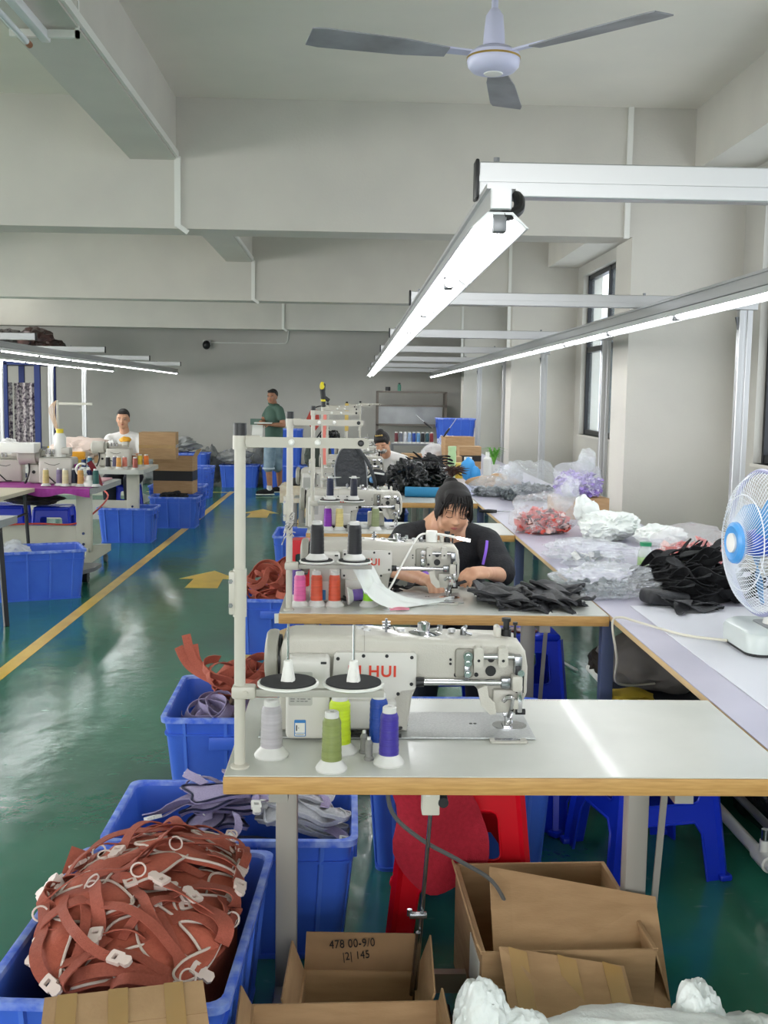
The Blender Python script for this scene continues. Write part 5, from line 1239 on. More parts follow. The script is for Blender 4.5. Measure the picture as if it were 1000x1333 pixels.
bm = B(); ribbon(bm, spline([(-.01, .008, 0), (.03, .012, .002), (.06, 0, 0)], 4), V(0, 0, 1), .009, .006); ribbon(bm, spline([(-.01, -.006, 0), (.03, -.010, .002), (.06, 0, 0)], 4), V(0, 0, 1), .009, .006); obj('handle', bm, mat('pink_plastic', (214, 130, 150), .4), sn)
bm = B(); ribbon(bm, [V(-.01, .006, 0), V(-.035, .002, 0)], V(0, 0, 1), [.008, .002], .002); ribbon(bm, [V(-.01, -.005, 0), V(-.035, -.001, 0)], V(0, 0, 1), [.008, .002], .002); obj('blade', bm, mSteel, sn)
lamp = thing('gooseneck_lamp', 'white gooseneck lamp, lit, clipped on top of the second machine', 'lamp', (.345, 4.09, .975))
bm = B(); lathe(bm, [(0, 0), (.022, 0), (.023, .03), (.021, .042), (.008, .044), (0, .044)], 24, (-.035, 0, 0)); obj('lamp_base', bm, mWhiteP, lamp)
bm = B(); tube(bm, spline([(-.02, -.01, .03), (.0, -.02, .030), (.04, -.03, .024), (.065, -.035, .018)], 5), .005, 8); obj('lamp_neck', bm, mWhiteP, lamp)
bm = B(); tube(bm, [(.06, -.035, .020), (.11, -.04, .010)], .006, 8); obj('lamp_head', bm, mat('lamp_glow', (255, 252, 244), .3, emit=6), lamp)
bm = B(); tube(bm, spline([(-.05, -.0, .03), (-.09, -.03, .02), (-.15, -.07, -.08), (-.20, -.10, -.17), (-.25, -.10, -.215)], 8), .004, 8); obj('lamp_cable', bm, mWhiteP, lamp)
rcase = thing('red_case', 'red plastic case standing behind the left end of the second table', 'case', (-.205, 4.12, .75))
bm = B(); plate(bm, rrect(-.045, .045, .0, .19, .02), [rrect(-.02, .045 - .012, .045, .135, .012)], .10, Matrix(((1, 0, 0, 0), (0, 0, 1, .22), (0, 1, 0, 0), (0, 0, 0, 1)))); obj('case_body', bm, mat('red_enamel', (190, 26, 36), .35), rcase)
bm = B(); b2(bm, -.02, .033, .25, .30, .045, .135); obj('case_recess', bm, mat('teal_recess', (40, 90, 90), .5), rcase)
# ties on the second stand's pole
bm = B()
for k in range(7):
    a = k * .9; tube(bm, [V(-.222 + .015 * math.cos(a + t * .4), 3.86 + .015 * math.sin(a + t * .4), 1.02 + k * .012 + .002 * t) + V(0, 0, 0) for t in range(9)], .0022, 5)
    p = V(-.222, 3.845, 1.02 + k * .012); e = p + V(random.Random(k).uniform(-.035, .035), -.02, random.Random(k).uniform(-.05, .03)); tube(bm, [p, p.lerp(e, .6) + V(0, -.01, .01), e], .002, 5)
tag(obj('thread_ties', bm, mat('black_white_ties', (30, 30, 30), .6, c2=(230, 230, 226), scale=40)), 'black and white ties knotted round the pole of the second thread stand', 'tie')
# backpack, cap, things hung on the stands beyond
bp_ = thing('quilted_backpack', 'black quilted backpack with a piped edge hung at the fourth table', 'backpack', (.0, 7.98, .86), 0)
bm = B(); pr_ = spline([(-.115, 0, 0), (-.125, 0, .15), (-.08, 0, .27), (.0, 0, .305), (.07, 0, .27), (.11, 0, .14), (.12, 0, 0)], 4)
vs0 = [(p.x, p.z) for p in pr_]; plate(bm, vs0, [], .10, Matrix(((1, 0, 0, 0), (0, 0, 1, -.05), (0, 1, 0, 0), (0, 0, 0, 1))))
es = [e for e in bm.edges if abs(e.verts[0].co.y - e.verts[1].co.y) < 1e-5 and len(e.link_faces) == 2 and e.calc_face_angle(0) > 1.2]; bmesh.ops.bevel(bm, geom=es, offset=.02, segments=3, affect='EDGES')
mQ = mat('quilted_black', (52, 54, 58), .4, bump=.9, bscale=28); obj('body', bm, mQ, bp_)
bm = B(); tube(bm, [V(p.x, -.052, p.z) for p in pr_], .006, 6); obj('piping', bm, mAluD, bp_)
bm = B(); tube(bm, spline([(.03, -.05, .29), (.11, -.09, .20), (.17, -.09, .05), (.17, -.06, -.02)], 6), .014, 8); obj('shoulder_strap', bm, mQ, bp_)
cap = thing('cap', 'black cap with white and blue patches lying by the quilted backpack', 'cap', (.19, 7.97, .862), 0)
bm = B(); crumple(bm, (0, 0, .06), (.075, .07, .07), 3, .08, 1.4, 4, 0); obj('crown', bm, mBlackF, cap)
bm = B(); tube(bm, [(-.07, -.045, .07), (-.02, -.072, .105), (.05, -.06, .095)], .008, 6); obj('white_stripe', bm, mWhiteP, cap)
bm = B(); ell(bm, (-.035, -.062, .055), (.026, .014, .026), 2); obj('blue_patch', bm, mat('sky_patch', (110, 160, 210), .5), cap)
bm = B(); b2(bm, -.13, .27, 7.93, 8.06, .845, .86, .003); b2(bm, -.12, -.10, 7.94, 7.96, .75, .845); b2(bm, .24, .26, 7.94, 7.96, .75, .845); b2(bm, -.12, -.10, 8.03, 8.05, .75, .845); b2(bm, .24, .26, 8.03, 8.05, .75, .845); tag(obj('small_rack', bm, mCream), 'low cream rack on the fourth table beneath backpack and cap', 'rack')
yh = thing('power_tool', 'yellow and black tool handle stuck on top of the fourth pole', 'tool', (-.215, 7.975, 1.45), 0)
bm = B(); tube(bm, spline([(0, 0, 0), (.0, 0, .06), (-.006, 0, .12), (-.004, 0, .17)], 4), [.016] * 4 + [.020] * 4 + [.022] * 4 + [.014], 12); obj('handle', bm, mBlackM, yh)
bm = B(); ell(bm, (-.008, -.006, .145), (.019, .02, .035), 3); cyl(bm, (0, 0, .035), (0, 0, .05), .0185, n=14); obj('grip', bm, mat('yellow_rubber', (222, 206, 40), .5), yh)
bm = B(); bar(bm, (0, 0, .07), (.045, 0, .04), .02, .03, .006); obj('trigger', bm, mBlackM, yh)
bm = B(); ribbon(bm, [V(-.200, 7.955, 1.40), V(-.205, 7.953, 1.2), V(-.20, 7.955, 1.02)], V(0, -1, 0), .022, .004); tag(obj('salmon_tape', bm, mat('salmon_tape', (226, 128, 116), .6)), 'salmon pink tape hanging down along the fourth pole', 'tape')
bm = B(); ribbon(bm, [V(-.06, 11.74, 1.45), V(-.062, 11.74, 1.3), V(-.06, 11.74, 1.15)], V(0, -1, 0), .04, .006); tag(obj('mustard_tape', bm, mat('mustard_tape', (206, 176, 96), .6)), 'mustard tape hanging on a far thread stand pole', 'tape')
rb = thing('red_bag', 'terracotta red bag hanging left of the poles near the standing man', 'bag', (-.365, 9.84, 1.23))
bm = B(); plate(bm, [(-.05, .09), (-.01, .175), (.055, .165), (.07, .03), (.03, -.02), (-.035, .035)], [], .09, Matrix(((1, 0, 0, 0), (0, 0, 1, -.045), (0, 1, 0, 0), (0, 0, 0, 1)))); obj('bag_body', bm, mat('brick_red_cloth', (176, 66, 56), .7), rb)
bm = B(); tube(bm, spline([(-.01, 0, .17), (.06, 0, .20), (.135, 0, .205)], 5), .006, 6); obj('strap', bm, mBlackF, rb)
hg = thing('hanging_bag', 'dark cloth bag hanging behind the poles at the fifth table', 'bag', (-.33, 10.4, .82))
bm = B(); crumple(bm, (0, 0, .12), (.13, .10, .16), 4, .12, 1.5, 4, -.1); obj('bag_body', bm, mat('dark_green_cloth', (58, 66, 60), .8), hg)
bm = B(); tube(bm, spline([(-.03, 0, .27), (.05, 0, .38), (.105, -.1, .40)], 5), .008, 6); obj('strap', bm, mBlackF, hg)
tt = lam_table('side_table', 'small table with a flowered cream cloth left of the fourth table', (-.62, 9.3, 0), .40, .5, .74, mtop=mat('flowered_cloth', (222, 214, 190), .8, c2=(198, 180, 150), scale=14), brace=False)
bm = B(); b2(bm, -.62, -.215, 9.285, 9.296, .60, .739); tag(obj('table_cloth_edge', bm, bpy.data.materials['flowered_cloth']), 'flowered cream cloth hanging over the front of the small side table', 'cloth')
bm = B(); b2(bm, -.55, -.32, 9.4, 9.55, .7405, .80, .004); tag(obj('black_case', bm, mBlackM), 'flat black case lying on the flowered cloth of the side table', 'case')
bm = B(); b2(bm, .10, .20, 6.42, 6.5, .7505, .835, .006); tag(obj('grey_switch_box', bm, mCream), 'pale grey box on the third table under the machine arm', 'box')
bm = B(); b2(bm, .01, .07, 4.02, 4.10, .7505, .84, .006); tag(obj('grey_switch_box', bm, mCream), 'pale grey box on the second table beneath the padded discs', 'box')
# far row of spools on a low shelf
bm = B(); b2(bm, .55, 1.2, 15.0, 15.25, .855, .88); b2(bm, .55, .58, 15.0, 15.25, 0, .855); b2(bm, 1.17, 1.2, 15.0, 15.25, 0, .855); tag(obj('spool_shelf', bm, mAluD), 'low dark shelf carrying a row of thread cones beyond the last table', 'shelf')
for k, (cn, c_) in enumerate((('maroon', (110, 34, 44)), ('slate grey', (110, 116, 128)), ('white', (214, 216, 220)), ('pale blue', (150, 176, 210)), ('royal blue', (36, 74, 160)), ('sky blue', (96, 150, 200)), ('black', (26, 28, 34)), ('dark teal', (30, 74, 84)), ('dark red', (130, 30, 40)))):
    cone('%s thread cone in the row on the far low shelf' % cn, (.62 + k * .062, 15.1, .88), c_, h=.16, r=.027, group='thread cones in the far row')
# light switch rod, back shelf
mRust = mat('worn_brown_steel', (112, 104, 96), .6, .3)
sh = thing('wire_shelf', 'tall worn steel shelf rack standing against the back wall', 'shelf', (.42, 18.9, 0))
for x in (0, 1.2):
    for y in (0, .38):
        bm = B(); b2(bm, x, x + .04, y, y + .04, 0, 1.62); obj('upright', bm, mRust, sh)
for z in (.5, 1.02, 1.36, 1.60):
    bm = B(); b2(bm, 0, 1.24, 0, .03, z, z + .03); b2(bm, 0, 1.24, .39, .42, z, z + .03); b2(bm, .04, 1.2, .03, .39, z + .005, z + .015) if z in (.5, 1.60) else None; obj('shelf_rail', bm, mRust, sh)
bm = B(); b2(bm, .05, 1.19, .40, .41, 1.05, 1.36); obj('back_panel', bm, mat('hazy_panel', (168, 170, 170), .3, .5, c2=(150, 152, 152), scale=4), sh)
bm = B(); cyl(bm, (.62, 19.0, 1.633), (.62, 19.0, 1.70), .045, n=14); tag(obj('tape_roll', bm, mBlackM), 'black tape roll on top of the back shelf rack', 'tape roll')
jar('small green bottle on top of the back shelf rack', (.82, 19.0, 1.633), .03, .14, mat('sea_green', (70, 130, 110), .4), mBlackM)
cam_ = thing('security_camera', 'small black dome camera with a conduit on the back wall', 'camera', (-2.62, 19.585, 2.42))
bm = B(); b2(bm, -.07, .07, -.05, .015, -.05, .07, .01); obj('camera_mount', bm, mWhiteP, cam_)
bm = B(); ell(bm, (0, -.08, -.02), (.07, .07, .08), 3); obj('camera_dome', bm, mBlackM, cam_)
bm = B(); tube(bm, spline([(.06, 0, .03), (.5, 0, .03), (1.3, 0, .03), (1.42, 0, .05), (1.45, 0, .14), (1.46, 0, .30)], 4), .012, 6); obj('conduit', bm, mWhiteP, cam_)
# clutter of clear bags over the back crates
for k, (x, y, z, sx, sz, lab) in enumerate(((-2.9, 17.9, .57, .34, .13, 'grey translucent bag heaped over the lattice crate at the far left'), (-2.42, 18.3, .02, .22, .33, 'dark translucent bag slumped between the far crates'), (-1.95, 17.98, .375, .26, .14, 'clear bag of tangled wires on the back crate left of the pole'), (-1.55, 18.55, .0, .2, .34, 'grey translucent bag behind the back crates'), (-.36, 17.98, .735, .16, .12, 'dark grey bag on the crate right of the standing man'), (-3.4, 18.4, .0, .35, .34, 'grey bag at the far left end of the back crates'))):
    bag(lab, (x, y, z), (sx, .2, sz), mat('smoky_film%d' % k, (150, 152, 150), .3, alpha=.75, bump=.6, bscale=20) if k != 4 else mBagB, 1.3 + k, amp=.3, sub=4)

bag('black rubbish bag added to darken the space under the worktop, right edge', (1.57, 3.72, 0), (.17, .3, .2), mBagB, 11.3, amp=.15)  # bag put in to darken the floor area under the worktop
# ---------------------------------------------------------------- people
def head_vol(bm, M, s=1.0, neck=None):
    def e(c, r, rot=None):
        m = M @ Matrix.Diagonal((s, s, s, 1)) @ Matrix.Translation(V(c))
        if rot is not None: m = m @ rot
        bmesh.ops.create_icosphere(bm, subdivisions=3, radius=1, matrix=m @ Matrix.Diagonal((r[0], r[1], r[2], 1)))
    e((0, .012, .025), (.073, .090, .088)); e((0, -.012, -.03), (.060, .072, .068)); e((0, -.038, -.070), (.036, .034, .032))       # skull, face, chin
    for x in (-1, 1):
        e((x * .032, -.050, -.024), (.028, .026, .034)); e((x * .073, .008, -.008), (.008, .016, .026)); e((x * .030, -.066, .030), (.026, .012, .010))
        e((x * .032, -.026, -.058), (.026, .036, .028))
    e((0, -.088, -.018), (.0125, .014, .014)); e((0, -.080, .004), (.009, .012, .026)); e((.010, -.082, -.021), (.008, .009, .008)); e((-.010, -.082, -.021), (.008, .009, .008))
    e((0, -.072, -.048), (.022, .010, .010))
def face(t, M, s=1.0, closed=False, mouth=0):
    def T(x, y, z): return M @ V(x * s, y * s, z * s)
    for x in (-1, 1):
        bm = B()
        if not closed:
            bmesh.ops.create_icosphere(bm, subdivisions=2, radius=1, matrix=M @ Matrix.Diagonal((s, s, s, 1)) @ Matrix.Translation((x * .031, -.0725, .012)) @ Matrix.Diagonal((.0135, .007, .006, 1))); ew = obj('eye', bm, mEyeW, t)
            bm = B(); bmesh.ops.create_icosphere(bm, subdivisions=2, radius=1, matrix=M @ Matrix.Diagonal((s, s, s, 1)) @ Matrix.Translation((x * .031, -.0775, .012)) @ Matrix.Diagonal((.006, .004, .0058, 1))); obj('iris', bm, mIris, ew)
            bm = B(); tube(bm, [T(x * .031 + d, -.0775 + abs(d) * .3, .018 - abs(d) * .25) for d in (-.014, -.007, 0, .007, .014)], .0016 * s, 5); obj('eyelid', bm, mHair, t)
        else:
            tube(bm, [T(x * .031 + d, -.0785 + 14 * d * d, .000 + 20 * d * d) for d in [-.014 + .0028 * i for i in range(11)]], .0013 * s, 5); obj('eyelid', bm, mHair, t)
        bm = B(); tube(bm, [T(x * .031 + d, -.0775 + 13 * d * d, .033 - 9 * (d + x * -.003) ** 2) for d in [-.018 + .0036 * i for i in range(11)]], [.0006 * s] + [.0016 * s] * 9 + [.0006 * s], 5); obj('eyebrow', bm, mHair, t)
    bm = B(); tube(bm, [T(d, -.0835 + abs(d) * .45, -.0455 + abs(d) * mouth) for d in (-.020, -.010, 0, .010, .020)], [.001 * s, .0030 * s, .0034 * s, .0030 * s, .001 * s], 6); tube(bm, [T(d, -.0825 + abs(d) * .45, -.0515 + abs(d) * .1) for d in (-.015, -.008, 0, .008, .015)], [.001 * s, .0034 * s, .0042 * s, .0034 * s, .001 * s], 6); obj('mouth', bm, mLip, t)
def hand_vol(bm, w, d, up, side, s=1.0, curl=.9, holdr=.0):
    """palm and five separate bent fingers; w wrist, d pointing direction, up = back of hand, side=+1/-1 thumb side"""
    d = d.normalized(); up = (up - d * up.dot(d)).normalized(); x = d.cross(up) * side
    P = lambda a, b, c: w + d * a * s + x * b * s + up * c * s
    limb(bm, [P(0, 0, 0), P(.03, 0, .002), P(.075, 0, .004)], [.024 * s, .027 * s, .024 * s], 10)
    for b in (-.022, .0, .022): limb(bm, [P(.02, b * .7, 0), P(.080, b, .002)], [.016 * s, .0125 * s], 10)
    for b, L in ((.029, .066), (.0105, .074), (-.0085, .069), (-.027, .055)):
        p = P(.080, b, .003); pts = [p]; a = .25
        for q, r in ((.42, .3), (.32, .5), (.26, .5)):
            a += curl * r * 1.3; p = p + (d * math.cos(a) - up * math.sin(a)) * L * q * s; pts.append(p)
        limb(bm, pts, [.0092 * s, .0086 * s, .0080 * s, .0068 * s], 10)
    limb(bm, [P(.02, .026, -.006), P(.048, .050, -.016), P(.072, .050, -.034), P(.088, .038, -.046)], [.0135 * s, .0112 * s, .0095 * s, .008 * s], 10)
def rotm(rx, ry, rz, loc): return Matrix.Translation(V(loc)) @ Matrix.Rotation(rz, 4, 'Z') @ Matrix.Rotation(rx, 4, 'X') @ Matrix.Rotation(ry, 4, 'Y')
mShirtB = mat('black_tshirt', (34, 35, 40), .85, c2=(28, 29, 33), scale=40, bump=.3, bscale=120); mTrou = mat('dark_trousers', (30, 34, 46), .85)
# --- seated woman at the second table
wo = thing('person', 'woman in black T-shirt bending over the second sewing machine, dark hair pinned up', 'person', (0, 0, 0))
stool('blue plastic stool the woman in black sits on', (.47, 5.06, 0), .1, mBlueS, s=.95, h=.45)
Mh = rotm(math.radians(20), math.radians(6), math.radians(7), (.440, 4.625, 1.040))
bm = B(); head_vol(bm, Mh, .98)
nb = V(.43, 4.78, .95); limb(bm, [Mh @ V(0, .03, -.05), nb.lerp(Mh @ V(0, .03, -.05), .4), nb], [.050, .050, .060], 14)
Lsh, Rsh = V(.615, 4.76, .885), V(.245, 4.80, .90)                 # photo right / left
Lel, Rel = V(.648, 4.58, .765), V(.175, 4.60, .79)
Lwr, Rwr = V(.560, 4.36, .812), V(.300, 4.30, .79)
limb(bm, [nb, V(.43, 4.84, .90)], [.08, .13], 14)
limb(bm, [Lsh, Lel, Lwr], [.050, .038, .024], 14); limb(bm, [Rsh, Rel, Rwr], [.052, .042, .026], 14)
ell(bm, (.435, 4.86, .80), (.17, .11, .17), 3); ell(bm, (.45, 4.96, .60), (.15, .12, .16), 3)
limb(bm, [V(.38, 5.0, .535), V(.34, 4.62, .53)], [.085, .062]); limb(bm, [V(.54, 5.0, .535), V(.57, 4.62, .53)], [.085, .062])
limb(bm, [V(.34, 4.62, .53), V(.33, 4.68, .10)], [.058, .036]); limb(bm, [V(.57, 4.62, .53), V(.58, 4.68, .10)], [.058, .036])
hand_vol(bm, Lwr, V(-.75, -.60, .05), V(-.1, -.5, 1), 1, 1.05, .95); hand_vol(bm, Rwr, V(.30, -.75, .0), V(0, 0, 1), -1, .98, .7)
wb = blob('body', bm, mSkin, wo, .0042, 7, .5)
face(wo, Mh, .98, True, -.15)
bm = B(); limb(bm, [V(.27, 4.81, .905), V(.43, 4.86, .905), V(.595, 4.78, .892)], [.062, .09, .062], 14)
limb(bm, [Lsh, Lsh.lerp(Lel, .9) + V(.008, 0, .0)], [.062, .068], 14); limb(bm, [Rsh, Rsh.lerp(Rel, .9) + V(-.005, 0, .0)], [.064, .078], 14)
ell(bm, (.435, 4.85, .80), (.205, .13, .18), 3); ell(bm, (.45, 4.95, .62), (.19, .15, .20), 3); ell(bm, (.44, 4.78, .80), (.15, .08, .13), 3)
shirt = blob('tshirt', bm, mShirtB, wo, .007, 14)
for v in shirt.data.vertices: v.co += V(0, 0, .004 * noise.noise(v.co * 22)) + V(.004, .004, 0) * noise.noise(v.co * 15 + V(3, 1, 2))
bm = B(); limb(bm, [V(.38, 5.0, .535), V(.34, 4.60, .53), V(.33, 4.68, .12)], [.10, .078, .058]); limb(bm, [V(.54, 5.0, .535), V(.57, 4.60, .53), V(.58, 4.68, .12)], [.10, .078, .058]); ell(bm, (.46, 5.02, .54), (.18, .13, .10), 3)
blob('trousers', bm, mTrou, wo, .012, 4)
for x in (.33, .58):
    bm = B(); limb(bm, [V(x, 4.70, .045), V(x, 4.56, .04)], [.042, .036]); blob('shoe', bm, mBlackM, wo, .01, 3)
def hcap(bm, M, s, pieces_):
    for c, r in pieces_: bmesh.ops.create_icosphere(bm, subdivisions=3, radius=1, matrix=M @ Matrix.Diagonal((s, s, s, 1)) @ Matrix.Translation(V(c)) @ Matrix.Diagonal((r[0], r[1], r[2], 1)))
bm = B(); hcap(bm, Mh, .98, [((0, .022, .038), (.082, .094, .088)), ((0, -.030, .086), (.060, .038, .030)), ((-.066, -.010, .02), (.020, .034, .050)), ((.066, -.010, .02), (.020, .034, .050)), ((-.005, .098, .082), (.036, .036, .034))])
hr = blob('hair', bm, mHair, wo, .006, 4)
bm = B(); rnd = random.Random(5)
for k in range(24):                                                # fringe locks
    x = -.062 + .124 * k / 23 + rnd.uniform(-.004, .004); L = .040 + .040 * abs(x) / .06 + rnd.uniform(-.014, .03); sx = x * 1.05 + rnd.uniform(-.012, .012)
    p = [Mh @ V(x * .75, -.052, .100), Mh @ V(x * .98, -.083 + abs(x) * .35, .075), Mh @ V(sx * 1.06, -.093 + abs(x) * .5, .105 - L * .8), Mh @ V(sx * 1.1 + rnd.uniform(-.006, .006), -.092 + abs(x) * .55, .105 - L * 1.2)]
    tube(bm, spline(p, 4), [.0036] * 8 + [.0026, .002, .0015, .001, .0005], 5)
for x in (-1, 1):
    for k in range(7):
        p = [Mh @ V(x * .066, -.05 + .006 * k, .05), Mh @ V(x * .078, -.052 + .008 * k, .0), Mh @ V(x * .074, -.05 + .008 * k, -.03 - .006 * rnd.random())]; tube(bm, spline(p, 4), [.004] * 6 + [.003, .002, .001], 5)
obj('fringe', bm, mHair, hr)
bm = B(); top = Mh @ V(-.005, .105, .112)
for k in range(110):
    a = rnd.uniform(0, 6.28); e = V(math.cos(a) * rnd.uniform(.02, .06), math.sin(a) * .03, rnd.uniform(.0, .055)) + V(.018, 0, 0)
    tube(bm, spline([top, top + e * .5 + V(0, 0, .015), top + e], 3), [.0022] * 5 + [.0014, .0006], 4)
obj('bun_tips', bm, mHairB, hr)
bm = B(); ribbon(bm, spline([V(.597, 4.655, .905), V(.585, 4.600, .865), V(.572, 4.585, .81)], 5), V(0, -1, .3), .012, .004); tag(obj('purple_ribbon', bm, mat('purple_ribbon', (126, 84, 200), .6)), 'thin purple ribbon dangling on the front of the black T-shirt', 'ribbon')
bm = B(); ribbon(bm, [V(.27, 4.37, .800), V(.33, 4.33, .815), V(.37, 4.30, .80)], V(0, -.5, 1), .03, .004); tag(obj('purple_ribbon', bm, bpy.data.materials['purple_ribbon']), 'purple strap piece by the woman\'s wrist behind the machine head', 'ribbon')
bm = B(); ribbon(bm, spline([V(.385, 4.17, .778), V(.42, 4.20, .79), V(.46, 4.22, .80)], 4), V(0, -.4, 1), .016, .004); tag(obj('black_strap', bm, mBlackF), 'small black strap held in the fingers of the woman in black', 'strap')
# --- second woman, white shirt and face mask, at the fifth table
w2 = thing('person', 'woman in white shirt and patterned face mask, head bowed, in the middle distance', 'person', (0, 0, 0))
stool('blue plastic stool the masked woman sits on', (.37, 10.75, 0), 0, mBlueS, s=.95, h=.45)
M2 = rotm(math.radians(34), math.radians(-8), math.radians(-14), (.295, 10.50, 1.075)); bm = B(); head_vol(bm, M2, .95)
limb(bm, [M2 @ V(0, .03, -.05), V(.33, 10.62, .97)], [.05, .058]); ell(bm, (.36, 10.70, .78), (.15, .10, .18), 3); ell(bm, (.37, 10.75, .58), (.14, .12, .15), 3)
for sgn in (-1, 1):
    a, b, c = V(.35 + sgn * .16, 10.64, .90), V(.35 + sgn * .21, 10.48, .80), V(.35 + sgn * .09, 10.22, .80)
    limb(bm, [a, b, c], [.05, .04, .026]); hand_vol(bm, c, V(-sgn * .3, -.8, 0), V(0, 0, 1), sgn, .95, .7)
    limb(bm, [V(.36 + sgn * .08, 10.72, .535), V(.36 + sgn * .1, 10.45, .53), V(.36 + sgn * .1, 10.50, .08)], [.08, .06, .036])
blob('body', bm, mSkin, w2, .007, 3); face(w2, M2, .95, True)
bm = B(); limb(bm, [V(.24, 10.65, .91), V(.35, 10.70, .92), V(.48, 10.65, .91)], [.06, .085, .06]); ell(bm, (.36, 10.72, .78), (.18, .13, .18), 3); ell(bm, (.37, 10.76, .60), (.17, .14, .18), 3)
for sgn in (-1, 1): limb(bm, [V(.35 + sgn * .16, 10.64, .90), V(.35 + sgn * .20, 10.52, .82)], [.062, .07])
blob('shirt', bm, mat('white_cotton', (216, 216, 214), .8), w2, .010, 4)
bm = B(); ell(bm, (.37, 10.74, .53), (.17, .15, .09), 3); [limb(bm, [V(.36 + q * .08, 10.72, .535), V(.36 + q * .1, 10.43, .53), V(.36 + q * .1, 10.50, .10)], [.095, .075, .055]) for q in (-1, 1)]
blob('trousers', bm, mTrou, w2, .014, 4)
bm = B(); hcap(bm, M2, .95, [((0, .022, .035), (.083, .094, .09)), ((0, -.035, .075), (.066, .04, .036)), ((0, .03, .115), (.045, .045, .04))]); blob('hair', bm, mHair, w2, .008, 4)
bm = B(); hcap(bm, M2, .95, [((0, -.062, -.045), (.052, .036, .036))]); mk = obj('face_mask', bm, mat('patterned_mask', (232, 230, 226), .7, c2=(60, 60, 62), scale=45), w2)
bm = B()
for k in range(4): ell(bm, M2 @ V(-.03 + .02 * k, -.03, .112), (.009, .009, .009), 2)
obj('hair_clip', bm, mat('gilt_clip', (190, 160, 96), .4, .6), w2)
# --- standing man
sm_ = thing('person', 'man in green polo shirt and jeans shorts standing in the aisle holding papers', 'person', (0, 0, 0))
ym = 16.42; M3 = rotm(math.radians(4), 0, math.radians(-22), (-1.215, ym, 1.495)); bm = B(); head_vol(bm, M3, 1.0)
limb(bm, [M3 @ V(0, .02, -.06), V(-1.19, ym + .02, 1.36)], [.052, .058])
ell(bm, (-1.185, ym + .03, 1.20), (.12, .12, .17), 3); ell(bm, (-1.185, ym + .02, .93), (.11, .11, .15), 3)
Ra, Re, Rw = V(-1.085, ym - .09, 1.29), V(-1.04, ym - .13, 1.08), V(-1.22, ym - .21, 1.085)
La, Le, Lw = V(-1.28, ym + .10, 1.29), V(-1.36, ym + .02, 1.12), V(-1.38, ym - .10, 1.13)
limb(bm, [Ra, Re, Rw], [.05, .042, .028]); limb(bm, [La, Le, Lw], [.05, .042, .028])
hand_vol(bm, Rw, V(-1, -.1, 0), V(0, 0, 1), -1, 1, .8); hand_vol(bm, Lw, V(.2, -1, -.1), V(0, 0, 1), 1, 1, .9)
limb(bm, [V(-1.24, ym, .82), V(-1.27, ym - .02, .50), V(-1.24, ym - .02, .10), V(-1.25, ym - .02, .06)], [.085, .058, .038, .04]); limb(bm, [V(-1.13, ym + .06, .82), V(-1.12, ym + .12, .50), V(-1.11, ym + .22, .12), V(-1.10, ym + .22, .09)], [.085, .058, .038, .04])
blob('body', bm, mSkinD, sm_, .008, 3); face(sm_, M3, 1.0)
mPolo = mat('green_polo', (72, 98, 86), .8); mJean = mat('washed_denim', (138, 158, 172), .8, c2=(100, 122, 140), scale=9)
bm = B(); ell(bm, (-1.19, ym + .03, 1.19), (.142, .14, .19), 3); ell(bm, (-1.185, ym + .02, .97), (.138, .135, .19), 3); cyl(bm, (-1.185, ym + .02, .84), (-1.19, ym + .02, 1.1), .135, .14, 20); limb(bm, [V(-1.27, ym + .08, 1.31), V(-1.18, ym, 1.345), V(-1.09, ym - .08, 1.31)], [.055, .065, .055]); limb(bm, [Ra, Ra.lerp(Re, .5)], [.058, .062]); limb(bm, [La, La.lerp(Le, .5)], [.058, .062]); blob('polo_shirt', bm, mPolo, sm_, .012, 4)
bm = B(); tube(bm, [V(-1.19 + .075 * math.cos(a), ym + .01 + .07 * math.sin(a), 1.385 - .02 * math.sin(a + 2.2)) for a in [i / 16 * 6.283 for i in range(16)]], .016, 8, True); obj('collar', bm, mPolo, sm_)
bm = B(); ell(bm, (-1.19, ym + .02, .82), (.135, .13, .12), 3); limb(bm, [V(-1.24, ym, .80), V(-1.265, ym - .02, .42)], [.10, .080]); limb(bm, [V(-1.15, ym + .06, .80), V(-1.14, ym + .11, .42)], [.10, .078]); blob('shorts', bm, mJean, sm_, .012, 4)
bm = B(); cyl(bm, (-1.265, ym - .02, .405), (-1.265, ym - .02, .43), .092, n=18); obj('shorts_cuff', bm, mat('pale_denim', (190, 202, 210), .8), sm_)
for fx, fy, fz, dx, dy in ((-1.25, ym - .02, 0, -.17, -.04), (-1.10, ym + .22, .02, -.15, -.06)):
    bm = B(); limb(bm, [V(fx + .03, fy, fz + .06), V(fx + dx * .5, fy + dy * .5, fz + .055), V(fx + dx, fy + dy, fz + .045)], [.046, .044, .034]); sh_ = blob('shoe', bm, mBlackF, sm_, .008, 3)
    bm = B(); limb(bm, [V(fx + .035, fy, fz + .035), V(fx + dx, fy + dy, fz + .035)], [.046, .040])
    for v in bm.verts: v.co.z = fz + .002 + (v.co.z - fz - .035) * .34 + .016
    obj('sole', bm, mWhiteP, sh_)
    bm = B(); cyl(bm, (fx, fy, fz + .08), (fx, fy, fz + .155), .046, .044); obj('sock', bm, mWhiteP, sm_)
bm = B(); hcap(bm, M3, 1.0, [((0, .028, .045), (.078, .088, .082)), ((0, -.04, .088), (.060, .034, .026))]); blob('hair', bm, mHair, sm_, .007, 4)
pp_ = thing('papers', 'white papers and green sheet held by the standing man', 'papers', (-1.36, ym - .22, 1.10))
bm = B(); b2(bm, -.10, .16, -.10, .10, 0, .02, .003); obj('pad', bm, mWhiteP, pp_)
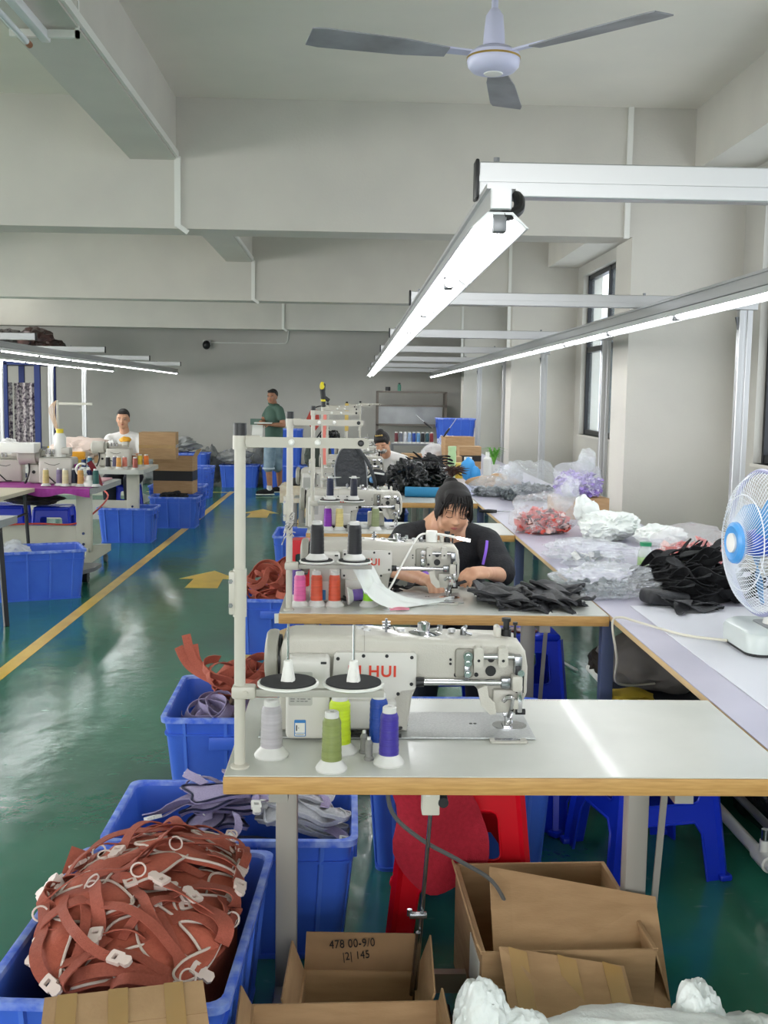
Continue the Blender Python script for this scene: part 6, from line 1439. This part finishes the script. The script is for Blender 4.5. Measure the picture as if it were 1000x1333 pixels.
bm = B(); sheet(bm, .16, .26, 8, 10, lambda x, y: V(-.06 + x + .05 * (y + .13), -.10 + .03 * math.sin(y * 20) , -.15 + y)); solid(bm, .002); obj('loose_sheet', bm, mWhiteP, pp_)
bm = B(); b2(bm, -.17, .0, .06, .10, -.02, .07); obj('green_sheet', bm, mat('grey_green', (96, 120, 108), .7), pp_)
# --- man seated behind the left machines
lm = thing('person', 'man in white shirt seated behind the left machines, facing the camera', 'person', (0, 0, 0))
yl = 12.75; M4 = rotm(math.radians(6), 0, math.radians(5), (-2.69, yl, 1.215)); bm = B(); head_vol(bm, M4, 1.0)
limb(bm, [M4 @ V(0, .02, -.06), V(-2.68, yl + .05, 1.05)], [.052, .06]); ell(bm, (-2.66, yl + .08, .86), (.17, .11, .2), 3); ell(bm, (-2.66, yl + .10, .62), (.16, .13, .15), 3)
for q in (-1, 1):
    limb(bm, [V(-2.67 + q * .18, yl + .04, .98), V(-2.67 + q * .24, yl - .08, .80), V(-2.67 + q * .12, yl - .38, .80)], [.052, .042, .027]); hand_vol(bm, V(-2.67 + q * .12, yl - .38, .80), V(-q * .3, -1, 0), V(0, 0, 1), q, 1, .7)
    limb(bm, [V(-2.66 + q * .09, yl + .05, .54), V(-2.66 + q * .12, yl - .35, .53), V(-2.66 + q * .12, yl - .30, .06)], [.09, .065, .04])
blob('body', bm, mSkin, lm, .008, 3); face(lm, M4, 1.0)
bm = B(); limb(bm, [V(-2.83, yl + .06, .98), V(-2.67, yl + .07, 1.0), V(-2.49, yl + .06, .98)], [.068, .09, .068]); ell(bm, (-2.66, yl + .08, .85), (.20, .14, .2), 3); ell(bm, (-2.66, yl + .11, .64), (.19, .16, .18), 3)
for q in (-1, 1): limb(bm, [V(-2.67 + q * .18, yl + .04, .98), V(-2.67 + q * .24, yl - .06, .82)], [.07, .075])
blob('shirt', bm, bpy.data.materials['white_cotton'], lm, .012, 4)
bm = B(); ell(bm, (-2.66, yl + .08, .54), (.19, .16, .10), 3); [limb(bm, [V(-2.66 + q * .09, yl + .05, .54), V(-2.66 + q * .12, yl - .37, .53), V(-2.66 + q * .12, yl - .30, .08)], [.105, .085, .065]) for q in (-1, 1)]
blob('trousers', bm, mTrou, lm, .014, 4)
bm = B(); hcap(bm, M4, 1.0, [((0, .028, .045), (.078, .088, .084)), ((0, -.042, .090), (.058, .032, .026))]); blob('hair', bm, mHair, lm, .007, 4)
stool('blue plastic stool the man in the white shirt sits on', (-2.66, yl + .12, 0), .2, mBlueS, s=.95, h=.45)
# ---------------------------------------------------------------- left side
mPaint = mat('cream_painted_steel', (198, 196, 180), .45, c2=(190, 188, 172), scale=3)
def big_table(name, label, loc, w, d, h=.75, top=mLam, th=.045, low=.30, edge=None):
    """industrial table with plate legs and a deep low beam; origin at floor under the front RIGHT corner, runs to -x"""
    t = thing(name, label, 'table', loc)
    bm = B(); plate(bm, [(-w, 0), (-.04, 0), (0, .05), (0, d - .05), (-.04, d), (-w, d)], [], th, Matrix.Translation((0, 0, h - th))); obj('table_top', bm, top, t)
    for x in (-.20, -w + .12):
        bm = B(); b2(bm, x, x + .12, .18, .26, .20, h - th, .006); l = obj('leg', bm, mPaint, t)
        bm = B(); plate(bm, [(.02, .10), (d - .04, .10), (d - .04, .16), (.30, .24), (.14, .24), (.02, .16)], [], .08, Matrix(((0, 0, 1, x + .02), (1, 0, 0, 0), (0, 1, 0, 0), (0, 0, 0, 1)))); obj('foot', bm, mPaint, l)
        bm = B()
        for z in (.27, .36): cyl(bm, (x + .06, .172, z), (x + .06, .182, z), .012, n=8)
        obj('bolt', bm, mSteel, l)
        for y in (.06, d - .08):
            bm = B(); cyl(bm, (x + .045, y, .035), (x + .075, y, .035), .035, n=16); b2(bm, x + .05, x + .07, y - .01, y + .01, .06, .10); obj('castor', bm, mAluD, l)
    bm = B(); b2(bm, -w + .15, -.15, .20, .225, low, low + .20 if low < .3 else low + .06); obj('low_beam', bm, mPaint, t)
    return t
big_table('workshop_table', 'left table with a purple cloth and a cream leg beam, nearest such table', (-2.08, 8.75, 0), 1.5, 1.05, low=.22, top=mat('grey_table_top', (150, 152, 150), .5))
big_table('workshop_table', 'left table behind the purple one, cream top with cartons at its right end', (-2.12, 10.95, 0), 1.7, .95, low=.22)
big_table('workshop_table', 'farthest left table, behind the seated man in white', (-2.6, 13.6, 0), 1.9, .9, low=.22)
bt = thing('folding_table', 'beige-topped table at the left edge of the photograph, on black legs', 'table', (-2.55, 7.7, 0))
bm = B(); plate(bm, [(-1.2, 0), (-.04, -.0), (0, 1.32), (-1.2, 1.32)], [], .03, Matrix.Translation((0, 0, .72))); obj('table_top', bm, mat('beige_board', (198, 190, 164), .5), bt)
for x, y in ((-.08, .2), (-.08, 1.0), (-1.1, .2), (-1.1, 1.0)):
    bm = B(); cyl(bm, (x, y, .72), (x + .05, y - .03, 0), .014, n=10); obj('leg', bm, mBlackM, bt)
bm = B(); cyl(bm, (-.06, .22, .55), (-.06, .98, .55), .010, n=8); obj('tie_bar', bm, mBlackM, bt)
st_ = thing('step_bench', 'grey bench plate on two black slanted legs at the left edge', 'bench', (-2.42, 6.95, 0))
bm = B(); plate(bm, [(-.8, -.1), (.14, .0), (.16, .36), (-.8, .30)], [], .05, Matrix.Translation((0, 0, .64))); obj('bench_top', bm, mat('grey_plate', (150, 152, 154), .4), st_)
for x in (-.02, .12):
    bm = B(); bar(bm, (x, .1, .64), (x + .06, .02, .0), .03, .03); obj('leg', bm, mBlackM, st_)
bm = B(); b2(bm, -.02, .14, .06, .08, .44, .62); obj('cross_plate', bm, mBlackM, st_)
for x in (-.6, -.7):
    bm = B(); bar(bm, (x, .1, .64), (x, .1, .0), .03, .03); obj('leg', bm, mBlackM, st_)
# purple cloth
mPur = mat('magenta_cloth', (160, 56, 146), .7, c2=(146, 46, 132), scale=30)
bm = B(); N = 34
def pc(x, y):
    X = -2.70 + x; Yv = 8.98 + y
    if Yv < 8.76: return V(X, 8.742 + .006 * math.sin(X * 40), .752 - (8.76 - Yv) * (1 + .25 * math.sin(X * 17)))
    return V(X, Yv, .754 + .004 * noise.noise(V(X * 9, Yv * 9, 0)))
sheet(bm, 1.16, .56, N, 20, pc); solid(bm, .003); tag(obj('purple_cloth', bm, mPur), 'magenta purple cloth spread on the left table under the overlock machine', 'cloth')
bm = B(); sheet(bm, .5, .3, 12, 8, lambda x, y: V(-2.12 + x * .5, 9.45 + y, .735 - .04 * (x + .25))) ; bm.free()
bm = B(); b2(bm, -2.50, -2.16, 9.35, 9.76, .7505, .765, .004); tag(obj('pink_board', bm, mat('dusty_pink', (206, 160, 168), .7)), 'dusty pink cloth sheet lying at the back of the purple-cloth table', 'cloth')
# overlock machines
def overlock(label, loc, rz=0, s=1.0):
    t = thing('overlock_machine', label, 'sewing machine', loc, rz, 'overlock machines on the left tables')
    def P(x0, x1, y0, y1, z0, z1, b=.012): b2(bm, x0 * s, x1 * s, y0 * s, y1 * s, z0 * s, z1 * s, b * s, 3)
    bm = B(); P(0, .27, 0, .20, .0, .21, .018); bd_ = obj('machine_body', bm, mMach, t)
    bm = B(); tube(bm, [V(.05 * s, -.002, .17 * s), V(.09 * s, -.004, .155 * s), V(.13 * s, -.004, .15 * s), V(.17 * s, -.004, .165 * s)], .002, 5); tube(bm, [V(.04 * s, -.004, .075 * s), V(.07 * s, -.004, .07 * s), V(.13 * s, -.006, .012 * s), V(.18 * s, -.006, .012 * s)], .005, 6); obj('cover_seam', bm, mBlackM, bd_)
    bm = B(); P(-.10, .02, .05, .17, .0, .15, .02); obj('base_block', bm, mMach, t)
    bm = B(); cyl(bm, (-.16 * s, .08 * s, .22 * s), (-.03 * s, .08 * s, .22 * s), .075 * s, .068 * s, 28); lathe(bm, [(0, -.185 * s), (.045 * s, -.18 * s), (.070 * s, -.165 * s), (.076 * s, -.15 * s), (0, -.15 * s)], 28, (0, .08 * s, .22 * s), 'X'); obj('motor', bm, mMach, t)
    bm = B(); cyl(bm, (-.03 * s, .08 * s, .22 * s), (.01 * s, .08 * s, .22 * s), .058 * s, n=24); obj('motor_ring', bm, mMachG, t)
    bm = B(); P(-.02, .24, .06, .13, .215, .26, .012); P(.18, .25, .0, .10, .24, .29, .01); obj('arm', bm, mMach, t)
    bm = B(); tube(bm, spline([V(-.09, .05, .16) * s, V(-.08, .03, .10) * s, V(-.10, .03, .03) * s, V(-.12, .05, .0) * s], 5), .008, 8); obj('cable', bm, mBlackM, t)
    bm = B()
    for k in range(3): cyl(bm, (.06 * s + k * .03, .02 * s, .235 * s), (.06 * s + k * .03, .02 * s, .275 * s), .010, n=12)
    obj('tension_dial', bm, mChrome, t)
    bm = B(); cyl(bm, (-.05 * s, .045 * s, .09 * s), (-.05 * s, .055 * s, .09 * s), .014 * s, n=12); obj('port', bm, mBlackM, t)
    return t
overlock('overlock machine with a round motor on the purple cloth, left side', (-2.62, 9.06, .758), 0, 1.05)
overlock('overlock machine with a round motor at the left table end, before the man', (-2.58, 11.36, .75), 0, .92)
overlock('overlock machine behind the folding table at the left edge', (-3.05, 9.2, .758), .1, .9)
ob = thing('oil_bottle', 'large white bottle with a yellow cap on the purple-cloth machine', 'bottle', (-2.455, 9.13, .982))
bm = B(); lathe(bm, [(0, 0), (.048, 0), (.050, .01), (.050, .17), (.035, .20), (0, .20)], 24); obj('bottle_body', bm, mWhiteP, ob)
bm = B(); lathe(bm, [(0, .20), (.030, .20), (.030, .235), (0, .235)], 20); obj('cap', bm, mat('yellow_cap', (228, 200, 40), .4), ob)
jar('small white glue bottle with a yellow nozzle left of the large white bottle', (-2.545, 9.10, .982), .018, .09, mWhiteP, bpy.data.materials['yellow_cap'], taper=.35)
bm = B(); sheet(bm, .12, .26, 6, 10, lambda x, y: V(-2.335 + (.008 if y > 0 else 0), 9.15 + x, .845 + y * .6)); solid(bm, .01); tag(obj('purple_scrap', bm, mPur), 'purple scrap draped over the right side of the overlock machine', 'cloth')
# pole stand with twine
tp_ = thing('thread_stand', 'tall white pole stand with twine at the left tables', 'thread stand', (-2.57, 9.5, .75))
bm = B(); cyl(bm, (0, 0, 0), (0, 0, .70), .011, n=12); obj('pole', bm, mCream, tp_)
bm = B(); b2(bm, 0, .30, -.006, .006, .665, .685); obj('thread_arm', bm, mCream, tp_)
bm = B(); rnd = random.Random(3)
for k in range(5): tube(bm, spline([(-.01, -.01, .70), (-.02 - .012 * k, -.02, .60), (.01 + .012 * k, -.02, .42 - .03 * k), (.03, -.01, .36)], 5), .004, 6)
obj('twine', bm, mat('beige_twine', (214, 186, 160), .8), tp_)
# cones on left tables
G3 = 'cones of thread on the left tables'
row = [('sand yellow', (204, 184, 120)), ('violet grey', (130, 116, 150)), ('cream', (226, 214, 170)), ('navy', (30, 38, 60)), ('amber', (216, 164, 92)), ('dark indigo', (34, 40, 90)), ('dark green', (36, 96, 88))]
for k, (nm, c_) in enumerate(row):
    cone('%s thread cone in the row on the purple cloth' % nm, (-2.47 + k * .062 + (.0 if k else -.035), 8.87 + (.05 if k % 2 else 0), .758), c_, h=.145, r=.026, group=G3)
row = [('black', (30, 30, 32), -2.50, 11.10), ('slate violet', (110, 108, 140), -2.44, 11.15), ('amber', (222, 160, 80), -2.39, 11.10), ('salmon', (222, 130, 110), -2.34, 11.15), ('brick red', (170, 84, 70), -2.20, 10.99), ('steel blue', (50, 90, 130), -2.84, 11.0), ('sea green', (100, 150, 140), -2.90, 11.1), ('yellow', (226, 196, 84), -2.78, 11.05), ('deep blue', (28, 50, 96), -2.72, 11.0), ('teal', (30, 110, 140), -2.66, 11.0)]
for nm, c_, x, y in row: cone('%s thread cone on the cream left table, before the seated man' % nm, (x, y, .75), c_, h=.13, r=.026, group=G3)
for k, (nm, c_) in enumerate((('mint', (176, 214, 200)), ('brown', (160, 110, 80)), ('yellow', (240, 206, 70)), ('orange', (236, 120, 40)))):
    cone('%s thread cone standing at the right end of the left tables' % nm, (-2.38 + k * .065, 11.5, .75), c_, h=.13, r=.028, group=G3)
ir = thing('tape_dispenser', 'white ring-handled holder with a dark red strap beside the cones, purple cloth', 'dispenser', (-2.16, 8.90, .758))
bm = B(); lathe(bm, [(0, 0), (.06, 0), (.055, .03), (.035, .05), (.03, .09), (0, .09)], 20); obj('base', bm, mWhiteP, ir)
bm = B(); tube(bm, [V(-.055 + .05 * math.cos(a), 0, .135 + .05 * math.sin(a)) for a in [i / 10 * 4.6 + 1.0 for i in range(11)]], .010, 8); obj('ring_handle', bm, mWhiteP, ir)
bm = B(); ribbon(bm, spline([(.0, 0, .20), (.04, 0, .14), (.075, 0, .06), (.09, 0, .0)], 4), V(.6, -.6, .2), .05, .004); obj('strap', bm, mat('dark_red_strap', (120, 20, 34), .5), ir)
# yellow machine part, beige cloth, boxes
bm = B(); crumple(bm, (-2.39, 11.43, 1.035), (.06, .05, .035), 3, .15, 1.5, 3, -9); tag(obj('yellow_attachment', bm, mat('orange_yellow', (236, 170, 40), .4)), 'orange-yellow part on the arm of the overlock machine before the man', 'machine part')
bm = B(); b2(bm, -2.56, -2.50, 9.62, 9.70, .75, .95, .01); b2(bm, -2.50, -2.38, 9.64, 9.70, .93, 1.0, .01); tag(obj('yellow_motor_box', bm, bpy.data.materials['orange_yellow']), 'orange-yellow box right of the white bottle on the left', 'box')
bm = B(); crumple(bm, (-2.98, 12.05, .90), (.30, .2, .13), 4.4, .2, 1.3, 4, .7505); tag(obj('beige_cloth', bm, mat('beige_cloth', (204, 186, 176), .8)), 'beige cloth heap on the left table, left of the man', 'cloth')
bm = B(); crumple(bm, (-2.62, 11.85, .88), (.12, .1, .12), 2.4, .2, 1.3, 4, .7505); tag(obj('white_cloth', bm, bpy.data.materials['white_cotton']), 'white cloth heap between the beige cloth and the overlock machine', 'cloth')
bm = B(); crumple(bm, (-3.02, 9.55, .98), (.10, .1, .13), 9.4, .25, 1.5, 4, .7505); tag(obj('white_cloth', bm, bpy.data.materials['white_cotton']), 'white cloth behind the leftmost overlock machine', 'cloth')
carton('cardboard box on the far left table behind the overlock machine', (-2.72, 12.1, .75), 0, .26, .24, .17, closed=True)
carton('closed cardboard box stacked highest, right of the seated man', (-2.17, 12.18, .80), math.radians(4), .40, .36, .29, closed=True, tape='mid')
carton('open cardboard box with black tape band below the closed box', (-2.08, 12.75, .362), math.radians(-3), .46, .30, .43, closed=False, tape='black', flaps=[('r', 60, .1)])
bm = B(); crumple(bm, (-1.82, 12.78, .75), (.05, .05, .05), 4, .3, 2, 3, -9); bm.free()
bm = B(); crumple(bm, (-2.05, 12.36, .335), (.16, .12, .07), 6.4, .35, 2.0, 4, .2); tag(obj('black_cloth', bm, mBlackF), 'black cloth spilling over the rim of the crate left of the aisle', 'cloth')
bm = B(); b2(bm, -3.0, -2.62, 8.95, 9.15, 1.02, 1.10, .004); tag(obj('white_tray', bm, mWhiteP), 'white tray on top of the leftmost overlock machine', 'tray')
dl = thing('platform_dolly', 'grey platform dolly on black wheels beside the nearest left crate', 'dolly', (-2.28, 8.48, 0))
bm = B(); plate(bm, [(-.35, -.22), (.18, -.22), (.26, -.02), (.26, .22), (-.35, .22)], [], .03, Matrix.Translation((0, 0, .12))); obj('platform', bm, mAluD, dl)
for x, y in ((.05, -.12), (.15, .14), (-.28, -.12), (-.28, .14)):
    bm = B(); cyl(bm, (x - .02, y, .05), (x + .02, y, .05), .05, n=20); w_ = obj('wheel', bm, mBlackM, dl)
    bm = B(); b2(bm, x - .03, x + .03, y - .015, y + .015, .05, .12); obj('wheel_fork', bm, mAluD, w_)
st1 = stool('blue plastic stool beneath the purple-cloth table', (-2.62, 9.52, 0), .1, mBlueS, h=.53)
stool('blue plastic stool left of the one beneath the purple-cloth table', (-3.05, 9.62, 0), .1, mBlueS, h=.53)
bm = B(); crumple(bm, (-2.80, 9.50, .585), (.26, .15, .05), 3.4, .15, 1.5, 4, .533); tag(obj('dark_cushion', bm, mat('brown_grey_cushion', (78, 70, 66), .5, c2=(50, 46, 44), scale=12)), 'dark crumpled cushion lying on the stools beneath the purple table', 'cushion')
bm = B(); tube(bm, spline([(-3.2, 8.93, .35), (-2.9, 8.9, .42), (-2.6, 8.91, .44), (-2.3, 8.92, .44), (-2.2, 9.2, .5), (-2.3, 10.2, .56), (-2.6, 10.9, .60)], 6), .008, 6); tag(obj('air_hose', bm, mat('red_hose', (206, 84, 70), .5)), 'thin red hose running along the beams under the left tables', 'hose')
jar('light blue bottle at the very left edge beside the overlock machine', (-2.97, 8.6, .752), .03, .19, mat('sky_plastic', (110, 180, 224), .4), mWhiteP, taper=.6)
bm = B(); b2(bm, -3.02, -2.72, 9.02, 9.2, .755, .84, .01); bm.free()
# storage rack with wrapped rolls
rk = thing('storage_rack', 'blue-post storage rack with patterned cloth rolls at the far left', 'rack', (-6.4, 17.5, 0))
mBl2 = mat('navy_post', (22, 44, 110), .5)
for x in (.0, .78, 1.30, 0.02):
    for y in ((0, .9) if x != .02 else ()):
        bm = B(); b2(bm, x, x + .09, y, y + .06, 0, 1.98); obj('rack_post', bm, mBl2, rk)
for z in (.55, 1.95):
    bm = B(); b2(bm, 0, 1.5, .0, .96, z, z + .05); obj('rack_shelf', bm, mBl2 if z > 1 else mAluD, rk)
mTex = mat('speckled_textile', (196, 186, 186), .8, c2=(60, 46, 66), scale=26, detail=1)
rnd = random.Random(6)
for k in range(4):
    for j in range(5):
        bm = B(); x = -6.30 + k * .36; z = .64 + j * .215; cyl(bm, (x, 17.56, z + .1), (x, 18.3, z + .1), .10, n=18); bm.free()
for k in range(3):
    bm = B(); sheet(bm, .42, 1.05, 20, 6, lambda x, y: V(-6.15 + k * .45 + x, 17.62 + .02 * math.sin(x * 60), 1.14 + y)); solid(bm, .012)
    tag(obj('patterned_curtain', bm, mTex), ['patterned grey-purple cloth panel at the left end of the rack', 'patterned grey-purple cloth panel between the blue posts of the rack', 'patterned grey-purple cloth panel at the right end of the rack'][k], 'cloth')
for k, (x, s_) in enumerate(((-6.2, .30), (-5.7, .28), (-5.2, .30), (-4.98, .2))):
    bm = B(); crumple(bm, (x, 17.95, 2.0 + s_ * .9), (.32, .35, s_), 3 + k * 1.7, .2, 1.6, 4, 2.002)
    tag(obj('wrapped_bundle', bm, mat('wrapped_dark%d' % k, ((96, 92, 96), (120, 116, 116), (88, 60, 58), (80, 56, 54))[k], .3, c2=(50, 44, 46), scale=7, alpha=.95)), ['leftmost wrapped dark bundle on top of the storage rack', 'grey wrapped bundle, second on top of the storage rack', 'brownish wrapped bundle on top of the rack, third', 'smallest wrapped bundle at the right end of the rack top'][k], 'bundle')
